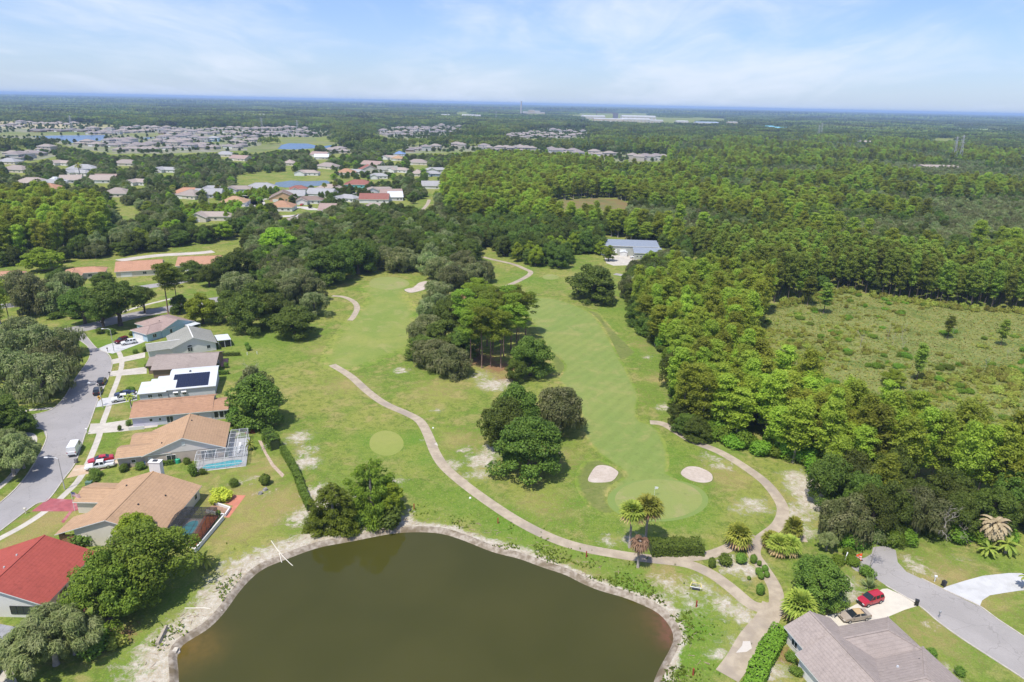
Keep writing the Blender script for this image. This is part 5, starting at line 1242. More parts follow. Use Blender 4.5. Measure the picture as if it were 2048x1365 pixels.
finish(h, RM, WM, metr, surf('ribbed_metal_wall', (0.44, 0.45, 0.40), (0.39, 0.40, 0.36), 0.8, 0.6))
for i in range(3): gdoor(h, Lw*(0.13+0.30*i), -0.04, Lw*0.2, 3.6, -90, trim_m)
for i in range(4): window(h, Lw*(1.14+0.12*i), -8.62, 1.7, 0.9, 0.9, -90)
gdoor(h, Lw*1.72, -8.65, 2.6, 2.6, -90, dark_m)
x, y = G('a6', 1495, 450); s_ = thing('shed', 'small white gabled shed on the service yard', 'shed', (x, y, 0), ang); RM, WM = MB(), MB(); block(RM, WM, -2.2, 2.2, -2, 2, 2.4, 0.3, 'y', ov=0.2); finish(s_, RM, WM, WHITER, W_white); gdoor(s_, 0, -1.83, 2, 1.9, -90, trim_m)

# --- houses of the neighbourhood beyond the course
FRA = shingle('tan_grey_shingle', (0.33, 0.28, 0.25))
def mid(k, px, py, wpx, rm, wm, typ, yaw, label, ly=12.0, group=None):
    x, y = G(k, px, py); s = ZT[k][2]; d = math.hypot(x, y, CAM_H)
    w = min(max(wpx*s*d/FPX*1.1, 13), 28)
    return simple_house(x, y + ly*0.4, R(yaw), w, ly*1.45, rm, wm, label, typ, 3.1, 0.46)
MIDH = [
 ('a7', 380, 275, 260, ORNG, W_brown, 'hip', 8, 'orange roofed house showing beside a lone feathery tree'), ('a7', 590, 285, 220, LGREY, W_grey, 'gable', 10, 'low grey roofed house next to the bare wooden pole'), ('a7', 620, 238, 190, LGREY, W_bluegr, 'L', 12, 'slate blue house with pointed gable near the blue car'),
 ('a7', 890, 238, 230, GREYR, W_grey, 'L', 12, 'dark grey roofed house with an arched gable window'), ('a7', 1130, 218, 270, LGREY, W_white, 'hip', 15, 'wide light grey hip roofed house by the dark lake'), ('a7', 1510, 235, 160, REDB, W_white, 'L', 20, 'red brown roofed house with a white garage by the dark lake'),
 ('a7', 1350, 322, 230, BROWNR, W_orange, 'gabley', 15, 'peach walled house with a brown gable'), ('a7', 1480, 300, 170, LGREY, W_grey, 'gable', 10, 'grey roofed house with screened porch against the peach walled house'), ('a7', 1620, 355, 230, BROWNR, W_white, 'L', 8, 'brown roofed house with a red car in its drive'),
 ('a7', 1750, 280, 240, LGREY, W_white, 'gable', -6, 'pale grey gable house behind the brown roofed house'), ('a7', 1830, 232, 260, BEIGER, W_cream, 'hip', 0, 'beige hip roofed house behind the palms'), ('a7', 850, 370, 220, TAN, W_white, 'hip', 5, 'tan hip roofed house by the wide bright street'), ('a7', 1330, 420, 230, TAN2, W_white, 'hip', 5, 'tan brown roofed house below the peach walled house'),
 ('a7', 600, 530, 480, BEIGER, W_cream, 'L', 6, 'large pinkish beige roofed house among mossy oaks'),
 ('a2', 790, 752, 190, REDB, W_teal, 'hip', 5, 'turquoise walled house with a dark red and grey roof'), ('a2', 935, 690, 120, LGREY, W_white, 'L', 10, 'light grey house with white gable behind the turquoise house'), ('a2', 865, 645, 140, REDB, W_cream, 'gabley', 20, 'cream house with dark red gable roof'), ('a2', 700, 662, 120, TAN2, W_cream, 'hip', 0, 'tan red roofed house at the edge of the far fairway'),
 ('a2', 1000, 640, 130, GREENGR, W_cream, 'gable', 15, 'grey green roofed house behind the cream gabled house'), ('a2', 945, 800, 200, GREYR, W_grey, 'L', 14, 'grey roofed house with a small blue gable'), ('a2', 905, 862, 190, REDB, W_white, 'gable', 6, 'house with a low dark red roof at the end of the bright street'), ('a2', 1055, 845, 90, WHITER, W_white, 'gable', 14, 'white roofed house beside the far fairway'),
 ('a2', 1330, 672, 110, LGREY, W_bluegr, 'L', 0, 'slate blue gabled house by the cypress wood'), ('a2', 1340, 760, 160, LGREY, W_white, 'gable', 8, 'grey roofed house just above the big round oaks'), ('a2', 1225, 668, 90, BEIGER, W_cream, 'hip', 0, 'beige roofed house between two slate roofed houses'), ('a2', 520, 545, 90, WHITER, W_cream, 'gable', 10, 'white and teal roofed house on the tree line'),
 ('a2', 285, 590, 80, BEIGER, W_cream, 'hip', 4, 'small beige house peeping between round oaks'), ('a2', 1090, 520, 75, surf('blue_roof', (0.16, 0.24, 0.42), (0.13, 0.20, 0.36), 0.5), W_grey, 'hip', 0, 'blue roofed house among dark trees'), ('a2', 1080, 555, 80, TAN, W_cream, 'hip', 0, 'tan roofed house in front of the blue roof'),
 ('a1', 240, 835, 210, BEIGER, W_cream, 'hip', 6, 'pinkish hip roofed house behind the bright cypress dome'), ('a1', 370, 885, 130, ORNG, W_cream, 'hip', 3, 'orange roofed house partly behind the bright cypress dome'), ('a1', 545, 812, 120, BEIGER, W_white, 'gable', 18, 'beige gable house beside the feather palm'), ('a1', 640, 742, 170, LGREY, W_white, 'two', 12, 'white two storey house behind the feather palm'),
 ('a1', 790, 812, 130, BEIGER, W_white, 'gable', 14, 'beige roofed house with bright white gable end'), ('a1', 1770, 605, 120, LGREY, W_cream, 'hip', 0, 'grey roofed house alone among the mossy oaks'), ('a1', 60, 665, 110, LGREY, W_cream, 'hip', 0, 'grey house near the pale blue car'), ('a1', 420, 830, 60, WHITER, W_white, 'hip', 0, 'small white roofed building beside the orange roof'),
]
for q in MIDH: mid(*q)
SCAT = [(30, 345), (150, 352), (205, 364), (120, 332), (250, 332), (330, 346), (480, 322), (612, 352), (655, 338), (705, 350), (745, 334), (795, 346), (835, 330), (872, 346), (640, 314), (780, 320), (232, 394), (96, 374), (660, 428), (745, 424), (596, 452), (690, 405), (780, 396), (275, 372), (380, 398)]
SK = [(FRA, W_cream, 'hip', 'tan grey hip roofed house half hidden among the oaks beyond the course'), (LGREY, W_white, 'L', 'light grey gabled house half hidden among the oaks beyond the course'), (PINKB, W_cream, 'gable', 'pinkish gable house half hidden among the oaks beyond the course'), (BEIGER, W_white, 'L', 'beige gabled house half hidden among the oaks beyond the course')]
for i, (x, y) in enumerate(SCAT):
    rm, wm, typ, lab = SK[i % 4]; hh = mid('p', x, y, 40, rm, wm, typ, random.uniform(-25, 25), lab); hh['group'] = 'houses half hidden among the oaks'
# --- far subdivision: six kinds, copied
FR1, FR2, FR3 = shingle('far_roof_grey', (0.27, 0.235, 0.23)), shingle('far_roof_dark', (0.22, 0.195, 0.195)), shingle('far_roof_tan', (0.32, 0.275, 0.25))
F_cream, F_white = wallm('far_cream', (0.45, 0.41, 0.35)), wallm('far_white', (0.50, 0.49, 0.47))
FK = []
for i, (rm, wm, typ, lab) in enumerate([(FR3, F_cream, 'hip', 'low tan hip roofed house in the far subdivision'), (FR1, F_cream, 'hip', 'low warm grey hip roofed house in the far subdivision'), (FR1, F_white, 'two', 'two storey white house with warm grey roof in the far subdivision'),
                              (FR3, F_cream, 'two', 'two storey cream house with tan roof in the far subdivision'), (FR2, W_brown, 'hip', 'low dark walled house with dark grey roof in the far subdivision'), (LGREY, W_blue, 'two', 'two storey light blue house with light grey roof in the far subdivision')]):
    FK.append((rm, wm, typ, lab))
ROWS = [('a1', 30, 375, 180, 378, 3, 0), ('a1', 700, 425, 1000, 425, 6, 1), ('a1', 1220, 410, 1560, 412, 8, 1), ('a1', 1760, 425, 2040, 425, 6, 0), ('a1', 1250, 470, 1560, 470, 6, 2), ('a1', 1350, 525, 1620, 522, 6, 0), ('a1', 880, 525, 1150, 528, 6, 1), ('a1', 1950, 480, 2040, 482, 2, 0), ('a2', 20, 372, 420, 376, 9, 1), ('a2', 940, 372, 1180, 380, 6, 1), ('a2', 1050, 328, 1560, 330, 11, 0), ('a3', 80, 315, 560, 312, 9, 1), ('a3', 150, 285, 400, 284, 5, 0), ('a1', 150, 350, 600, 352, 9, 0), ('a1', 240, 410, 760, 405, 10, 4), ('a1', 800, 412, 1200, 416, 8, 0), ('a1', 960, 390, 1100, 392, 3, 2), ('a1', 1140, 395, 1450, 395, 6, 3), ('a1', 1270, 432, 1720, 428, 8, 0), ('a1', 1540, 398, 2040, 402, 8, 3), ('a1', 620, 515, 780, 525, 3, 0),
        ('a1', 850, 502, 1050, 505, 4, 2), ('a1', 930, 560, 1220, 555, 5, 0), ('a1', 1330, 556, 1345, 556, 1, 1), ('a1', 1420, 550, 1700, 545, 5, 0), ('a1', 1150, 512, 1500, 505, 6, 3), ('a1', 1600, 485, 1615, 485, 1, 5), ('a1', 1690, 488, 1700, 488, 1, 5), ('a1', 1810, 500, 1940, 505, 2, 0), ('a1', 1780, 535, 1920, 535, 3, 1),
        ('a1', 60, 600, 330, 592, 4, 0), ('a1', 350, 570, 440, 560, 2, 1), ('a1', 100, 625, 240, 622, 2, 2), ('a1', 1720, 460, 2040, 455, 5, 1), ('a2', 20, 352, 480, 358, 10, 0), ('a2', 30, 330, 420, 328, 9, 3), ('a2', 900, 352, 1200, 358, 6, 0), ('a2', 1060, 315, 1560, 310, 11, 1), ('a2', 1190, 350, 1480, 352, 7, 2),
        ('a2', 580, 480, 700, 490, 4, 0), ('a2', 1130, 478, 1300, 488, 5, 0), ('a2', 1350, 468, 1360, 468, 1, 3), ('a2', 1500, 460, 1570, 462, 2, 3), ('a2', 1690, 472, 2010, 488, 8, 3), ('a3', 30, 402, 260, 412, 5, 3), ('a3', 350, 425, 590, 450, 6, 2), ('a3', 660, 440, 760, 445, 2, 0), ('a3', 800, 450, 810, 450, 1, 3), ('a3', 950, 475, 1200, 470, 6, 3), ('a3', 60, 300, 620, 300, 11, 0), ('a3', 360, 272, 620, 278, 6, 2), ('a2', 1880, 370, 2048, 372, 4, 0)]
FAR_H = []
WHERE = {'a1': 'by the long blue lake', 'a2': 'by the small blue lake', 'a3': 'behind the cypress wood'}
protoH = {}
nfar = 0
for (k, xa, ya, xb, yb, n_, kind) in ROWS:
    for i in range(n_):
        t_ = (i+0.5)/n_; px = xa + (xb-xa)*t_ + random.uniform(-9, 9); py = ya + (yb-ya)*t_ + random.uniform(-8, 8)
        x, y = G(k, px, py); kk = kind if random.random() < 0.62 else random.choice((0, 1, 1, 2, 3, 4))
        rm, wm, typ, lab = FK[kk]
        if kk not in protoH:
            hh = simple_house(x, y, R(random.uniform(-12, 12)), 16.0, 12.0, rm, wm, lab, typ, 2.8, 0.38, 'houses of the far subdivision', True, False); protoH[kk] = hh
        else:
            hh = copy_tree(protoH[kk]); hh.location = (x, y, 0); hh.rotation_euler = (0, 0, R(random.choice((0, 0, 90, -90, 180)) + random.uniform(-14, 14)))
        s_ = random.uniform(1.15, 1.42); hh.scale = (s_, s_, s_); FAR_H.append((x, y)); hh['label'] = lab.replace(' in the far subdivision', ' far off ') + WHERE[k]

# ================================================================== VEHICLES
tyre_m = plain('tyre', (0.018, 0.018, 0.018), 0.8); rim_m = plain('rim', (0.45, 0.45, 0.46), 0.35, 0.8); cglass_m = plain('car_glass', (0.02, 0.025, 0.03), 0.06, 0, 0.6)
lamp_m = plain('head_lamp', (0.75, 0.75, 0.72), 0.2); tail_m = plain('tail_lamp', (0.40, 0.02, 0.02), 0.3); blackp_m = plain('black_plastic', (0.025, 0.025, 0.025), 0.6)
def paint(name, c): return plain('paint_' + name, c, 0.28, 0.0, 0.5, 0.6)
# stations along the length: x, half width, sill height, belt height ; cabin: x, half width at belt, half width at roof, roof height
SPEC = {
 'sedan': dict(L=5.2, body=[(-2.6, .70, .42, .86), (-2.45, .86, .30, .98), (-1.6, .95, .24, 1.02), (0, .97, .22, 1.0), (1.15, .96, .24, .98), (2.2, .92, .28, .86), (2.55, .74, .40, .72)], cab=[(-1.75, .80, .74, 1.02), (-1.05, .86, .66, 1.44), (0.25, .88, .68, 1.46), (1.25, .84, .76, 1.0)], wheels=(-1.55, 1.6), wr=.33, pillars=(-.35,)),
 'suv': dict(L=4.7, body=[(-2.35, .78, .48, 1.08), (-2.25, .90, .36, 1.14), (-1.4, .95, .30, 1.13), (0, .96, .30, 1.11), (1.0, .95, .30, 1.09), (2.0, .92, .34, 1.0), (2.32, .76, .48, .84)], cab=[(-2.26, .84, .72, 1.14), (-2.02, .86, .70, 1.74), (0.2, .88, .70, 1.78), (1.05, .86, .78, 1.10)], wheels=(-1.4, 1.4), wr=.38, pillars=(-1.2, -.25)),
 'van': dict(L=5.9, body=[(-2.95, .92, .45, 1.35), (-2.9, .99, .36, 1.4), (-1.5, 1.0, .30, 1.4), (0.5, 1.0, .30, 1.38), (1.7, .98, .30, 1.32), (2.55, .92, .34, 1.05), (2.9, .74, .46, .85)], cab=[(-2.9, .98, .90, 1.4), (-2.82, .98, .90, 2.48), (1.1, .98, .88, 2.52), (2.05, .92, .80, 1.25)], wheels=(-1.7, 1.85), wr=.36, pillars=(0.75,), solid=0.62),
 'pickup': dict(L=5.8, body=[(-2.9, .88, .50, 1.12), (-2.85, .96, .44, 1.14), (-1.6, .98, .40, 1.14), (0, .98, .40, 1.13), (1.0, .98, .40, 1.13), (2.5, .95, .44, 1.10), (2.88, .80, .56, .95)], cab=[(-1.02, .88, .76, 1.13), (-.88, .90, .74, 1.86), (0.55, .90, .74, 1.90), (1.35, .88, .80, 1.13)], wheels=(-1.75, 1.8), wr=.42, pillars=(-.1,), bed=True),
}
def car(kind, pm, label, loc, head, group=None, cat=None, roofm=None, trim=True):
    S = SPEC[kind]; t_ = thing({'suv': 'parked_suv', 'sedan': 'parked_car', 'van': 'parked_van', 'pickup': 'pickup_truck'}[kind], label, cat or {'suv': 'car', 'sedan': 'car', 'van': 'van', 'pickup': 'pickup'}[kind], (*loc, 0.024), head, group)
    b = MB(); ring = []
    for x, w, z0, z1 in S['body']:
        ring.append([(x, -w*.9, z0), (x, -w, z0+.15), (x, -w, (z0+z1)/2+.08), (x, -w*.93, z1), (x, -w*.5, z1+.03), (x, w*.5, z1+.03), (x, w*.93, z1), (x, w, (z0+z1)/2+.08), (x, w, z0+.15), (x, w*.9, z0)])
    v = [q for r_ in ring for q in r_]; f = []
    n_ = 10; nr = len(ring)
    for i in range(nr-1):
        for j in range(n_):
            a, c = i*n_+j, i*n_+(j+1) % n_; f.append((a, a+n_, c+n_, c))
    f.append(tuple(range(n_))); f.append(tuple((nr-1)*n_+j for j in reversed(range(n_))))
    if S.get('bed'):
        f = [q for q in f if not (all(v[i][2] > 1.1 for i in q) and all(v[i][0] < 0.01 for i in q) and len(q) == 4 and abs(np.mean([v[i][1] for i in q])) < 0.3)]
    b.add(v, f); bo = part('body', b, pm, t_, False)
    if S.get('bed'):
        g = MB(); g.box(-1.95, 0, .72, 1.8, .9, .06); part('bed_floor', g, blackp_m, t_)
        g = MB(); g.box(-1.95, 0, .75, 1.84, 1.0, .5); 
        for sx, sy, lx, ly in ((-1.95, .49, 1.8, .04), (-1.95, -.49, 1.8, .04), (-1.06, 0, .04, .94), (-2.84, 0, .04, .94)):
            g = MB(); g.box(sx, sy, .94, lx, ly, .46); part('bed_side', g, pm, t_)
    c = S['cab']; g = MB()
    q = [[(x, -wb if i in (0, 3) else -wb*.0 - wr_, z), (x, wb if i in (0, 3) else wr_, z)] for i, (x, wb, wr_, z) in enumerate(c)]
    # roof panel
    (x0, wb0, _, z0), (x1, _, w1, z1), (x2, _, w2, z2), (x3, wb3, _, z3) = c
    g.add([(x1-.03, -w1, z1), (x2+.03, -w2, z2), (x2+.03, w2, z2), (x1-.03, w1, z1), (x1, -w1*.6, z1+.05), (x2, -w2*.6, z2+.05), (x2, w2*.6, z2+.05), (x1, w1*.6, z1+.05)], [(0, 1, 5, 4), (4, 5, 6, 7), (7, 6, 2, 3), (1, 2, 6, 5), (3, 0, 4, 7), (3, 2, 1, 0)])
    part('roof', g, roofm or pm, t_)
    def quadpart(nm, pts, m_, eps=0.0):
        k = MB(); k.add(pts, [(0, 1, 2, 3)]); part(nm, k, m_, t_)
    zb = z3 + .02; wbm = (wb0+wb3)/2+.02
    quadpart('windshield', [(x3, -wb3, z3), (x3, wb3, z3), (x2, w2, z2), (x2, -w2, z2)], cglass_m)
    quadpart('rear_window', [(x0, wb0, z0), (x0, -wb0, z0), (x1, -w1, z1), (x1, w1, z1)], cglass_m if kind != 'van' else pm)
    sol = S.get('solid', 0)
    for sy in (-1, 1):
        lim = x0 + (x3-x0)*sol
        def sp(xx, top):
            # point on the side of the greenhouse
            if top:
                xx = min(max(xx, x1), x2); tt = (xx-x1)/(x2-x1); return (xx, sy*(w1+(w2-w1)*tt), z1+(z2-z1)*tt)
            tt = (xx-x0)/(x3-x0); return (xx, sy*(wb0+(wb3-wb0)*tt), z0+(z3-z0)*tt)
        cuts = [x0] + list(S['pillars']) + [x3]
        k = MB(); k.add([sp(x0, 0), sp(x3, 0), (x2, sy*w2, z2), (x1, sy*w1, z1)], [(0, 1, 2, 3) if sy < 0 else (3, 2, 1, 0)]); part('side_pillar', k, pm, t_)
        for a_, b2 in zip(cuts[:-1], cuts[1:]):
            if sol and b2 <= lim + .01: continue
            lo0, lo1 = a_+.07, b2-.07; hi0, hi1 = max(a_, x1)+.07, min(b2, x2)-.07
            if sol: lo0 = max(lo0, lim); hi0 = max(hi0, lim)
            p4 = [sp(lo0, 0), sp(lo1, 0), sp(hi1, 1), sp(hi0, 1)]
            cn = np.mean(p4, 0); p4 = [tuple(cn + (np.array(q_)-cn)*np.array((.93, 1, .80)) + np.array((0, sy*.02, 0))) for q_ in p4]
            k = MB(); k.add(p4, [(0, 1, 2, 3) if sy < 0 else (3, 2, 1, 0)]); part('side_window', k, cglass_m, t_)
        k = MB(); k.box(x3-.25, sy*(wb3+.16), z3+.06, .14, .2, .15); part('mirror', k, pm, t_)
        bx = S['body'][-1][0]; k = MB(); k.box(bx-.07, sy*.62, S['body'][-1][3]-.12, .22, .34, .17); part('headlight', k, lamp_m, t_)
        bx = S['body'][0][0]; k = MB(); k.box(bx+.05, sy*(S['body'][0][1]-.08), S['body'][0][3]-.16, .16, .2, .28); part('taillight', k, tail_m, t_)
        for wx in S['wheels']:
            k = MB(); k.tube([(wx, sy*.98, S['wr']-.01), (wx, sy*.74, S['wr']-.01)], [S['wr']]*2, 16); wo = part('wheel', k, tyre_m, t_)
            k = MB(); k.tube([(wx, sy*.99, S['wr']-.01), (wx, sy*.90, S['wr']-.01)], [S['wr']*.62]*2, 12); part('rim', k, rim_m, wo)
    for xx, zz in ((S['body'][-1][0]+.02, .52), (S['body'][0][0]-.02, .52)):
        k = MB(); k.box(xx, 0, zz, .14, 1.5, .22); part('bumper', k, blackp_m if kind in ('van', 'suv') else pm, t_)
    k = MB(); k.box(S['body'][-1][0]+.01, 0, S['body'][-1][3]-.13, .1, .8, .16); part('grille', k, blackp_m, t_)
    return t_
def hd(k, a, b): p, q = G(k, *a), G(k, *b); return math.atan2(q[1]-p[1], q[0]-p[0])
white_p, red_p, black_p, blue_p, maroon_p, gold_p, silver_p = paint('white', (0.78, 0.78, 0.78)), paint('red', (0.42, 0.012, 0.03)), paint('black', (0.012, 0.012, 0.016)), paint('navy', (0.02, 0.03, 0.08)), paint('maroon', (0.14, 0.012, 0.02)), paint('gold', (0.36, 0.30, 0.24)), paint('silver', (0.45, 0.46, 0.48))
def zpt(k, x, y): return G(k, x, y)
car('van', white_p, 'white cargo van parked along the left kerb road', zpt('z1', 468, 1065), hd('z1', (440, 1095), (500, 990)))
car('pickup', white_p, 'white crew cab pickup on the dirt drive of the taupe gable house', zpt('z1', 622, 1168), hd('z1', (715, 1155), (525, 1185)))
car('sedan', red_p, 'red car tucked behind the white crew cab pickup', zpt('z1', 628, 1128), hd('z1', (690, 1115), (560, 1140)))
car('suv', black_p, 'black car with bright glare parked by the warning sign', zpt('z1', 608, 702), hd('z1', (590, 712), (635, 610)))
car('suv', black_p, 'black car parked ahead of the other black car on the road', zpt('z1', 634, 642), hd('z1', (610, 655), (650, 580)))
car('pickup', white_p, 'white extended cab pickup in the drive of the white roofed house', zpt('z1', 765, 748), hd('z1', (835, 732), (700, 755)))
car('sedan', blue_p, 'navy car beside the white extended cab pickup', zpt('z1', 775, 718), hd('z1', (835, 708), (715, 722)))
car('suv', white_p, 'white sport utility car in the drive of the light blue house', zpt('z1', 800, 398), hd('z1', (850, 390), (755, 405)))
car('suv', maroon_p, 'maroon car beside the white sport utility car', zpt('z1', 755, 388), hd('z1', (790, 375), (715, 400)))
car('suv', red_p, 'red sport utility car parked on the cream concrete drive', zpt('z5', 585, 895), hd('z5', (650, 872), (520, 912)))
car('sedan', gold_p, 'gold sedan with a tan roof parked on the cream concrete drive', zpt('z5', 495, 990), hd('z5', (575, 975), (415, 1000)), roofm=paint('tan', (0.52, 0.36, 0.17)))
car('pickup', white_p, 'white pickup beside the metal service building', zpt('a6', 1610, 472), 0.1)
for (k, x, y, kd, pm, lab, a) in [('a7', 785, 265, 'suv', paint('bright_blue', (0.02, 0.07, 0.40)), 'bright blue car beside the slate blue house', 20), ('a7', 1035, 245, 'sedan', red_p, 'dark red car in front of the arched gable house', 10), ('a7', 1140, 222, 'suv', red_p, 'red car by the wide light grey house', 30),
                         ('a7', 1555, 365, 'sedan', paint('orange_red', (0.55, 0.04, 0.02)), 'orange red car outside the brown roofed house', 90), ('a7', 1230, 258, 'sedan', silver_p, 'silver car beside the dark lake', 40), ('a1', 110, 690, 'sedan', silver_p, 'pale car near the grey house by the bright cypress dome', 10), ('z8', 75, 845, 'suv', silver_p, 'silver car under the tall roadside tree', 70), ('z8', 10, 690, 'sedan', paint('purple', (0.10, 0.05, 0.14)), 'dark purple car on the street beyond the cross street', 10), ('z8', 100, 930, 'sedan', white_p, 'white car half hidden beneath the mossy oaks', 60)]:
    car(kd, pm, lab, G(k, x, y), R(a))

# ================================================================== STREET FURNITURE AND SMALL THINGS
pole_m = surf('concrete_pole', (0.50, 0.47, 0.43), (0.42, 0.40, 0.37), 2.0, 0.8); wood_m = surf('wood_pole', (0.17, 0.125, 0.09), (0.12, 0.09, 0.065), 2.0, 0.9)
def lamp(k, x, y, h_, dirx, label):
    t_ = thing('street_lamp', label, 'street lamp', (*G(k, x, y), 0), 0)
    b = MB(); b.tube([(0, 0, -.1), (0, 0, h_)], [.12, .08], 8); part('pole', b, pole_m, t_)
    b = MB(); b.tube([(0, 0, h_-.1), (dirx*.6, 0, h_+.25), (dirx*2.2, 0, h_+.3)], [.06, .05, .04], 6); part('arm', b, alu_m, t_)
    b = MB(); b.box(dirx*2.5, 0, h_+.27, .85, .32, .16, 0, 0, .7); hd_ = part('lamp_head', b, alu_m, t_)
    b = MB(); b.box(dirx*2.5, 0, h_+.17, .5, .22, .05); part('lens', b, lamp_m, hd_)
lamp('z1', 402, 1300, 7.4, -1, 'concrete street lamp by the long tan driveway apron')
lamp('z1', 708, 445, 7.6, -1, 'concrete street lamp by the drive of the light blue house')
lamp('z1', 640, 795, 7.0, -1, 'concrete street lamp by the yellow warning sign')
def upole(k, x, y, h_, label, arm=True, m_=None):
    t_ = thing('utility_pole', label, 'pole', (*G(k, x, y), 0), R(20))
    b = MB(); b.tube([(0, 0, -.2), (0, 0, h_)], [.17, .11], 8); part('pole', b, m_ or wood_m, t_)
    if arm:
        b = MB(); b.box(0, 0, h_-.8, 2.2, .12, .12); part('crossarm', b, m_ or wood_m, t_)
    return t_
upole('z8', 68, 890, 15, 'dark wooden pole beside the tall roadside tree', False)
upole('a7', 612, 405, 13, 'pale bare pole standing in front of the low grey roofed house', False, pole_m)
upole('a7', 1022, 362, 6, 'short pole at the end of the wide bright street', False, pole_m)
upole('a7', 1893, 95, 16, 'dark pole by the dark lake', False)
upole('a5', 665, 310, 9, 'short pale pole standing among the oak belt', True, pole_m)
# warning sign
t_ = thing('road_sign', 'yellow diamond warning sign at the kerb', 'sign', (*G('z1', 625, 782), 0), R(-100))
b = MB(); b.tube([(0, 0, -.1), (0, 0, 2.9)], [.04, .04], 6); part('post', b, alu_m, t_)
b = MB(); s_ = .62; b.add([(.05, 0, 2.5-s_), (.05, s_, 2.5), (.05, 0, 2.5+s_), (.05, -s_, 2.5), (.08, 0, 2.5-s_), (.08, s_, 2.5), (.08, 0, 2.5+s_), (.08, -s_, 2.5)], [(3, 2, 1, 0), (4, 5, 6, 7), (0, 1, 5, 4), (1, 2, 6, 5), (2, 3, 7, 6), (3, 0, 4, 7)]); pl = part('sign_plate', b, plain('sign_yellow', (0.78, 0.42, 0.02), 0.5), t_)
b = MB(); b.box(.095, 0, 2.5, .02, .42, .46); part('symbol', b, plain('sign_black', (0.02, 0.02, 0.02), 0.6), pl)
def bin_(k, x, y, m_, label, a=0):
    t_ = thing('wheeled_bin', label, 'bin', (*G(k, x, y), 0.02), R(a)); b = MB(); b.box(0, 0, .52, .50, .56, .9, 0, 0, 1.15); part('tub', b, m_, t_)
    b = MB(); b.box(.02, 0, 1.02, .66, .68, .09, 0, 0, .9); part('lid', b, m_, t_)
    for sy in (-1, 1):
        b = MB(); b.tube([(-.24, sy*.27, .12), (-.24, sy*.33, .12)], [.13, .13], 10); part('wheel', b, tyre_m, t_)
bin_('z5', 1018, 800, blackp_m, 'black wheeled bin beside the white curved drive', 20); bin_('z5', 858, 912, blackp_m, 'black wheeled bin at the mouth of the cream drive', -30)
bin_('z1', 475, 1135, plain('grey_plastic', (0.20, 0.19, 0.19), 0.6), 'grey wheeled bin at the kerb near the dirt drive'); bin_('z1', 800, 1165, blackp_m, 'black bin against the taupe gable house'); bin_('z1', 905, 1150, plain('blue_plastic', (0.03, 0.10, 0.40), 0.5), 'blue bin against the taupe gable house')
def mailbox(k, x, y, m_, label, rz=0):
    t_ = thing('mailbox', label, 'mailbox', (*G(k, x, y), 0), R(rz)); b = MB(); b.box(0, 0, .5, .12, .12, 1.1); part('post', b, m_, t_)
    b = MB(); b.box(0, 0, 1.15, .5, .24, .2); b.tube([(-.25, 0, 1.25), (.25, 0, 1.25)], [.12, .12], 10); part('box', b, m_, t_)
mailbox('z5', 965, 775, trim_m, 'white mailbox near the white curved drive'); mailbox('z5', 990, 985, surf('grey_paint', (0.4, 0.4, 0.4)), 'grey mailbox at the kerb below the cream drive', 30); mailbox('z2', 152, 375, W_cream, 'stone pier mailbox beside the red paved drive'); mailbox('z1', 682, 597, blackp_m, 'dark mailbox by the drive of the grey brown roofed house')
mailbox('z1', 668, 445, blackp_m, 'dark mailbox by the drive of the light blue house'); mailbox('z1', 540, 952, trim_m, 'white mailbox where the broad drive meets the kerb')
# barricade at the end of the right hand street
orange_m = plain('safety_orange', (0.75, 0.10, 0.02), 0.5)
for i, (x, y) in enumerate(((508, 648), (528, 645))):
    t_ = thing('traffic_drum', 'orange and white traffic drum at the end of the dead-end street', 'traffic drum', (*G('z5', x, y), 0), 0, 'drums closing the dead-end street')
    for j in range(5):
        b = MB(); b.tube([(0, 0, .02+j*.22), (0, 0, .24+j*.22)], [.32-j*.025, .30-j*.025], 12); part('band', b, orange_m if j % 2 == 0 else trim_m, t_)
    b = MB(); b.box(0, 0, .03, .8, .8, .06); part('foot', b, tyre_m, t_)
t_ = thing('barricade', 'striped orange board barricade behind the traffic drums', 'barricade', (*G('z5', 517, 640), 0), R(20))
for sx in (-.5, .5):
    b = MB(); b.bar((sx, -.25, 0), (sx, 0, 1.2), .06); part('leg', b, alu_m, t_); b = MB(); b.bar((sx, .25, 0), (sx, 0, 1.2), .06); part('leg', b, alu_m, t_)
for z in (.55, 1.0):
    b = MB(); b.box(0, -.14 if z < 1 else -.06, z, 1.5, .05, .24); part('board', b, orange_m, t_)
t_ = thing('standpipe', 'short white pipe lying in the weeds beside the dead end', 'pipe', (*G('z5', 432, 672), 0)); b = MB(); b.tube([(0, 0, .1), (1.2, 1.6, 1.3)], [.07, .07], 8); part('pipe', b, alu_m, t_); b = MB(); b.tube([(1.15, 1.53, 1.25), (1.3, 1.73, 1.4)], [.1, .1], 8); part('cap', b, alu_m, t_)
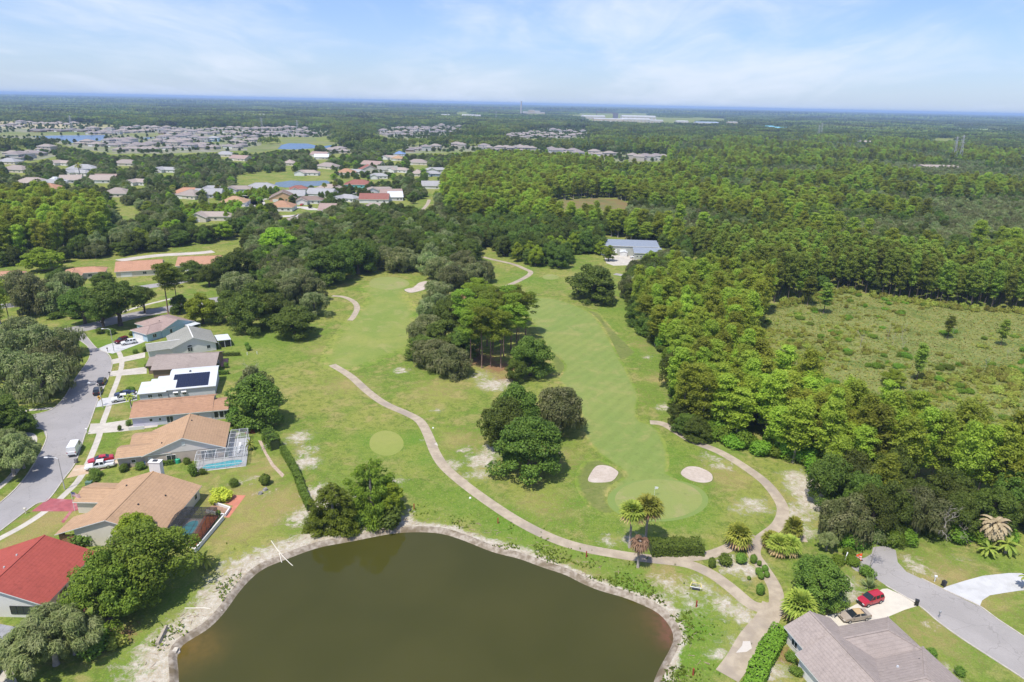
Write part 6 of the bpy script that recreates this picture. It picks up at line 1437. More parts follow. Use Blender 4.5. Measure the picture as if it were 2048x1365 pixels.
# flag pole and flag in front of the tan house
fx, fy = G('z2', 440, 360); t_ = thing('flagpole', 'white flagpole with a flying striped flag by the red drive', 'flagpole', (fx, fy, 0))
b = MB(); b.tube([(0, 0, -.1), (0, 0, 4.6)], [.05, .035], 8); part('pole', b, alu_m, t_); b = MB(); b.tube([(0, 0, 4.58), (0, 0, 4.7)], [.07, .05], 8); part('finial', b, alu_m, t_)
FLr, FLw, FLb = plain('flag_red', (0.45, 0.02, 0.04), 0.8), plain('flag_white', (0.75, 0.75, 0.75), 0.8), plain('flag_blue', (0.03, 0.04, 0.18), 0.8)
b = MB()
fpos = lambda u, v: (u*1.75, 0.16*math.sin(u*6), 4.45 - v*1.05 - u*0.45)
for i in range(13):
    for j in range(10): b.add([fpos(j/10, i/13), fpos((j+1)/10, i/13), fpos((j+1)/10, (i+1)/13), fpos(j/10, (i+1)/13)], [(0, 1, 2, 3)], 2 if (j < 4 and i < 7) else i % 2)
fl = part('flag', b, [FLr, FLw, FLb], t_)
b = MB()
for r_ in range(5):
    for c_ in range(6):
        u, v = 0.03 + c_*0.062, 0.05 + r_*0.10; p_ = fpos(u, v)
        for off in (-.014, .014): b.add([(p_[0] + .035*math.cos(a)*(1 if q % 2 == 0 else .42), p_[1]+off, p_[2] + .035*math.sin(a)*(1 if q % 2 == 0 else .42)) for q, a in enumerate(np.linspace(math.pi/2, math.pi*2.5, 10, endpoint=False))], [tuple(range(10))])
part('star_field', b, FLw, fl)
# golf pin, tee markers, hazard stakes
t_ = thing('golf_flag', 'white flag on its pin in the large putting green', 'golf flag', (*G('z4', 755, 316), 0)); b = MB(); b.tube([(0, 0, 0), (0, 0, 2.3)], [.025, .02], 6); part('pin', b, alu_m, t_)
b = MB(); b.add([(0, 0, 2.3), (.75, .1, 2.15), (.7, .05, 1.75), (0, 0, 1.7), (0, .05, 2.3), (.75, .15, 2.15), (.7, .1, 1.75), (0, .05, 1.7)], [(0, 1, 2, 3), (7, 6, 5, 4), (0, 4, 5, 1), (1, 5, 6, 2), (2, 6, 7, 3)]); part('flag', b, FLw, t_); b = MB(); b.tube([(0, 0, 0.017), (0, 0, .03)], [.14, .14], 12); part('cup', b, dark_m, t_)
stake_m = plain('stake_red', (0.33, 0.05, 0.03), 0.7)
for k, x, y in (('z3', 1325, 815), ('z3', 1897, 912), ('z4', 373, 660), ('z4', 992, 940), ('z4', 973, 1325)):
    t_ = thing('hazard_stake', 'red hazard stake standing in the grass along the pond', 'stake', (*G(k, x, y), 0), 0, 'red stakes round the pond'); b = MB(); b.box(0, 0, .55, .2, .2, 1.3); part('stake', b, stake_m, t_); b = MB(); b.box(0, 0, 1.24, .23, .23, .12, 0, 0, .6); part('top', b, stake_m, t_)
for k, x, y in (('z3', 1455, 262), ('z3', 1708, 740)):
    b = MB(); b.tube([(0, 0, 0), (0, 0, .16), (0, 0, .28)], [.26, .22, .1], 10); o = obj('yardage_marker', b.mesh('yardage_marker', trim_m), None, (*G(k, x, y), 0)); tag(o, 'small round white marker in the grass beside the cart path', 'marker', 'white markers along the cart path')
for i, (k, x, y) in enumerate((('a8', 1757, 580), ('a8', 1860, 572))):
    b = MB(); b.box(0, 0, .4, .14, .14, 1.0); b.box(0, 0, .93, .2, .2, .1, 0, 0, .5); o = obj('boundary_post', b.mesh('boundary_post', trim_m), None, (*G(k, x, y), 0)); tag(o, 'white boundary post on the lawn behind the gabled houses', 'post', 'white posts on the lawn')
# pond pipes, headwall, rubble, intake frame
pvc_m = plain('pvc_pipe', (0.72, 0.68, 0.58), 0.5)
def pipe(label, k, pts, zs, r_=.065):
    b = MB(); q = [(*G(k, *p), z) for p, z in zip(pts, zs)]; b.tube(q, [r_]*len(q), 8); tag(obj('pipe', b.mesh('pipe', pvc_m)), label, 'pipe')
pipe('curved white pipe running from the grass down into the pond', 'z3', [(350, 1035), (385, 1085), (430, 1135), (470, 1165), (515, 1195)], [.15, .1, -.1, -.45, -.8]); pipe('short yellowed pipe crossing the curved white pipe at the pond edge', 'z3', [(405, 1120), (420, 1165)], [.1, -.45], .07)
pipe('straight white pipe lying across the sandy pond bank', 'z2', [(1085, 933), (1200, 930), (1305, 935)], [.1, .05, -.3], .08)
hw_m = surf('headwall_concrete', (0.42, 0.36, 0.28), (0.33, 0.28, 0.22), 1.5, 0.95)
a_, b_ = G('z2', 925, 1150), G('z2', 985, 1050); t_ = thing('headwall', 'sloping concrete drain headwall above the pond rubble', 'headwall', (*a_, 0), math.atan2(b_[1]-a_[1], b_[0]-a_[0])); Lh = math.hypot(b_[0]-a_[0], b_[1]-a_[1])
b = MB(); b.add([(0, -.5, -.6), (Lh, -.2, -.6), (Lh, .3, -.6), (0, .3, -.6), (0, -.2, .55), (Lh, 0, .75), (Lh, .3, .75), (0, .3, .55)], [(3, 2, 1, 0), (4, 5, 6, 7), (0, 1, 5, 4), (1, 2, 6, 5), (2, 3, 7, 6), (3, 0, 4, 7)]); part('wall', b, hw_m, t_); b = MB(); b.tube([(Lh/2, -.55, -.25), (Lh/2, -.3, -.25)], [.35, .35], 12); part('outfall', b, dark_m, t_)
rub_m = surf('rubble_concrete', (0.55, 0.50, 0.42), (0.43, 0.38, 0.31), 2.0, 0.95)
for i in range(34):
    x, y = G('z2', random.uniform(940, 1050), random.uniform(1105, 1175)); r_ = np.random.default_rng(i); b = MB(); b.box(0, 0, .1, random.uniform(.4, 1.0), random.uniform(.3, .8), random.uniform(.2, .45), 0, random.uniform(0, 3), random.uniform(.6, .9))
    b.v = [tuple(np.array(q) + r_.uniform(-.07, .07, 3)) for q in b.v]
    tag(obj('rubble_block', b.mesh('rubble_block', rub_m), None, (x, y, random.uniform(-.65, -.25) if not inpoly(x, y, POND) else -.7)), 'broken pale concrete block piled below the drain headwall', 'rubble', 'rubble at the pond corner')
t_ = thing('intake_frame', 'yellow and white pipe frame over a drain grate near the pond', 'frame', (*G('z4', 990, 838), 0), R(-12))
for p_, q_, m_ in [((-1.1, -.6), (.9, -.7), trim_m), ((-1.1, -.6), (-.7, .7), plain('pale_yellow', (0.70, 0.60, 0.22), 0.5)), ((-.7, .7), (.8, .6), MATS['pale_yellow']), ((.8, .6), (.9, -.7), MATS['pale_yellow'])]:
    b = MB(); b.bar((*p_, .75), (*q_, .75), .1); part('rail', b, m_, t_); b = MB(); b.bar((*p_, -.02), (*p_, .75), .1); part('post', b, m_, t_)
b = MB(); b.box(0, 0, .03, 1.4, .9, .08); part('grate', b, dark_m, t_)
# yard things
t_ = thing('cable_box', 'green utility cabinet on the lawn by the pavement', 'utility box', (*G('z2', 525, 205), 0), R(8)); b = MB(); b.box(0, 0, .4, 1.2, 1.0, .8); part('cabinet', b, plain('utility_green', (0.12, 0.20, 0.15), 0.6), t_); b = MB(); b.box(0, 0, .83, 1.3, 1.1, .08, 0, 0, .92); part('lid', b, MATS['utility_green'], t_)
t_ = thing('water_tank', 'bright green cylindrical tank against the taupe gable house', 'tank', (*G('z1', 1105, 1135), 0)); b = MB(); b.tube([(0, 0, 0), (0, 0, .95), (0, 0, 1.1)], [.55, .55, .3], 14); part('drum', b, plain('tank_green', (0.03, 0.38, 0.22), 0.5), t_); b = MB(); b.tube([(0, 0, 1.1), (0, 0, 1.2)], [.15, .15], 10); part('cap', b, blackp_m, t_)
def ac(k, x, y, label):
    t_ = thing('air_conditioner', label, 'air conditioner', (*G(k, x, y), 0)); b = MB(); b.box(0, 0, .42, .85, .85, .8); part('casing', b, surf('ac_grey', (0.42, 0.42, 0.40), (0.36, 0.36, 0.34), 2), t_); b = MB(); b.tube([(0, 0, .82), (0, 0, .86)], [.34, .34], 14); part('fan_grille', b, dark_m, t_); b = MB(); b.box(0, 0, .015, 1.1, 1.1, .07); part('pad', b, conc_m, t_)
ac('z2', 940, 150, 'air conditioner beside the white chimney'); ac('z1', 985, 1130, 'air conditioner beside the door of the taupe gable house')
for i, (k, x, y) in enumerate((('z3', 275, 712), ('z3', 310, 687))):
    r_ = np.random.default_rng(i); b = MB(); b.box(0, 0, .25, 1.0, .7, .5, 0, i, .6); b.box(.2, .1, .5, .5, .5, .3, 0, .5, .6); b.v = [tuple(np.array(q) + r_.uniform(-.1, .1, 3)) for q in b.v]
    tag(obj('boulder', b.mesh('boulder', surf('grey_rock', (0.34, 0.32, 0.30), (0.22, 0.21, 0.20), 2, 0.9)), None, (*G(k, x, y), 0)), 'grey boulder lying on the lawn below the white pool cage', 'boulder', 'boulders on the lawn')
t_ = thing('picket_gate', 'pale rail fence by the path behind the white pool cage', 'fence', (*G('z3', 318, 400), 0), R(60))
for i in range(5):
    b = MB(); b.bar((i*.7-1.4, 0, -.05), (i*.7-1.4, 0, 1.1), .08); part('post', b, pole_m, t_)
for z in (.35, .95):
    b = MB(); b.bar((-1.4, 0, z), (1.4, 0, z), .06); part('rail', b, pole_m, t_)
sheet('garden_path', GL('z3', [(260, 345), (285, 350), (320, 430), (370, 510), (440, 580), (425, 600), (350, 520), (300, 430)]), 0.02, surf('garden_gravel', (0.46, 0.36, 0.28), (0.36, 0.27, 0.2), 1.2, 0.95))
sheet('mulch_bed', GL('z3', [(180, 250), (230, 260), (240, 300), (170, 300)]), 0.02, mulch_m)
sheet('mulch_bed', GL('z1', [(1365, 490), (1415, 490), (1415, 535), (1370, 540)]), 0.02, surf('pink_paving', (0.48, 0.25, 0.22), (0.4, 0.2, 0.18), 1, 0.9))
strip('garden_path', GL('z3', [(85, 320), (130, 295)]), 1.2, 0.02, conc_m)
# lounge chairs in the white cage
for i, (x, y) in enumerate(((25.0, 2.0), (25.1, 4.6))):
    X, Y = l3(x, y); t_ = thing('lounge_chair', 'white lounge chair on the deck inside the white pool cage', 'lounge chair', (X, Y, 0.02), A3 + R(80), 'lounge chairs by the pool'); b = MB(); b.box(0, 0, .33, 1.3, .6, .06); part('seat', b, alu_m, t_); b = MB(); b.bar((.62, 0, .36), (1.15, 0, .85), .58, 0, .06); part('backrest', b, alu_m, t_)
    for lx in (-.55, .55):
        for ly in (-.25, .25):
            b = MB(); b.bar((lx, ly, 0), (lx, ly, .31), .05); part('leg', b, alu_m, t_)
# brush pile and fallen pile by the far road
t_ = thing('brush_pile', 'heap of red brown cut branches by the far white road', 'brush pile', (*G('a6', 105, 275), 0)); r_ = np.random.default_rng(3)
for i in range(26):
    b = MB(); a = r_.uniform(0, 6.28); x, y = r_.normal(0, 2.2), r_.normal(0, 1.2); L = r_.uniform(1, 2.6); z = abs(r_.normal(.6, .4)); b.tube([(x, y, z*.5+.1), (x+L*math.cos(a), y+L*math.sin(a), z+.3)], [.22, .12], 5); part('branch', b, surf('cut_wood', (0.34, 0.13, 0.07), (0.24, 0.11, 0.07), 2), t_)

# ================================================================== PLANTED TREES
def row(kind, k, pts, label, group=None):
    for (x, y, h_, w_) in pts: plant_px(kind, k, x, y, h_, w_, label, group)
# fairway island
row('pine', 'z6', [(440, 690, 19, 8.5), (500, 700, 20, 9), (550, 690, 18, 8.5), (605, 700, 19, 9), (490, 640, 20, 9.5), (560, 625, 19, 9), (620, 640, 18, 9), (660, 600, 20, 10), (530, 580, 19, 10), (600, 560, 18, 9), (690, 560, 19, 10), (460, 600, 18, 9), (700, 630, 17, 9), (400, 560, 19, 10), (560, 520, 18, 10), (640, 510, 18, 10), (740, 520, 16, 10), (480, 480, 16, 10), (670, 470, 16, 10)], 'tall pine with bare red trunk in the copse between the two fairways', 'pines of the fairway copse')
row('oak', 'z6', [(180, 650, 10, 13), (300, 610, 13, 16), (400, 640, 12, 14), (330, 480, 14, 16)], 'dark green oak on the left flank of the fairway copse', 'dark oaks of the fairway copse')
row('moss_oak', 'z6', [(200, 560, 12, 16), (240, 690, 11, 16), (330, 740, 11, 15), (250, 440, 12, 15)], 'grey green moss draped oak at the edge of the fairway copse', 'mossy oaks of the fairway copse')
plant_px('oak', 'z6', 765, 740, 15, 16, 'dark oak standing apart on the near side of the pines'); plant_px('oak', 'z6', 690, 770, 9, 8, 'smaller dark oak tucked under the oak by the pines')
plant_px('oak', 'z6', 620, 1130, 15, 14, 'dark oak at the back of the three-tree clump beside the main cart path'); plant_px('oak', 'z6', 760, 1280, 16, 18.5, 'largest dark oak at the front of the three-tree clump'); plant_px('oak', 'z6', 700, 1060, 16, 14, 'dark oak between the mossy oak and the front oak')
plant_px('moss_oak', 'z6', 920, 1050, 14.5, 16, 'grey moss draped oak leaning over the edge of the main fairway')
row('moss_oak', 'z6', [(250, 340, 11, 15)], 'grey mossy oak by the far bunker'); plant_px('bright', 'a6', 1350, 500, 10, 9, 'slender green tree before the service building'); plant_px('bright', 'a6', 1275, 440, 9, 8, 'leafy tree at the corner of the service building'); plant_px('bright', 'z6', 475, 320, 10, 15, 'fresh green spreading tree above orange needles near the far path', var=0)
row('moss_oak', 'z6', [(340, 250, 12, 15), (430, 210, 12, 16), (510, 230, 12, 14), (400, 170, 13, 15)], 'grey green oak between the far bunker and the winding path', 'oaks by the winding path')
plant_px('round_dark', 'z6', 1105, 330, 18, 25, 'very broad solitary dark oak beyond the main fairway', var=1)
# oaks behind the far left green
row('oak', 'a5', [(520, 750, 20, 20), (600, 730, 18, 16), (430, 720, 18, 15), (250, 850, 20, 22), (340, 800, 19, 18), (170, 780, 16, 16)], 'tall dark oak rising behind the far left green', 'dark oaks behind the far left green')
row('moss_oak', 'a5', [(890, 725, 13, 19), (970, 715, 12, 14), (1150, 740, 12, 16), (1240, 790, 13, 16), (1360, 870, 12, 17), (1560, 850, 12, 14), (760, 690, 13, 14)], 'grey green oak on bare brown ground behind the far left green', 'mossy oaks behind the far left green')
row('oak', 'a5', [(1150, 620, 14, 15), (1280, 600, 14, 16), (1420, 590, 15, 16), (1520, 640, 14, 15), (1330, 690, 13, 15), (1480, 720, 12, 15), (1050, 560, 15, 16), (900, 560, 15, 16), (780, 540, 16, 16), (1180, 480, 14, 16), (1000, 470, 15, 16), (860, 450, 15, 15), (1350, 470, 14, 15), (1500, 500, 14, 16), (640, 480, 16, 16), (550, 560, 17, 16)], 'dark oak in the wide belt of oaks across the course', 'oaks of the belt across the course')
# trees left of the far left green
row('oak', 'z8', [(1590, 900, 13, 19), (1350, 870, 16, 19), (1250, 820, 14, 15), (1480, 830, 14, 16), (1420, 760, 16, 17)], 'dark oak beside the lawn behind the gabled houses', 'dark oaks beside the lawn')
row('moss_oak', 'z8', [(1560, 720, 14, 18), (1650, 700, 14, 18), (1500, 640, 14, 18), (1280, 700, 14, 17), (1700, 790, 12, 14)], 'pale mossy oak behind the dark oaks by the lawn', 'pale mossy oaks by the lawn')
plant_px('bright', 'z8', 1095, 830, 13.5, 14, 'bright green rounded tree behind the light blue house'); plant_px('bright', 'z8', 1500, 480, 19, 23, 'yellow green domed tree in the oak belt', var=2); plant_px('bright', 'z8', 240, 545, 13, 21, 'olive green rounded tree on the lawn by the cypress dome', var=1)
row('oak', 'z8', [(1300, 590, 17, 17), (1400, 580, 15, 16), (1220, 600, 14, 15), (1130, 630, 12, 12)], 'dark oak screening the orange roofed row', 'oaks by the orange roofed row')
plant_px('street_oak', 'z8', 650, 840, 19, 22, 'big spreading oak with thick trunk at the cross street', var=0); plant_px('street_oak', 'z8', 560, 855, 14, 14, 'smaller oak at the cross street beside the big spreading oak'); plant_px('street_oak', 'z8', 460, 830, 15, 17, 'dark oak set back from the cross street'); plant_px('street_oak', 'z8', 780, 770, 12, 11, 'oak overhanging the cross street pavement')
plant_px('pine', 'z8', 908, 778, 20, 11, 'lone tall pine with bare trunk beside the cross street'); plant_px('pine', 'z8', 960, 760, 17, 9, 'second pine beside the lone tall pine'); plant_px('round_dark', 'z8', 970, 770, 8, 9, 'small dark tree at the foot of the pines')
row('moss_oak', 'z8', [(200, 770, 16, 20), (330, 770, 14, 16), (120, 720, 16, 17), (380, 690, 14, 15)], 'grey green tree on the open lawn beyond the road', 'trees on the lawn beyond the road')
row('oak', 'z8', [(560, 640, 9, 12), (330, 640, 10, 12), (1040, 600, 11, 13)], 'dark tree in front of the orange roofed row', 'dark trees before the orange roofed row')
row('cypress', 'z8', [(20, 900, 22, 9), (0, 830, 22, 10)], 'tall yellow green tree at the roadside pole', 'tall trees at the roadside pole')
row('bush', 'z8', [(540, 880, 2.2, 4), (600, 885, 2.2, 4), (420, 800, 3, 7), (560, 790, 3, 8), (300, 800, 2.5, 6)], 'low dark shrub under the big spreading oak', 'shrubs under the big spreading oak')
# mossy oaks along the near left road
row('sparse_oak', 'z1', [(260, 740, 14, 19), (120, 700, 14, 19), (350, 600, 13, 17), (430, 470, 11, 14), (250, 520, 14, 18), (60, 560, 14, 18), (380, 680, 12, 14), (150, 440, 13, 16)], 'sprawling mossy oak shading the road bend', 'mossy oaks at the road bend')
row('oak', 'z1', [(40, 950, 11, 14), (-60, 930, 12, 14), (110, 960, 8, 9)], 'dark oak in the corner of the side street', 'dark oaks at the side street')
row('willow', 'z1', [(90, 1210, 10, 13), (20, 1130, 9, 12), (150, 1170, 8, 9), (-40, 1230, 10, 13)], 'pale drooping tree on the verge of the near road', 'drooping trees on the verge')
# near gardens
plant_px('round_dark', 'z1', 1605, 890, 14.5, 16.5, 'large rounded dark oak beside the long tan brown house', var=0); plant_px('moss_oak', 'z1', 1590, 790, 13, 12, 'mossy crown growing behind the large rounded dark oak')
row('bush', 'z1', [(1440, 900, 2.5, 4), (1500, 900, 3, 4), (1450, 850, 3, 4), (1540, 880, 2.5, 3.5), (1490, 930, 2, 3)], 'leafy shrub in the bed behind the long tan brown house', 'shrubs behind the long tan brown house')
plant_px('fresh_oak', 'z2', 900, 830, 15, 16.5, 'spreading bright oak overhanging the sprawling tan-roofed house'); plant_px('fresh_oak', 'z2', 640, 1000, 14, 13, 'dense leafy oak between the red roof and the pond'); plant_px('oak', 'z2', 760, 930, 11, 11, 'oak filling the gap beside the dense leafy oak'); plant_px('bright', 'z2', 800, 560, 8, 9, 'light green tree touching the dark pool cage')
plant_px('willow', 'z2', 330, 1260, 9.5, 14, 'olive drooping tree in front of the red roofed house'); plant_px('willow', 'z2', 160, 1310, 8, 11, 'olive drooping tree beside the grey roof'); plant_px('willow', 'z2', 440, 1200, 7, 8, 'olive drooping tree behind the reddish shrub')
row('bush', 'z2', [(560, 1180, 3.2, 5), (590, 1120, 2.6, 4)], 'glossy green shrub beside the olive drooping trees', 'glossy shrubs by the drooping trees'); plant_px('brush', 'z2', 690, 1150, 2.4, 3.4, 'reddish brown shrub on the pond slope'); plant_px('low_palm', 'z2', 1205, 690, 2.4, 3.5, 'small palm on the pond slope')
plant_px('bush', 'z2', 515, 550, 3.2, 5.2, 'clipped square shrub by the brick pier'); plant_px('yellow_bush', 'z2', 1310, 290, 2.4, 4.6, 'yellow green shrub inside the zigzag wall'); plant_px('yellow_bush', 'z2', 1265, 310, 1.8, 3, 'smaller yellow green shrub by the zigzag wall')
plant_px('ball', 'z3', 298, 650, 3.3, 4.0, 'solitary round dark shrub on the brown lawn'); plant_px('bush', 'z3', 98, 655, 1.8, 2.3, 'small bright shrub left of the solitary round shrub'); plant_px('bush', 'z2', 1285, 385, 1.2, 1.5, 'small round shrub at the corner of the mulch bed')
row('bush', 'z1', [(765, 1185, 1.8, 2.6), (872, 1175, 1.8, 2.4), (1160, 1140, 1.6, 2.2)], 'rounded shrub against the taupe gable house', 'shrubs along the taupe gable house'); row('bush', 'z1', [(600, 1215, 2, 3), (580, 1250, 1.5, 3), (1200, 1215, 3.2, 2.6), (1260, 1205, 1.6, 1.8), (1455, 1275, 1.6, 2.2)], 'garden shrub on the lawn between the two tan houses', 'shrubs between the two tan houses')
plant_px('feather_palm', 'z1', 815, 795, 3.8, 3.6, 'small palm in front of the long tan brown house'); plant_px('low_palm', 'z1', 1555, 1055, 2.2, 2.6, 'yellowish palm beside the white pool cage'); row('ball', 'z1', [(1548, 437, 2.4, 3.0), (1530, 415, 2, 2.4)], 'round clipped shrub on the lawn behind the gabled houses', 'round shrubs on the lawn')
row('bush', 'z1', [(1095, 440, 2.4, 3.6), (1040, 445, 1.8, 2.4), (1055, 330, 3.0, 4.2), (1020, 345, 2, 2.6), (1200, 290, 1.8, 3.2), (840, 455, 1.4, 2), (820, 345, 1.6, 2.6), (900, 445, 1.8, 2), (1330, 430, 1.5, 2.6), (1405, 545, 2, 2), (1355, 560, 2.2, 1.8), (800, 690, 1.4, 2), (825, 690, 1.4, 1.8), (920, 545, 1.5, 2.4), (800, 905, 1.7, 1.6), (745, 935, 1.6, 1.3)], 'small garden shrub by the row of houses', 'garden shrubs of the house row')
# hedges
def hedge(label, pts, w_, h_, mat, leaf=.14, dens=70, k='p', name='hedge'):
    q = [np.array(G(k, *p)) for p in pts]; P_, N_ = [], []
    r = np.random.default_rng(len(pts)+int(w_*10))
    for a, b_ in zip(q[:-1], q[1:]):
        L = np.linalg.norm(b_-a); d = (b_-a)/L; nn = np.array((-d[1], d[0])); n_ = int(L*dens)
        t_ = r.uniform(-.1, L+.1, n_); s_ = r.uniform(0, 1, n_)
        side = r.choice(3, n_, p=(.3, .3, .4)); off = np.where(side == 0, -w_/2, np.where(side == 1, w_/2, r.uniform(-w_/2, w_/2, n_))); zz = np.where(side == 2, h_, s_*h_)
        bump = .12*np.sin(t_*1.7)+.08*np.sin(t_*4.1)
        p3 = np.c_[a[0]+d[0]*t_+nn[0]*off*(1+bump*.5), a[1]+d[1]*t_+nn[1]*off*(1+bump*.5), zz*(1+bump*.5)] + r.normal(0, .06, (n_, 3))
        nr = np.c_[nn[0]*np.sign(off)*(side < 2), nn[1]*np.sign(off)*(side < 2), (side == 2)*1.0+.2] + r.normal(0, .4, (n_, 3)); P_.append(p3); N_.append(nr)
    P_ = np.concatenate(P_); P_[:, 2] = np.maximum(P_[:, 2], .05); N_ = np.concatenate(N_); c0 = np.mean(q, 0)
    t_ = thing(name, label, 'hedge', (c0[0], c0[1], 0)); P_[:, :2] -= c0
    obj('foliage', leaf_mesh('foliage', P_, N_, r.uniform(.7, 1.4, len(P_))*leaf, mat, .65), t_)
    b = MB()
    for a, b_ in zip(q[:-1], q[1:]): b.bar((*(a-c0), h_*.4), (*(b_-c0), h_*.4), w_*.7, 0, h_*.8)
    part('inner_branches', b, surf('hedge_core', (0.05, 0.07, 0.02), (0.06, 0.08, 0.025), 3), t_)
hedge('long clipped hedge running towards the pond', [(566, 905), (590, 945), (604, 985), (621, 1022)], 1.25, 1.7, L_shrub, .15, 300)
hedge('taller dark hedge at the top of the long clipped hedge', [(535, 880), (552, 900)], 2.6, 3.0, L_oak, .17, 260)
hedge('thick hedge beneath the twin palms', [(1300, 1105), (1350, 1104), (1402, 1103)], 3.0, 2.2, L_shrub, .16, 340)
hedge('low hedge under the window of the taupe gable house', [(950, 1160), (1080, 1140)], 1.0, 1.0, L_shrub, .13, 180, 'z1')
hedge('clipped hedge behind the grey brown roofed house', [(1345, 475), (1490, 470)], 1.0, 1.2, L_shrub, .13, 120, 'z1'); hedge('hedge behind the solar roofed house', [(1345, 590), (1420, 585)], 1.0, 1.2, L_shrub, .13, 120, 'z1')
hedge('ragged hedge along the path tail by the warm grey roof', [(1560, 1270), (1535, 1310), (1515, 1350), (1500, 1395)], 2.6, 1.8, L_under, .17, 280)
hedge('hedge screening the tan hip roofed house', [(720, 405), (860, 415)], 2.2, 2.0, L_oak, .4, 40, 'a7')
# pond trees
plant_px('feather', 'p', 668, 1052, 9.6, 10.5, 'conical feathery bald cypress at the pond edge', var=0); plant_px('feather', 'p', 745, 1030, 13, 11.5, 'taller feathery bald cypress beside the conical one', var=1); plant_px('bright', 'p', 775, 1034, 9, 8, 'light green tree against the taller bald cypress'); plant_px('bush', 'p', 785, 1052, 4.4, 5.6, 'dark shrub at the foot of the bald cypresses'); plant_px('bush', 'p', 722, 1048, 2.6, 4, 'low shrub between the bald cypresses')
# palms and clipped shrubs at the path junction
plant_px('palm', 'z4', 615, 607, 9.4, 5.0, 'left of the twin fan palms by the thick hedge', var=0); plant_px('palm', 'z4', 705, 580, 9.6, 5.6, 'larger leaning twin fan palm behind the thick hedge', var=1); plant_px('dead_palm', 'z4', 663, 718, 6.6, 3.4, 'dead brown fan palm on the pond side of the path')
plant_px('short_palm', 'z4', 1225, 605, 4.4, 5.0, 'short fan palm in the path triangle', var=0); plant_px('short_palm', 'z4', 1560, 1020, 5.0, 5.2, 'stout fan palm beside the warm grey roof', var=1); row('short_palm', 'z4', [(1450, 640, 3.4, 4.4), (1530, 560, 4.2, 3.8), (1510, 640, 3.2, 4.2), (1410, 600, 2.8, 3.6)], 'fan palm in the clump outside the path loop', 'fan palms outside the path loop')
row('ball', 'z4', [(1070, 715, 2.8, 2.3), (1340, 868, 2.9, 2.5)], 'tall rounded topiary shrub in the path triangle', 'tall topiary in the path triangle'); row('ball', 'z4', [(1250, 690, 2.6, 3.4), (1305, 690, 2.4, 2.2), (1335, 755, 1.9, 2.2), (1370, 740, 1.8, 2), (1360, 785, 1.7, 1.9), (1390, 770, 1.6, 1.7), (1350, 710, 1.5, 1.4), (1290, 785, .9, 1.2)], 'low rounded topiary shrub in the path triangle', 'low topiary in the path triangle')
plant_px('bush', 'z4', 1150, 700, 2.4, 3.4, 'loose grey green shrub in the path triangle')
plant_px('oak', 'z5', 270, 890, 9.5, 11, 'dense feathery oak between the path and the cream drive', var=4); plant_px('willow', 'z5', 330, 590, 4.4, 5, 'pale shrubby tree behind the dense feathery oak'); plant_px('yucca', 'z5', 580, 810, 2.2, 3.8, 'spiky yucca at the kerb above the red car'); plant_px('bush', 'z5', 570, 740, 2.2, 3, 'dark shrub behind the yucca')
for i, (x, y) in enumerate(((945, 1215), (200, 1200), (150, 1320), (120, 1235), (1110, 1320))): plant_px('bush', 'z5', x, y, 1.5, 2.0, 'small shrub in the garden of the warm grey roofed house', 'garden shrubs of the warm grey roofed house')
# slender leaning tree at the dead end
x, y = G('z5', 578, 708); t_ = thing('sapling', 'slender leaning sapling at the dead-end street', 'tree', (x, y, 0)); b = MB(); b.tube([(0, 0, -.2), (.4, .3, 3), (1.1, .8, 6.5)], [.07, .055, .03], 6); part('trunk', b, bark_grey, t_); r_ = np.random.default_rng(4); p_ = np.c_[r_.normal(1.2, .75, 420), r_.normal(.9, .75, 420), r_.normal(6.6, .5, 420)]; obj('crown', leaf_mesh('crown', p_, r_.normal(size=(420, 3)), .13, L_willow, .5), t_)
plant_px('dead_feather_palm', 'z5', 1290, 555, 5.6, 6.8, 'grey dead palm with a skirt of hanging fronds'); row('low_palm', 'z5', [(1380, 605, 2.8, 5), (1270, 620, 2.2, 4), (1330, 580, 2.8, 4)], 'low green palm at the foot of the dead palm', 'low palms at the dead palm'); plant_px('feather_palm', 'z5', 1490, 815, 3, 3, 'young palm on the white curved drive')
row('bare_lean', 'z5', [(960, 520, 11, 8), (860, 480, 11, 7), (1040, 510, 7, 8)], 'leafless grey dead tree at the wood edge by the dead end', 'dead trees by the dead end'); plant_px('bare', 'z6', 1480, 330, 17, 11, 'bare grey tree top in the wood beside the main fairway'); plant_px('bare', 'a8', 1850, 860, 8, 5, 'grey bare limbs in the large rounded oak')
plant_px('dead_palm', 'z6', 1475, 470, 9, 8, 'orange brown dead palm in the wood beside the main fairway')
plant_px('bare', 'z8', 170, 420, 15, 8, 'pale leafless tree in the bright cypress dome')
row('palm', 'a7', [(1790, 245, 9, 5), (1900, 230, 9, 5), (240, 260, 8, 5), (380, 250, 9, 5), (700, 270, 9, 5)], 'fan palm in the gardens beyond the course', 'palms beyond the course'); plant_px('feather_palm', 'a1', 632, 765, 13, 9, 'feather palm beside the white two storey house')

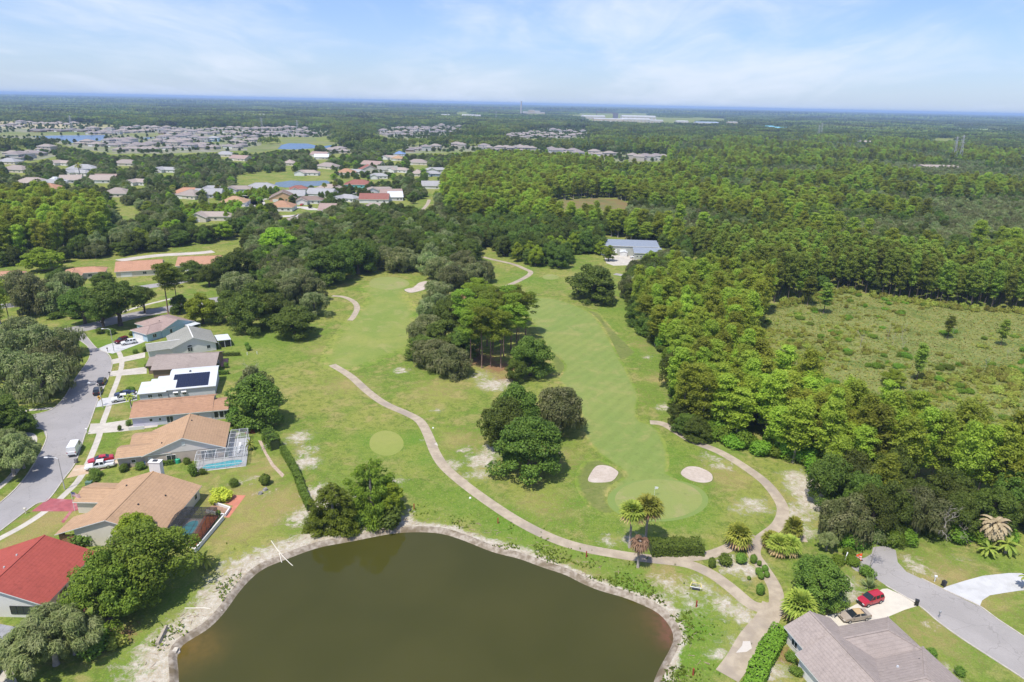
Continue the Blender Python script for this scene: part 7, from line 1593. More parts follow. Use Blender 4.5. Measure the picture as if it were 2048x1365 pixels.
# ================================================================== WOODS
OPEN = [GL('p', [(-400, 560), (0, 545), (140, 525), (300, 505), (500, 478), (500, 600), (640, 700), (-400, 900)])]          # lawns kept free
OPEN += [marsh_poly, MARSH2] + LAKES + MEADOWS + LOTS
OPEN += [GL('a2', [(1020, 770), (1090, 790), (1150, 840), (1180, 880), (1340, 780), (1370, 860), (1380, 980), (1330, 1010), (1200, 1000), (1030, 930)]),        # far fairway
         GL('a7', [(860, 70), (1000, 40), (1500, 20), (1850, 30), (1900, 90), (1700, 130), (1560, 100), (1300, 110), (1000, 150), (850, 120)]),               # meadow behind the lake
         GL('a7', [(600, 250), (1300, 190), (1300, 320), (1100, 330), (900, 400), (700, 400)]), GL('a7', [(1200, 260), (2048, 200), (2048, 330), (1780, 420), (1300, 350)]), GL('a7', [(1180, 380), (1400, 420), (1790, 390), (1790, 470), (1370, 500)]),
         GL('a2', [(600, 620), (960, 590), (1060, 680), (900, 700), (640, 690)]), GL('a2', [(540, 760), (1080, 720), (1080, 860), (800, 850), (560, 850)]), GL('a7', [(300, 400), (880, 400), (880, 530), (300, 560)]), GL('a6', [(1260, 300), (1860, 330), (1880, 460), (1440, 560), (1300, 520)]),
         GL('a7', [(280, 220), (500, 230), (490, 290), (280, 300)]), GL('z8', [(600, 200), (750, 190), (760, 270), (640, 290)])]
SUBURB = [GL('a1', [(-300, 325), (700, 345), (1000, 370), (1500, 372), (2060, 380), (2060, 555), (1750, 565), (1400, 580), (900, 585), (560, 530), (350, 470), (-300, 470)]), GL('a2', [(-20, 318), (460, 318), (640, 335), (640, 362), (500, 385), (-20, 385)]), GL('a2', [(870, 335), (1040, 300), (1580, 292), (1580, 340), (1480, 375), (1200, 405), (1050, 400)]), GL('a3', [(30, 285), (330, 245), (650, 250), (700, 290), (640, 320), (40, 325)]),
          GL('a2', [(560, 455), (720, 450), (760, 500), (560, 510)]), GL('a2', [(1110, 455), (1340, 445), (1600, 448), (2060, 460), (2060, 505), (1600, 490), (1120, 505)]), GL('a3', [(0, 380), (300, 385), (640, 410), (1230, 440), (1230, 490), (900, 490), (500, 460), (0, 430)]), GL('a1', [(-100, 560), (460, 540), (460, 600), (250, 640), (-100, 640)])]
OPEN += SUBURB
sub_m = surf('suburb_ground', (0.17, 0.185, 0.075), (0.25, 0.235, 0.19), 0.03, 0.95, (0.17, 0.205, 0.06), 0.011)
for l in SUBURB: sheet('street_blocks', l, 0.012, sub_m)
def far_rows_open():
    for (k, xa, ya, xb, yb, n_, kd) in ROWS:
        OPEN.append(GL(k, [(xa-25, ya-14), (xb+25, yb-14), (xb+25, yb+13), (xa-25, ya+13)]))
far_rows_open()
for q in MIDH: OPEN.append(GL(q[0], [(q[1]-q[3]*.45, q[2]-30), (q[1]+q[3]*.45, q[2]-30), (q[1]+q[3]*.4, q[2]+6), (q[1]-q[3]*.4, q[2]+6)]))
for (x, y) in SCAT: OPEN.append(GL('p', [(x-20, y-7), (x+20, y-7), (x+17, y+2), (x-17, y+2)]))
OPENB = [(np.min(np.array(p), 0), np.max(np.array(p), 0), p) for p in OPEN]
def is_open(x, y):
    r = np.zeros(len(x), bool)
    for lo, hi, p in OPENB:
        m = (x > lo[0]) & (x < hi[0]) & (y > lo[1]) & (y < hi[1])
        if m.any(): r[m] |= inpoly(x[m], y[m], p)
    return r
def scatter(poly, step, h_top, seed):
    r = np.random.default_rng(seed); p = np.array(poly); lo, hi = p.min(0), p.max(0)
    X, Y = np.meshgrid(np.arange(lo[0], hi[0], step), np.arange(lo[1], hi[1], step)); X = X.ravel() + r.uniform(-.45, .45, X.size)*step; Y = Y.ravel() + r.uniform(-.45, .45, Y.size)*step
    m = inpoly(X, Y, poly); X, Y = X[m], Y[m]
    ux, uy = PROJ(X, Y, 0.0); m = (ux > -120) & (ux < 2170) & (uy < 1500); X, Y = X[m], Y[m]
    s = CAM_H/(CAM_H - h_top*.75)                               # ground hidden behind the crown
    m = ~is_open(X, Y) & ~is_open(X*s, Y*s) & ~is_open(X*(1+(s-1)*.5), Y*(1+(s-1)*.5)); return X[m], Y[m], r
def at_px(k, pts): return GL(k, pts)
TREES = {}                                                        # kind -> rows of x, y, h, w, label index
def put(kind, X, Y, h0, h1, w0, w1, lab, r):
    n_ = len(X); TREES.setdefault(kind, []).append((X, Y, r.uniform(h0, h1, n_), r.uniform(w0, w1, n_), [lab]*n_))
def mixed(poly, step, seed, parts_, htop):
    X, Y, r = scatter(poly, step, htop, seed); nz = np.array([mnoise.noise((x*.018, y*.018, seed)) for x, y in zip(X, Y)])*.5 + .5; u = np.clip(r.uniform(0, 1, len(X))*.55 + nz*.45, 0, .999); u = np.argsort(np.argsort(u))/max(1, len(u))
    c = 0
    for kind, f, h0, h1, w0, w1, lab in parts_:
        m = (u >= c) & (u < c+f); c += f; put(kind, X[m], Y[m], h0, h1, w0, w1, lab, r)
# strip between the course and the marsh
edge = GL('p', [(1262, 640), (1268, 660), (1300, 680), (1342, 740), (1358, 850), (1420, 875), (1500, 900), (1590, 930), (1640, 950)])
FRONT = edge + [(74, 138), (84, 133), (100, 128), (150, 112)] + [(152, 118), (110, 138), (92, 152), (84, 166), (72, 205)] + GL('z7', [(560, 455), (600, 420), (560, 380), (400, 330), (200, 320), (60, 340), (-60, 400)])
mixed(FRONT, 4.7, 1, [('cypress', .84, 12, 20, 6.0, 9.5, 'yellow green cypress in the wood between the main fairway and the marsh'), ('oak', .16, 11, 15, 8, 11, 'dark oak in the wood between the main fairway and the marsh')], 0)
CORNER = GL('p', [(1600, 945), (1640, 1000), (1665, 1060), (1700, 1100), (1730, 1085), (1800, 1070), (1850, 1075), (1900, 1080), (1960, 1060), (2048, 1085), (2250, 1130)]) + [(165, 122), (150, 112), (100, 128), (84, 133), (74, 138), (64, 146)]
mixed(CORNER, 6.6, 2, [('oak', .72, 10, 14, 9, 12.5, 'dark oak in the corner wood above the dead-end street'), ('moss_oak', .16, 10, 13, 9, 12, 'grey mossy oak in the corner wood above the dead-end street'), ('cypress', .12, 13, 16, 6, 8, 'cypress rising from the corner wood above the dead-end street')], 0)
# low growth at the foot of the wood
def belt(pts, wid, step, seed, kind, h0, h1, w0, w1, lab):
    q = smooth_open(pts, 6); r = np.random.default_rng(seed); d = np.r_[0, np.cumsum(np.linalg.norm(np.diff(np.array(q), axis=0), axis=1))]; n_ = int(d[-1]/step); s = r.uniform(0, d[-1], n_)
    X = np.interp(s, d, [a[0] for a in q]) + r.uniform(0, wid, n_); Y = np.interp(s, d, [a[1] for a in q]) + r.uniform(-wid*.3, wid*.5, n_); put(kind, X, Y, h0, h1, w0, w1, lab, r)
belt(edge[2:], 5, 1.5, 3, 'under', 2.5, 6.0, 4, 7, 'leafy bush at the foot of the wood along the main fairway'); belt(GL('p', [(1480, 900), (1540, 915), (1600, 935), (1640, 960)]), 6, 1.5, 4, 'under', 2.5, 5, 4, 6.5, 'leafy bush at the foot of the wood along the main fairway')
belt(GL('p', [(1660, 1040), (1690, 1090), (1720, 1080), (1760, 1085), (1830, 1075), (1900, 1080), (1990, 1085)]), 2.5, 2.2, 5, 'under', 2.0, 3.8, 3, 5.5, 'leafy bush at the foot of the corner wood'); belt(GL('z5', [(390, 600), (430, 640), (440, 690), (400, 680)]), 2, 1.2, 6, 'under', 1.0, 2.2, 1.6, 3.4, 'weedy bush at the dead end of the street')
belt(GL('z7', [(620, 400), (760, 380), (900, 335), (1020, 350), (1170, 375), (1400, 403), (1620, 430), (1900, 440)]), 5, 0.9, 18, 'brush', 1.5, 3.4, 2.2, 4.2, 'brownish shrub growing along the far edge of the marsh')
belt(edge[:3], 6, 3.0, 7, 'round_dark', 8, 13, 8, 11, 'dark rounded tree at the wood edge beside the broad solitary oak')
for a, b_, h_, w_ in ((1360, 850, 8, 9), (1372, 868, 7, 8), (1392, 880, 7, 8), (1318, 688, 8, 9), (1300, 672, 9, 9)): plant_px('round_dark', 'p', a, b_, h_, w_, 'dark rounded tree bulging onto the fairway edge', 'rounded trees at the fairway edge')
# woods behind the marsh and to the right, to about one kilometre
BACK = GL('z7', [(300, 240), (560, 340), (620, 390), (760, 372), (900, 326), (1020, 340), (1170, 366), (1400, 393), (1620, 420), (1900, 430), (2150, 445)]) + [(330, 300), (1000, 760), (1000, 1000)] + GL('p', [(1750, 285), (1400, 285), (1180, 300), (1000, 315), (905, 345), (885, 385), (895, 440), (985, 455), (1100, 462), (1200, 470), (1330, 500)])
BACKN = GL('z7', [(300, 240), (560, 340), (620, 390), (760, 372), (900, 326), (1020, 340), (1170, 366), (1400, 393), (1620, 420), (1900, 430), (2150, 445)]) + [(330, 300), (300, 330)] + GL('z7', [(1856, 300), (1300, 260), (900, 210), (500, 150), (200, 150)])
mixed(BACKN, 4.5, 8, [('slim_cypress', .97, 16, 22, 4.8, 6.6, 'cypress in the dense stand along the far side of the marsh'), ('oak', .03, 9, 12, 8, 10, 'oak among the cypress along the far side of the marsh')], 0)
X, Y, r = scatter(BACK, 6.3, 15, 9); m = ~inpoly(X, Y, BACKN); X, Y = X[m], Y[m]
nz = np.array([mnoise.noise((x*.011, y*.011, 3.3)) for x, y in zip(X, Y)]) + r.normal(0, .18, len(X)) + np.clip((60 - X)*.004, -.35, .3)
m = nz > -.02; put('cypress', X[m], Y[m], 12, 20, 6.5, 10.5, 'cypress in the great wood right of the course', r); m2 = (~m) & (nz > -.42); put('oak', X[m2], Y[m2], 9, 14, 8, 12, 'oak in the great wood right of the course', r); m3 = nz <= -.42; put('moss_oak', X[m3], Y[m3], 9, 13, 8, 12, 'mossy oak in the great wood right of the course', r)
# wood behind the oak belt, around the service building
SERV = GL('a6', [(-20, 300), (250, 420), (430, 500), (620, 570), (880, 610), (920, 560), (1000, 480), (1260, 420), (1270, 300), (1180, 200), (600, 150), (200, 200), (0, 250)])
mixed(SERV, 7.0, 10, [('oak', .62, 12, 16, 10, 14, 'dark oak in the grove beside the service building'), ('round_dark', .18, 9, 13, 9, 12, 'rounded dark tree in the grove beside the service building'), ('bright', .2, 10, 14, 8, 12, 'fresh green tree in the grove beside the service building')], 0)
mixed(GL('a6', [(1500, 700), (1640, 640), (1800, 560), (1950, 500), (2100, 470), (2100, 800), (1800, 960), (1520, 900)]), 6.5, 11, [('oak', .5, 9, 12, 9, 13, 'dark oak between the service building and the main fairway'), ('bright', .15, 10, 14, 8, 11, 'green tree between the service building and the main fairway'), ('moss_oak', .35, 10, 13, 9, 12, 'grey mossy tree between the service building and the main fairway')], 0)
# bright cypress dome on the left
DOME = GL('z8', [(-250, 520), (0, 515), (200, 500), (420, 470), (560, 440), (600, 380), (560, 300), (480, 300), (350, 275), (200, 250), (0, 235), (-250, 230)])
mixed(DOME, 6.2, 12, [('cypress', 1.0, 17, 24, 7, 9.5, 'yellow green cypress in the dome-shaped stand left of the course')], 0); belt(GL('z8', [(-100, 515), (100, 508), (300, 490), (480, 460)]), 8, 3, 13, 'round_dark', 6, 12, 7, 11, 'dark tree fringing the dome-shaped cypress stand')
# oaks among the houses on the left
LEFT = GL('z8', [(380, 490), (600, 470), (760, 450), (1060, 440), (1300, 400), (1500, 420), (1700, 400), (1900, 330), (2048, 300)]) + GL('p', [(830, 440), (890, 450), (880, 400), (900, 345), (990, 312), (700, 300), (400, 295), (0, 300), (-200, 300), (-200, 380), (0, 385), (100, 395), (190, 425), (230, 470)])
X, Y, r = scatter(LEFT, 8.2, 10, 14); keep_ = r.uniform(0, 1, len(X)) < .92; X, Y = X[keep_], Y[keep_]; u = r.uniform(0, 1, len(X))
for kd, a, b_, lab in (('oak', 0, .50, 'dark oak among the houses beyond the course'), ('moss_oak', .50, .90, 'grey mossy oak among the houses beyond the course'), ('bright', .90, 1.0, 'fresh green tree among the houses beyond the course')):
    m = (u >= a) & (u < b_); fr_ = np.hypot(X[m], Y[m]) > 520; k_ = np.where(fr_, .72, 1.0); nn_ = int(m.sum()); TREES.setdefault(kd, []).append((X[m], Y[m], r.uniform(9, 14, nn_)*k_, r.uniform(10, 15, nn_)*k_, [lab]*nn_))
mixed(GL('a7', [(870, 60), (1100, 40), (1360, 30), (1350, 50), (1100, 80), (900, 90)]), 10, 15, [('oak', 1, 11, 14, 13, 17, 'round oak in the meadow behind the dark lake')], -60)
MIDOAK = GL('p', [(440, 505), (560, 470), (700, 440), (830, 432), (900, 445), (960, 470), (965, 505), (880, 535), (780, 530), (660, 545), (655, 590), (560, 600), (500, 590), (440, 560)])
mixed(MIDOAK, 8.6, 17, [('oak', .5, 11, 15, 11, 15, 'dark oak filling the middle of the belt across the course'), ('moss_oak', .38, 10, 14, 11, 15, 'grey mossy oak filling the middle of the belt across the course'), ('bright', .12, 9, 12, 8, 11, 'fresh green tree filling the middle of the belt across the course')], 0)
# garden trees of the far subdivision and small trees among the nearer houses
for sb in SUBURB:
    p_ = np.array(sb); r = np.random.default_rng(int(abs(p_[0, 0])) + 3); a_ = np.ptp(p_[:, 0])*np.ptp(p_[:, 1]); n_ = int(min(a_/260, 2200)); X = r.uniform(p_[:, 0].min(), p_[:, 0].max(), n_); Y = r.uniform(p_[:, 1].min(), p_[:, 1].max(), n_); m = inpoly(X, Y, sb)
    for l in LAKES + MEADOWS: m &= ~inpoly(X, Y, l)
    fh = np.array(FAR_H); m &= np.array([np.hypot(fh[:, 0]-x, fh[:, 1]-y).min() > 11 for x, y in zip(X, Y)]); X, Y = X[m], Y[m]; put('oak', X, Y, 4, 8, 4.5, 8, 'garden tree in the far subdivision', r)
for pl_ in ([GL('a7', [(600, 250), (1300, 190), (1300, 320), (1100, 330), (900, 400), (700, 400)]), GL('a7', [(1200, 260), (2048, 200), (2048, 330), (1780, 420), (1300, 350)]), GL('a2', [(600, 620), (960, 590), (1060, 680), (900, 700), (640, 690)]), GL('a2', [(540, 760), (1080, 720), (1080, 860), (800, 850), (560, 850)]), GL('a7', [(300, 400), (880, 400), (880, 530), (300, 560)])]):
    p_ = np.array(pl_); r = np.random.default_rng(len(pl_)+int(abs(p_[0, 0]))); n_ = 170; X = r.uniform(p_[:, 0].min(), p_[:, 0].max(), n_); Y = r.uniform(p_[:, 1].min(), p_[:, 1].max(), n_); m = inpoly(X, Y, pl_); X, Y = X[m], Y[m]
    hp = np.array([[G(q[0], q[1], q[2])[0], G(q[0], q[1], q[2])[1]+5] for q in MIDH]); m = np.array([np.hypot(hp[:, 0]-x, (hp[:, 1]-y)*.6).min() > 10 for x, y in zip(X, Y)]); put('oak' if len(pl_) % 2 else 'bright', X[m], Y[m], 3.5, 8, 3.5, 8, 'small garden tree among the houses beyond the course', r)
# marsh: shrubs and tussocks
X, Y, r = scatter(marsh_poly, 9, 0, 16) if False else (None, None, np.random.default_rng(16))
mp_ = np.array(marsh_poly); X = r.uniform(mp_[:, 0].min(), mp_[:, 0].max(), 5200); Y = r.uniform(mp_[:, 1].min(), mp_[:, 1].max(), 5200); m = inpoly(X, Y, marsh_poly); X, Y = X[m], Y[m]; ux, uy = PROJ(X, Y, 0.); m = (ux < 2150); X, Y = X[m], Y[m]
dens = np.array([mnoise.noise((x*.09, y*.09, 9.)) for x, y in zip(X, Y)]) *.7 + np.array([mnoise.noise((x*.028, y*.028, 5.)) for x, y in zip(X, Y)]) + r.normal(0, .12, len(X)) + np.clip((195-Y)*.006, -.25, .45); m3 = (dens > -.25) & (r.uniform(0, 1, len(X)) < .16); put('under', X[m3], Y[m3], .7, 1.9, 1.8, 4.2, 'leafy green bush in the open marsh', r); m = dens > -.20; m2 = dens > .35; put('brush', X[m2], Y[m2], 1.4, 2.8, 2.4, 4.4, 'large brownish shrub in a thicket of the open marsh', r); m &= ~m2; put('brush', X[m], Y[m], .5, 1.6, 1.2, 3.0, 'brownish shrub growing in the open marsh', r)
for i, (x, y, h_, w_) in enumerate(((1475, 565, 9, 4.5), (1740, 600, 10, 4.5), (860, 440, 13, 7), (780, 400, 13, 7), (740, 370, 14, 7))): plant_px('slim_cypress', 'z7', x, y, h_, w_, 'lone cypress standing in the open marsh', 'lone cypresses of the marsh')
row('bare', 'z7', [(1042, 610, 8, 3), (1180, 570, 7, 2.5), (1200, 600, 6, 2), (1245, 570, 8, 2.5), (1248, 630, 7, 2), (1660, 720, 6, 2), (1770, 660, 5, 2), (1500, 550, 6, 2)], 'dead white snag standing in the open marsh', 'dead snags of the marsh'); plant_px('slim_cypress', 'z7', 1320, 780, 13, 5, 'thin grey half-dead tree standing in the open marsh'); plant_px('bright', 'z7', 1195, 800, 6, 8, 'olive shrubby tree in the open marsh')
# ---- individuals first, the remainder as one wood per kind
LIMIT = {'cypress': 205, 'oak': 175, 'moss_oak': 120, 'under': 170, 'slim_cypress': 85, 'brush': 260, 'round_dark': 80, 'bright': 60}
def gn_scatter(name, pts, scl, rot, meshes):
    """points carrying size and turn; each becomes one instance of a tree mesh"""
    c = bpy.data.collections.new(name + '_kinds')
    for i, me in enumerate(meshes):
        c.objects.link(bpy.data.objects.new('%s_kind' % name, me))
    me = bpy.data.meshes.new(name); me.vertices.add(len(pts)); me.vertices.foreach_set('co', np.asarray(pts, np.float32).ravel())
    at = me.attributes.new('size', 'FLOAT_VECTOR', 'POINT'); at.data.foreach_set('vector', np.asarray(scl, np.float32).ravel())
    at = me.attributes.new('turn', 'FLOAT_VECTOR', 'POINT'); at.data.foreach_set('vector', np.c_[np.zeros(len(pts)), np.zeros(len(pts)), rot].astype(np.float32).ravel())
    at = me.attributes.new('pick', 'INT', 'POINT'); at.data.foreach_set('value', np.random.default_rng(5).integers(0, len(meshes), len(pts)).astype(np.int32))
    o = obj(name, me); o['kind'] = 'stuff'
    g = bpy.data.node_groups.new(name, 'GeometryNodeTree'); g.interface.new_socket('Geometry', in_out='INPUT', socket_type='NodeSocketGeometry'); g.interface.new_socket('Geometry', in_out='OUTPUT', socket_type='NodeSocketGeometry')
    N = g.nodes.new; a, z = N('NodeGroupInput'), N('NodeGroupOutput'); m2p = N('GeometryNodeMeshToPoints'); iop = N('GeometryNodeInstanceOnPoints'); ci = N('GeometryNodeCollectionInfo')
    ci.inputs['Collection'].default_value = c; ci.inputs['Separate Children'].default_value = True; ci.inputs['Reset Children'].default_value = True
    iop.inputs['Pick Instance'].default_value = True
    for nm, ty, so in (('size', 'FLOAT_VECTOR', 'Scale'), ('turn', 'FLOAT_VECTOR', 'Rotation'), ('pick', 'INT', 'Instance Index')):
        na = N('GeometryNodeInputNamedAttribute'); na.data_type = ty; na.inputs['Name'].default_value = nm; src = na.outputs['Attribute']
        g.links.new(src, iop.inputs[so])
    g.links.new(a.outputs[0], m2p.inputs[0]); g.links.new(m2p.outputs[0], iop.inputs['Points']); g.links.new(ci.outputs[0], iop.inputs['Instance']); g.links.new(iop.outputs[0], z.inputs[0])
    md = o.modifiers.new('woods', 'NODES'); md.node_group = g
    return o
def join_meshes(a, b_, name):
    """trunk and crown as one mesh, for trees in the mass"""
    if b_ is None: return a
    va = np.zeros(len(a.vertices)*3, np.float32); a.vertices.foreach_get('co', va); vb = np.zeros(len(b_.vertices)*3, np.float32); b_.vertices.foreach_get('co', vb)
    me = bpy.data.meshes.new(name); na = len(a.vertices); la = np.zeros(len(a.loops), np.int32); a.loops.foreach_get('vertex_index', la); lb = np.zeros(len(b_.loops), np.int32); b_.loops.foreach_get('vertex_index', lb)
    sa = np.zeros(len(a.polygons), np.int32); a.polygons.foreach_get('loop_start', sa); sb = np.zeros(len(b_.polygons), np.int32); b_.polygons.foreach_get('loop_start', sb)
    me.vertices.add(na + len(b_.vertices)); me.vertices.foreach_set('co', np.r_[va, vb]); me.loops.add(len(la)+len(lb)); me.loops.foreach_set('vertex_index', np.r_[la, lb+na])
    me.polygons.add(len(sa)+len(sb)); me.polygons.foreach_set('loop_start', np.r_[sa, sb+len(la)]); me.materials.append(b_.materials[0]); me.materials.append(a.materials[0]); me.polygons.foreach_set('material_index', np.r_[np.ones(len(sa), np.int32), np.zeros(len(sb), np.int32)]); me.update(calc_edges=True)
    return me
MASS = {}
WOODN = {'slim_cypress': 'pond_cypress_wood', 'cypress': 'cypress_wood', 'oak': 'oak_wood', 'moss_oak': 'mossy_oak_wood', 'bright': 'green_wood', 'under': 'undergrowth', 'brush': 'marsh_scrub', 'round_dark': 'dark_wood'}
_edge = resample_open = np.array(smooth_open(edge, 8)); _marsh = np.array(smooth_closed(marsh_poly, 6))
def describe(lab, x, y, h_, w_):
    """what sets a tree of the woods apart: where it stands and how big it is"""
    tall = 'tall ' if h_ > 17 else ('short ' if h_ < 14 else 'mid-height ')
    if 'between the main fairway and the marsh' in lab:
        de = np.hypot(_edge[:, 0]-x, _edge[:, 1]-y).min(); dm = np.hypot(_marsh[:, 0]-x, _marsh[:, 1]-y).min()
        return tall + lab.split(' in the ')[0] + (' in the fairway-side front rank' if de < 9 else ' on the marsh-side edge' if dm < 9 else ' deep inside') + ' of the wood before the marsh'
    if 'belt across' in lab or 'corner wood' in lab or 'grove beside' in lab or 'dome-shaped' in lab:
        return ('broad ' if w_ > 13 else 'slender ' if w_ < 11 else 'medium ') + lab
    return lab
for kind, lst in TREES.items():
    X = np.concatenate([q[0] for q in lst]); Y = np.concatenate([q[1] for q in lst]); Hh = np.concatenate([q[2] for q in lst]); Ww = np.concatenate([q[3] for q in lst]); lab = sum([q[4] for q in lst], [])
    ux, uy = PROJ(X, Y, Hh*.7); vis = (ux > -30) & (ux < 2080) & (uy < 1400)
    key = np.hypot(X, Y) + np.where(vis, 0, 1e6); order = np.argsort(key); lim = LIMIT[kind]
    for i in order[:lim]: plant(kind, float(X[i]), float(Y[i]), float(Hh[i]), float(Ww[i]), describe(lab[i], X[i], Y[i], Hh[i], Ww[i]), lab[i].split(' in the ')[-1] if ' in the ' in lab[i] else lab[i])
    rest = order[lim:]
    if len(rest):
        ms = [join_meshes(a, b_, 'tree') for a, b_, _, _ in PROTO[kind]]; h0, w0 = PROTO[kind][0][2], PROTO[kind][0][3]
        gn_scatter(WOODN[kind], np.c_[X[rest], Y[rest], np.zeros(len(rest))], np.c_[Ww[rest]/w0, Ww[rest]/w0, Hh[rest]/h0], rng.uniform(0, 6.28, len(rest)), ms)
    MASS[kind] = len(rest)
# marsh grass, a mass
r = np.random.default_rng(21); n_ = 70000; X = r.uniform(60, 260, n_); Y = r.uniform(118, 300, n_); m = inpoly(X, Y, marsh_poly); X, Y = X[m], Y[m]; ux, uy = PROJ(X, Y, 0.); m = ux < 2120; X, Y = X[m], Y[m]; n_ = len(X)
P_ = np.c_[X, Y, r.uniform(.1, .4, n_)]; N_ = np.c_[r.normal(0, .6, size=(n_, 2)), r.uniform(.6, 1.4, n_)]; ld = np.c_[r.normal(0, .9, (n_, 2)), np.ones(n_)]
go = obj('marsh_grass', leaf_mesh('marsh_grass', P_, N_, r.uniform(.22, .5, n_), L_grass, .5, ld)); go['kind'] = 'stuff'
# weeds on the sandy pond bank, a mass
q = pond_off(2.6); r = np.random.default_rng(22); k = r.choice(len(q), 5200); o_ = r.gamma(1.6, 1.3, 5200); base_ = PR[k] + _nrm[k]*(1.2+o_)[:, None] + r.normal(0, .3, (5200, 2)); dn = np.array([mnoise.noise((x*.16, y*.16, 1.)) for x, y in base_]) + np.where(base_[:, 0] > 5, .22, -.1); m = dn > .05; base_ = base_[m]; n_ = len(base_)
go = obj('bank_weeds', leaf_mesh('bank_weeds', np.c_[base_, r.uniform(.08, .3, n_)], r.normal(size=(n_, 3))+np.array((0, 0, 1.2)), r.uniform(.18, .4, n_), L_under, .5)); go['kind'] = 'stuff'
# dry sticks on the bank, a mass
b = MB()
for i in range(260):
    kk = random.randrange(len(PR)); x, y = PR[kk] + _nrm[kk]*random.uniform(1.9, 5.5); a = random.uniform(0, 6.28); L = random.uniform(.3, 1.3)
    b.bar((x, y, .04), (x+L*math.cos(a), y+L*math.sin(a), .1), .05)
go = obj('driftwood', b.mesh('driftwood', surf('drift_wood', (0.45, 0.36, 0.27), (0.28, 0.18, 0.12), 3))); go['kind'] = 'stuff'

# ================================================================== FAR COUNTRY
def far_patch(seed, size, n_, per, crown, leaf, mat, hlo, hhi):
    """a piece of distant wood"""
    r = np.random.default_rng(seed); c = np.c_[r.uniform(-size/2, size/2, (n_, 2)), r.uniform(hlo, hhi, n_)]; P_, N_ = [], []
    for (x, y, z) in c:
        R_ = crown*r.uniform(.75, 1.25); d = r.normal(size=(per, 3)); d[:, 2] = np.abs(d[:, 2])*1.1-.35; d /= np.linalg.norm(d, axis=1)[:, None]
        P_.append(np.array((x, y, z-R_*.9)) + d*np.array((R_, R_, R_*1.05))*r.uniform(.8, 1.05, (per, 1))); N_.append(d + r.normal(0, .35, (per, 3)))
    # darker fill below the crowns
    return leaf_mesh('wood_patch', np.concatenate(P_), np.concatenate(N_), r.uniform(.7, 1.2, n_*per)*leaf, mat, .7)
L_far = leafmat('leaf_far', (0.040, 0.062, 0.016), (0.078, 0.105, 0.026), (0.06, 0.08, 0.028), .2, 0.005, 0.8)
L_far2 = leafmat('leaf_far_light', (0.075, 0.105, 0.020), (0.13, 0.155, 0.032), (0.09, 0.11, 0.03), .2, 0.005, 0.8)
P1 = [far_patch(200+i, 34, 22, 95, 4.3, 1.0, L_far if i % 2 else L_far2, 7, 14) for i in range(6)]
CLEAR = [GL('a3', [(120, 126), (345, 126), (345, 152), (120, 152)]), GL('a3', [(470, 135), (1170, 135), (1170, 200), (470, 195)]), GL('a3', [(1170, 165), (1640, 170), (1640, 220), (1170, 215)]), GL('a3', [(1660, 170), (1750, 170), (1750, 200), (1660, 200)]), GL('a2', [(1390, 196), (1710, 196), (1710, 218), (1390, 218)]), GL('a4', [(80, 170), (290, 170), (290, 210), (80, 205)]), GL('a4', [(830, 205), (1120, 210), (1120, 240), (830, 235)]), GL('a4', [(1320, 285), (1560, 290), (1560, 320), (1320, 315)])]
def cleared(X, Y):
    m = np.zeros(len(X), bool)
    for l in CLEAR:
        for s_ in (1.0, 1.04, 1.09, 1.14): m |= inpoly(X*s_, Y*s_, l)
    return m
NEARZ = [LEFT, BACK, BACKN, DOME, SERV, FRONT]
def far_points(r0, r1, step, seed, hlim):
    r = np.random.default_rng(seed); X, Y = np.meshgrid(np.arange(-r1, r1, step), np.arange(150, r1, step)); X = X.ravel() + r.uniform(-.4, .4, X.size)*step; Y = Y.ravel() + r.uniform(-.4, .4, Y.size)*step
    d = np.hypot(X, Y); m = (d > r0) & (d < r1); X, Y = X[m], Y[m]; ux, uy = PROJ(X, Y, 0.); m = (ux > -150) & (ux < 2200); X, Y = X[m], Y[m]; return X, Y, r
X, Y, r = far_points(380, 3000, 29, 31, 0); m = np.zeros(len(X), bool)
for z_ in NEARZ: m |= inpoly(X, Y, z_)
ux, uy = PROJ(X, Y, 0.); m |= (uy > 400); X, Y = X[~m], Y[~m]
s = CAM_H/(CAM_H-10.)
m = is_open(X, Y) | is_open(X*s, Y*s) | is_open(X*1.03, Y*1.03) | is_open(X*1.07, Y*1.07) | is_open(X*1.11, Y*1.11)
for l in FARGRASS: m |= inpoly(X, Y, l) | inpoly(X*1.1, Y*1.1, l)
m |= cleared(X, Y)
X, Y = X[~m], Y[~m]; ss = r.uniform(.85, 1.15, len(X)); gn_scatter('distant_wood', np.c_[X, Y, np.zeros(len(X))], np.c_[ss, ss, r.uniform(.75, 1.25, len(X))], r.uniform(0, 6.28, len(X)), P1)
P2 = [far_patch(220+i, 230, 420, 16, 6.5, 3.6, L_far if i else L_far2, 7, 13) for i in range(3)]
X, Y, r = far_points(2950, 9000, 185, 32, 0); m = np.zeros(len(X), bool)
for l in FARGRASS: m |= inpoly(X, Y, l) | inpoly(X*1.06, Y*1.06, l)
m |= cleared(X, Y)
X, Y = X[~m], Y[~m]; gn_scatter('horizon_wood', np.c_[X, Y, np.zeros(len(X))], np.c_[np.ones(len(X)), np.ones(len(X)), r.uniform(.7, 1.3, len(X))], r.uniform(0, 6.28, len(X)), P2)
P3 = [far_patch(240+i, 900, 700, 10, 16, 12, L_far if i else L_far2, 12, 24) for i in range(2)]
X, Y, r = far_points(8900, 30000, 700, 33, 0); gn_scatter('horizon_wood', np.c_[X, Y, np.zeros(len(X))], np.c_[np.ones(len(X)), np.ones(len(X)), r.uniform(.7, 1.4, len(X))], r.uniform(0, 6.28, len(X)), P3)
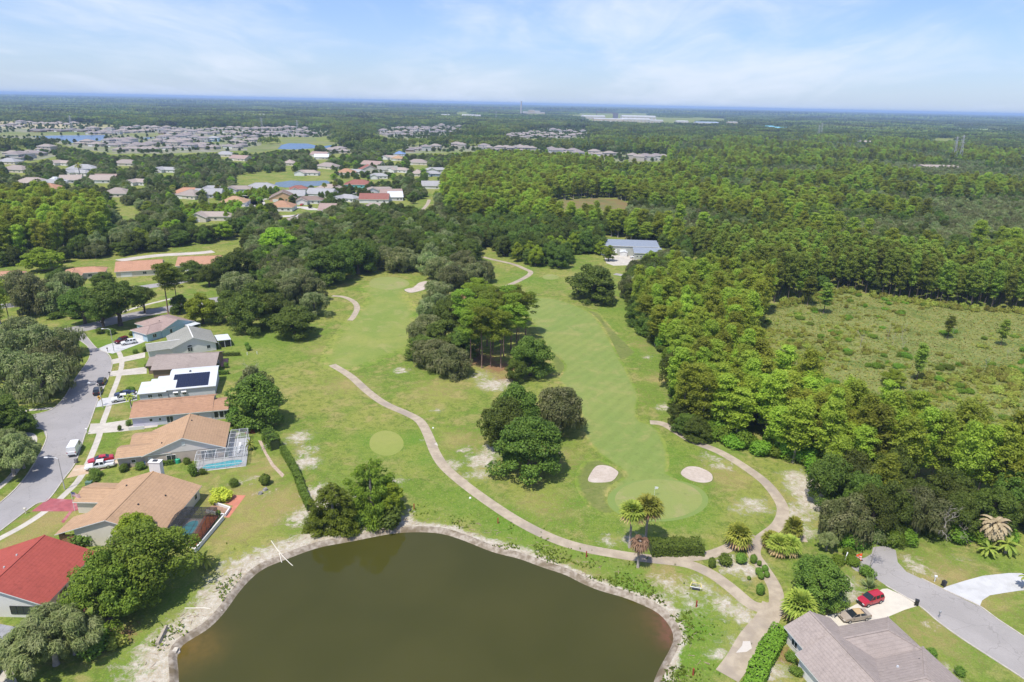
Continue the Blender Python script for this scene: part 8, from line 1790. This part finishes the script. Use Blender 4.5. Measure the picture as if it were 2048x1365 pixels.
# low ridge on the horizon
b = MB(); pts = []
for i, t_ in enumerate(np.linspace(-1, 1, 60)):
    x = t_*40000; hgt = 45 + 30*max(0, -t_+.15) + 20*mnoise.noise((t_*6, 0, 0)); pts.append((x, hgt))
b.add([(x, 38000 - abs(x)*.25, -2) for x, h_ in pts] + [(x, 39500 - abs(x)*.25, max(h_, 5)) for x, h_ in pts] + [(x, 41000 - abs(x)*.25, -2) for x, h_ in pts], [(k*60+i, k*60+i+1, (k+1)*60+i+1, (k+1)*60+i) for k in range(2) for i in range(59)])
struct('hills', b.mesh('hills', surf('hill_wood', (0.07, 0.10, 0.035), (0.09, 0.12, 0.04), 0.001, 0.95)))
# power station, works and warehouses near the horizon
bw = surf('works_white', (0.52, 0.50, 0.47), (0.46, 0.44, 0.41), 0.02, 0.8); bb_ = surf('works_beige', (0.50, 0.42, 0.33), (0.43, 0.36, 0.28), 0.02, 0.8); wr_ = surf('works_roof', (0.52, 0.52, 0.52), (0.40, 0.40, 0.41), 0.01, 0.7); tealr = surf('teal_roof', (0.18, 0.48, 0.62), (0.15, 0.42, 0.55), 0.02, 0.6)
x, y = G('p', 1042, 232, 0); sc = 5200/y; x, y = x*sc, 5200.; t_ = thing('power_station', 'power station with one tall pale chimney on the horizon', 'power station', (x, y, 0))
b = MB(); b.tube([(0, 0, 0), (0, 0, 95)], [6, 4.2], 16); part('chimney', b, surf('stack_concrete', (0.52, 0.48, 0.45), (0.46, 0.42, 0.4), .05), t_); b = MB(); b.tube([(0, 0, 92), (0, 0, 96)], [4.5, 4.4], 16); part('chimney_rim', b, bb_, t_)
for dx, w_, h_, m_ in ((32, 40, 24, bw), (75, 46, 34, bb_), (118, 40, 30, bw), (155, 34, 20, bb_)):
    b = MB(); b.box(dx, 10, h_/2, w_, 40, h_); o = part('boiler_hall', b, m_, t_); b = MB(); b.box(dx, 10, h_+1.5, w_*.9, 36, 3); part('roof', b, wr_, o)
    for i in range(4):
        b = MB(); b.box(dx-w_*.36+i*w_*.24, -10.3, h_*.55, w_*.1, .6, h_*.25); part('louvre', b, bb_ if m_ is bw else bw, o)
def works(k, px, py, wpx, h_, dep, roofm, label, n_=4, wallm_=None, dist=None):
    x, y = G(k, px, py); d = math.hypot(x, y)
    if dist: x, y, d = x*dist/d, y*dist/d, dist
    w_ = wpx*ZT[k][2]*d/FPX; t_ = thing('warehouse', label, 'warehouse', (x, y, 0), math.atan2(-x, y)*-.0)
    b = MB(); b.box(0, 0, h_/2, w_, dep, h_); part('wall', b, wallm_ or bw, t_); b = MB(); b.add([(-w_/2, -dep/2, h_+.1), (w_/2, -dep/2, h_+.1), (w_/2, dep/2, h_+.1), (-w_/2, dep/2, h_+.1), (-w_/2, 0, h_+dep*.06), (w_/2, 0, h_+dep*.06)], [(0, 1, 5, 4), (4, 5, 2, 3), (1, 2, 5), (3, 0, 4)]); part('roof', b, roofm, t_)
    for i in range(n_):
        b = MB(); b.box(-w_/2+w_*(i+.5)/n_, -dep/2-.2, h_*.35, w_/n_*.4, .4, h_*.6); part('loading_door', b, bb_ if wallm_ is None else bw, t_)
works('a3', 680, 150, 160, 17, 90, wr_, 'long white warehouse left in the works on the horizon', 8, None, 4300); works('a3', 790, 168, 200, 14, 60, wr_, 'cream warehouse with low roof in front of the works', 6, bb_, 3700); works('a3', 990, 168, 190, 15, 70, wr_, 'widest pale warehouse at the middle of the works', 8, None, 3800); works('a3', 1010, 148, 230, 16, 100, wr_, 'flat white warehouse behind the widest pale one', 8, None, 4700)
works('a3', 1140, 172, 90, 13, 50, wr_, 'small white shed right of the works', 3, None, 3700); works('a3', 1330, 182, 80, 14, 50, wr_, 'white shed apart from the works', 4, None, 3600); works('a3', 1260, 208, 160, 10, 40, wr_, 'low white building before the works', 6, None, 2600); works('a3', 1510, 186, 150, 13, 60, surf('blue_grey_roof', (0.32, 0.38, 0.5), (0.28, 0.34, 0.45), .02), 'blue grey roofed long shed right of the works', 5, None, 3500); works('a3', 1700, 182, 60, 14, 40, wr_, 'cream block near the white tank', 2, bb_, 3700)
works('a2', 1620, 206, 130, 14, 60, wr_, 'white low building left of the power station', 4, None, 3900); works('a2', 1430, 206, 60, 14, 40, wr_, 'small white building far left of the power station', 2, None, 3900); works('a4', 140, 185, 60, 14, 50, tealr, 'teal roofed hall on the right horizon', 3, bw, 3000); works('a4', 225, 192, 80, 13, 50, tealr, 'larger teal roofed hall on the right horizon', 3, bw, 2900)
works('a4', 900, 218, 110, 11, 30, surf('pink_roof', (0.5, 0.4, 0.36), (0.45, 0.36, 0.32), .05), 'pinkish roofed building in the woods on the right', 4, None, 1900); works('a4', 1440, 300, 220, 9, 30, BEIGER, 'long beige roofed building in the woods on the right', 8, None, 1150); works('a1', 700, 335, 60, 9, 25, wr_, 'white farm building above the far subdivision', 2); works('a2', 60, 205, 90, 12, 40, wr_, 'pale building in the woods left of the horizon works', 3, None, 3300)
works('a3', 265, 118, 20, 10, 20, wr_, 'small pale shed behind the power station', 2, None, 6000)
# cranes of the works: stockpile conveyor
x, y = G('a3', 845, 150); d_ = 4500/math.hypot(x, y); t_ = thing('silo_tower', 'dark silo tower with conveyor above the works', 'silo', (x*d_, y*d_, 0)); b = MB(); b.box(0, 0, 18, 30, 20, 36); part('tower', b, surf('dark_steel', (0.20, 0.19, 0.24), (0.16, 0.15, 0.19), .1), t_); b = MB(); b.bar((0, 0, 34), (-120, 0, 42), 6); part('conveyor', b, MATS['dark_steel'], t_); b = MB(); b.bar((-118, 0, 0), (-118, 0, 42), 4); part('support', b, MATS['dark_steel'], t_)
def pylon(k, px, py, h_, dist, label):
    x, y = G(k, px, py); d = dist/math.hypot(x, y); t_ = thing('pylon', label, 'pylon', (x*d, y*d, 0), R(20), 'transmission pylons')
    lat = surf('pylon_steel', (0.45, 0.45, 0.47), (0.4, 0.4, 0.42), 1); w_ = h_*.09
    for sx in (-1, 1):
        for sy in (-1, 1):
            b = MB(); b.bar((sx*w_, sy*w_, 0), (sx*w_*.15, sy*w_*.15, h_), .28); part('leg', b, lat, t_)
    for i in range(6):
        z0, z1 = h_*i/6, h_*(i+1)/6; a0, a1 = w_*(1-.85*i/6), w_*(1-.85*(i+1)/6); b = MB(); b.bar((-a0, -a0, z0), (a1, -a1, z1), .28); b.bar((a0, -a0, z0), (-a1, -a1, z1), .28); part('brace', b, lat, t_)
    for z in (.72, .84, .95):
        b = MB(); b.bar((-h_*.13, 0, h_*z), (h_*.13, 0, h_*z), .4); part('crossarm', b, lat, t_)
for k, px, py, h_, dist in (('a4', 540, 190, 42, 2400), ('a4', 520, 195, 38, 2300), ('a4', 1560, 245, 40, 1500), ('a4', 1605, 250, 44, 1450), ('a2', 85, 285, 36, 1800), ('a2', 345, 300, 34, 1700), ('a1', 545, 280, 34, 1900), ('a2', 1800, 210, 42, 3600), ('a3', 605, 170, 42, 3300)): pylon(k, px, py, h_, dist, 'grey lattice transmission pylon rising over the distant woods')
# ---- air
hz = MB(); hz.box(0, 20500, 49.5, 90000, 44000, 105)
hm = bpy.data.materials.new('haze'); hm.use_nodes = True; t = hm.node_tree; t.nodes.clear(); o_ = t.nodes.new('ShaderNodeOutputMaterial'); pv = t.nodes.new('ShaderNodeVolumePrincipled')
pv.inputs['Color'].default_value = (*HAZEC, 1); pv.inputs['Density'].default_value = HAZED; pv.inputs['Anisotropy'].default_value = 0.0
t.links.new(pv.outputs[0], o_.inputs['Volume'])
ho = obj('haze', hz.mesh('haze', hm)); ho['kind'] = 'stuff'
print('MASS', MASS, 'objects', len(bpy.data.objects))
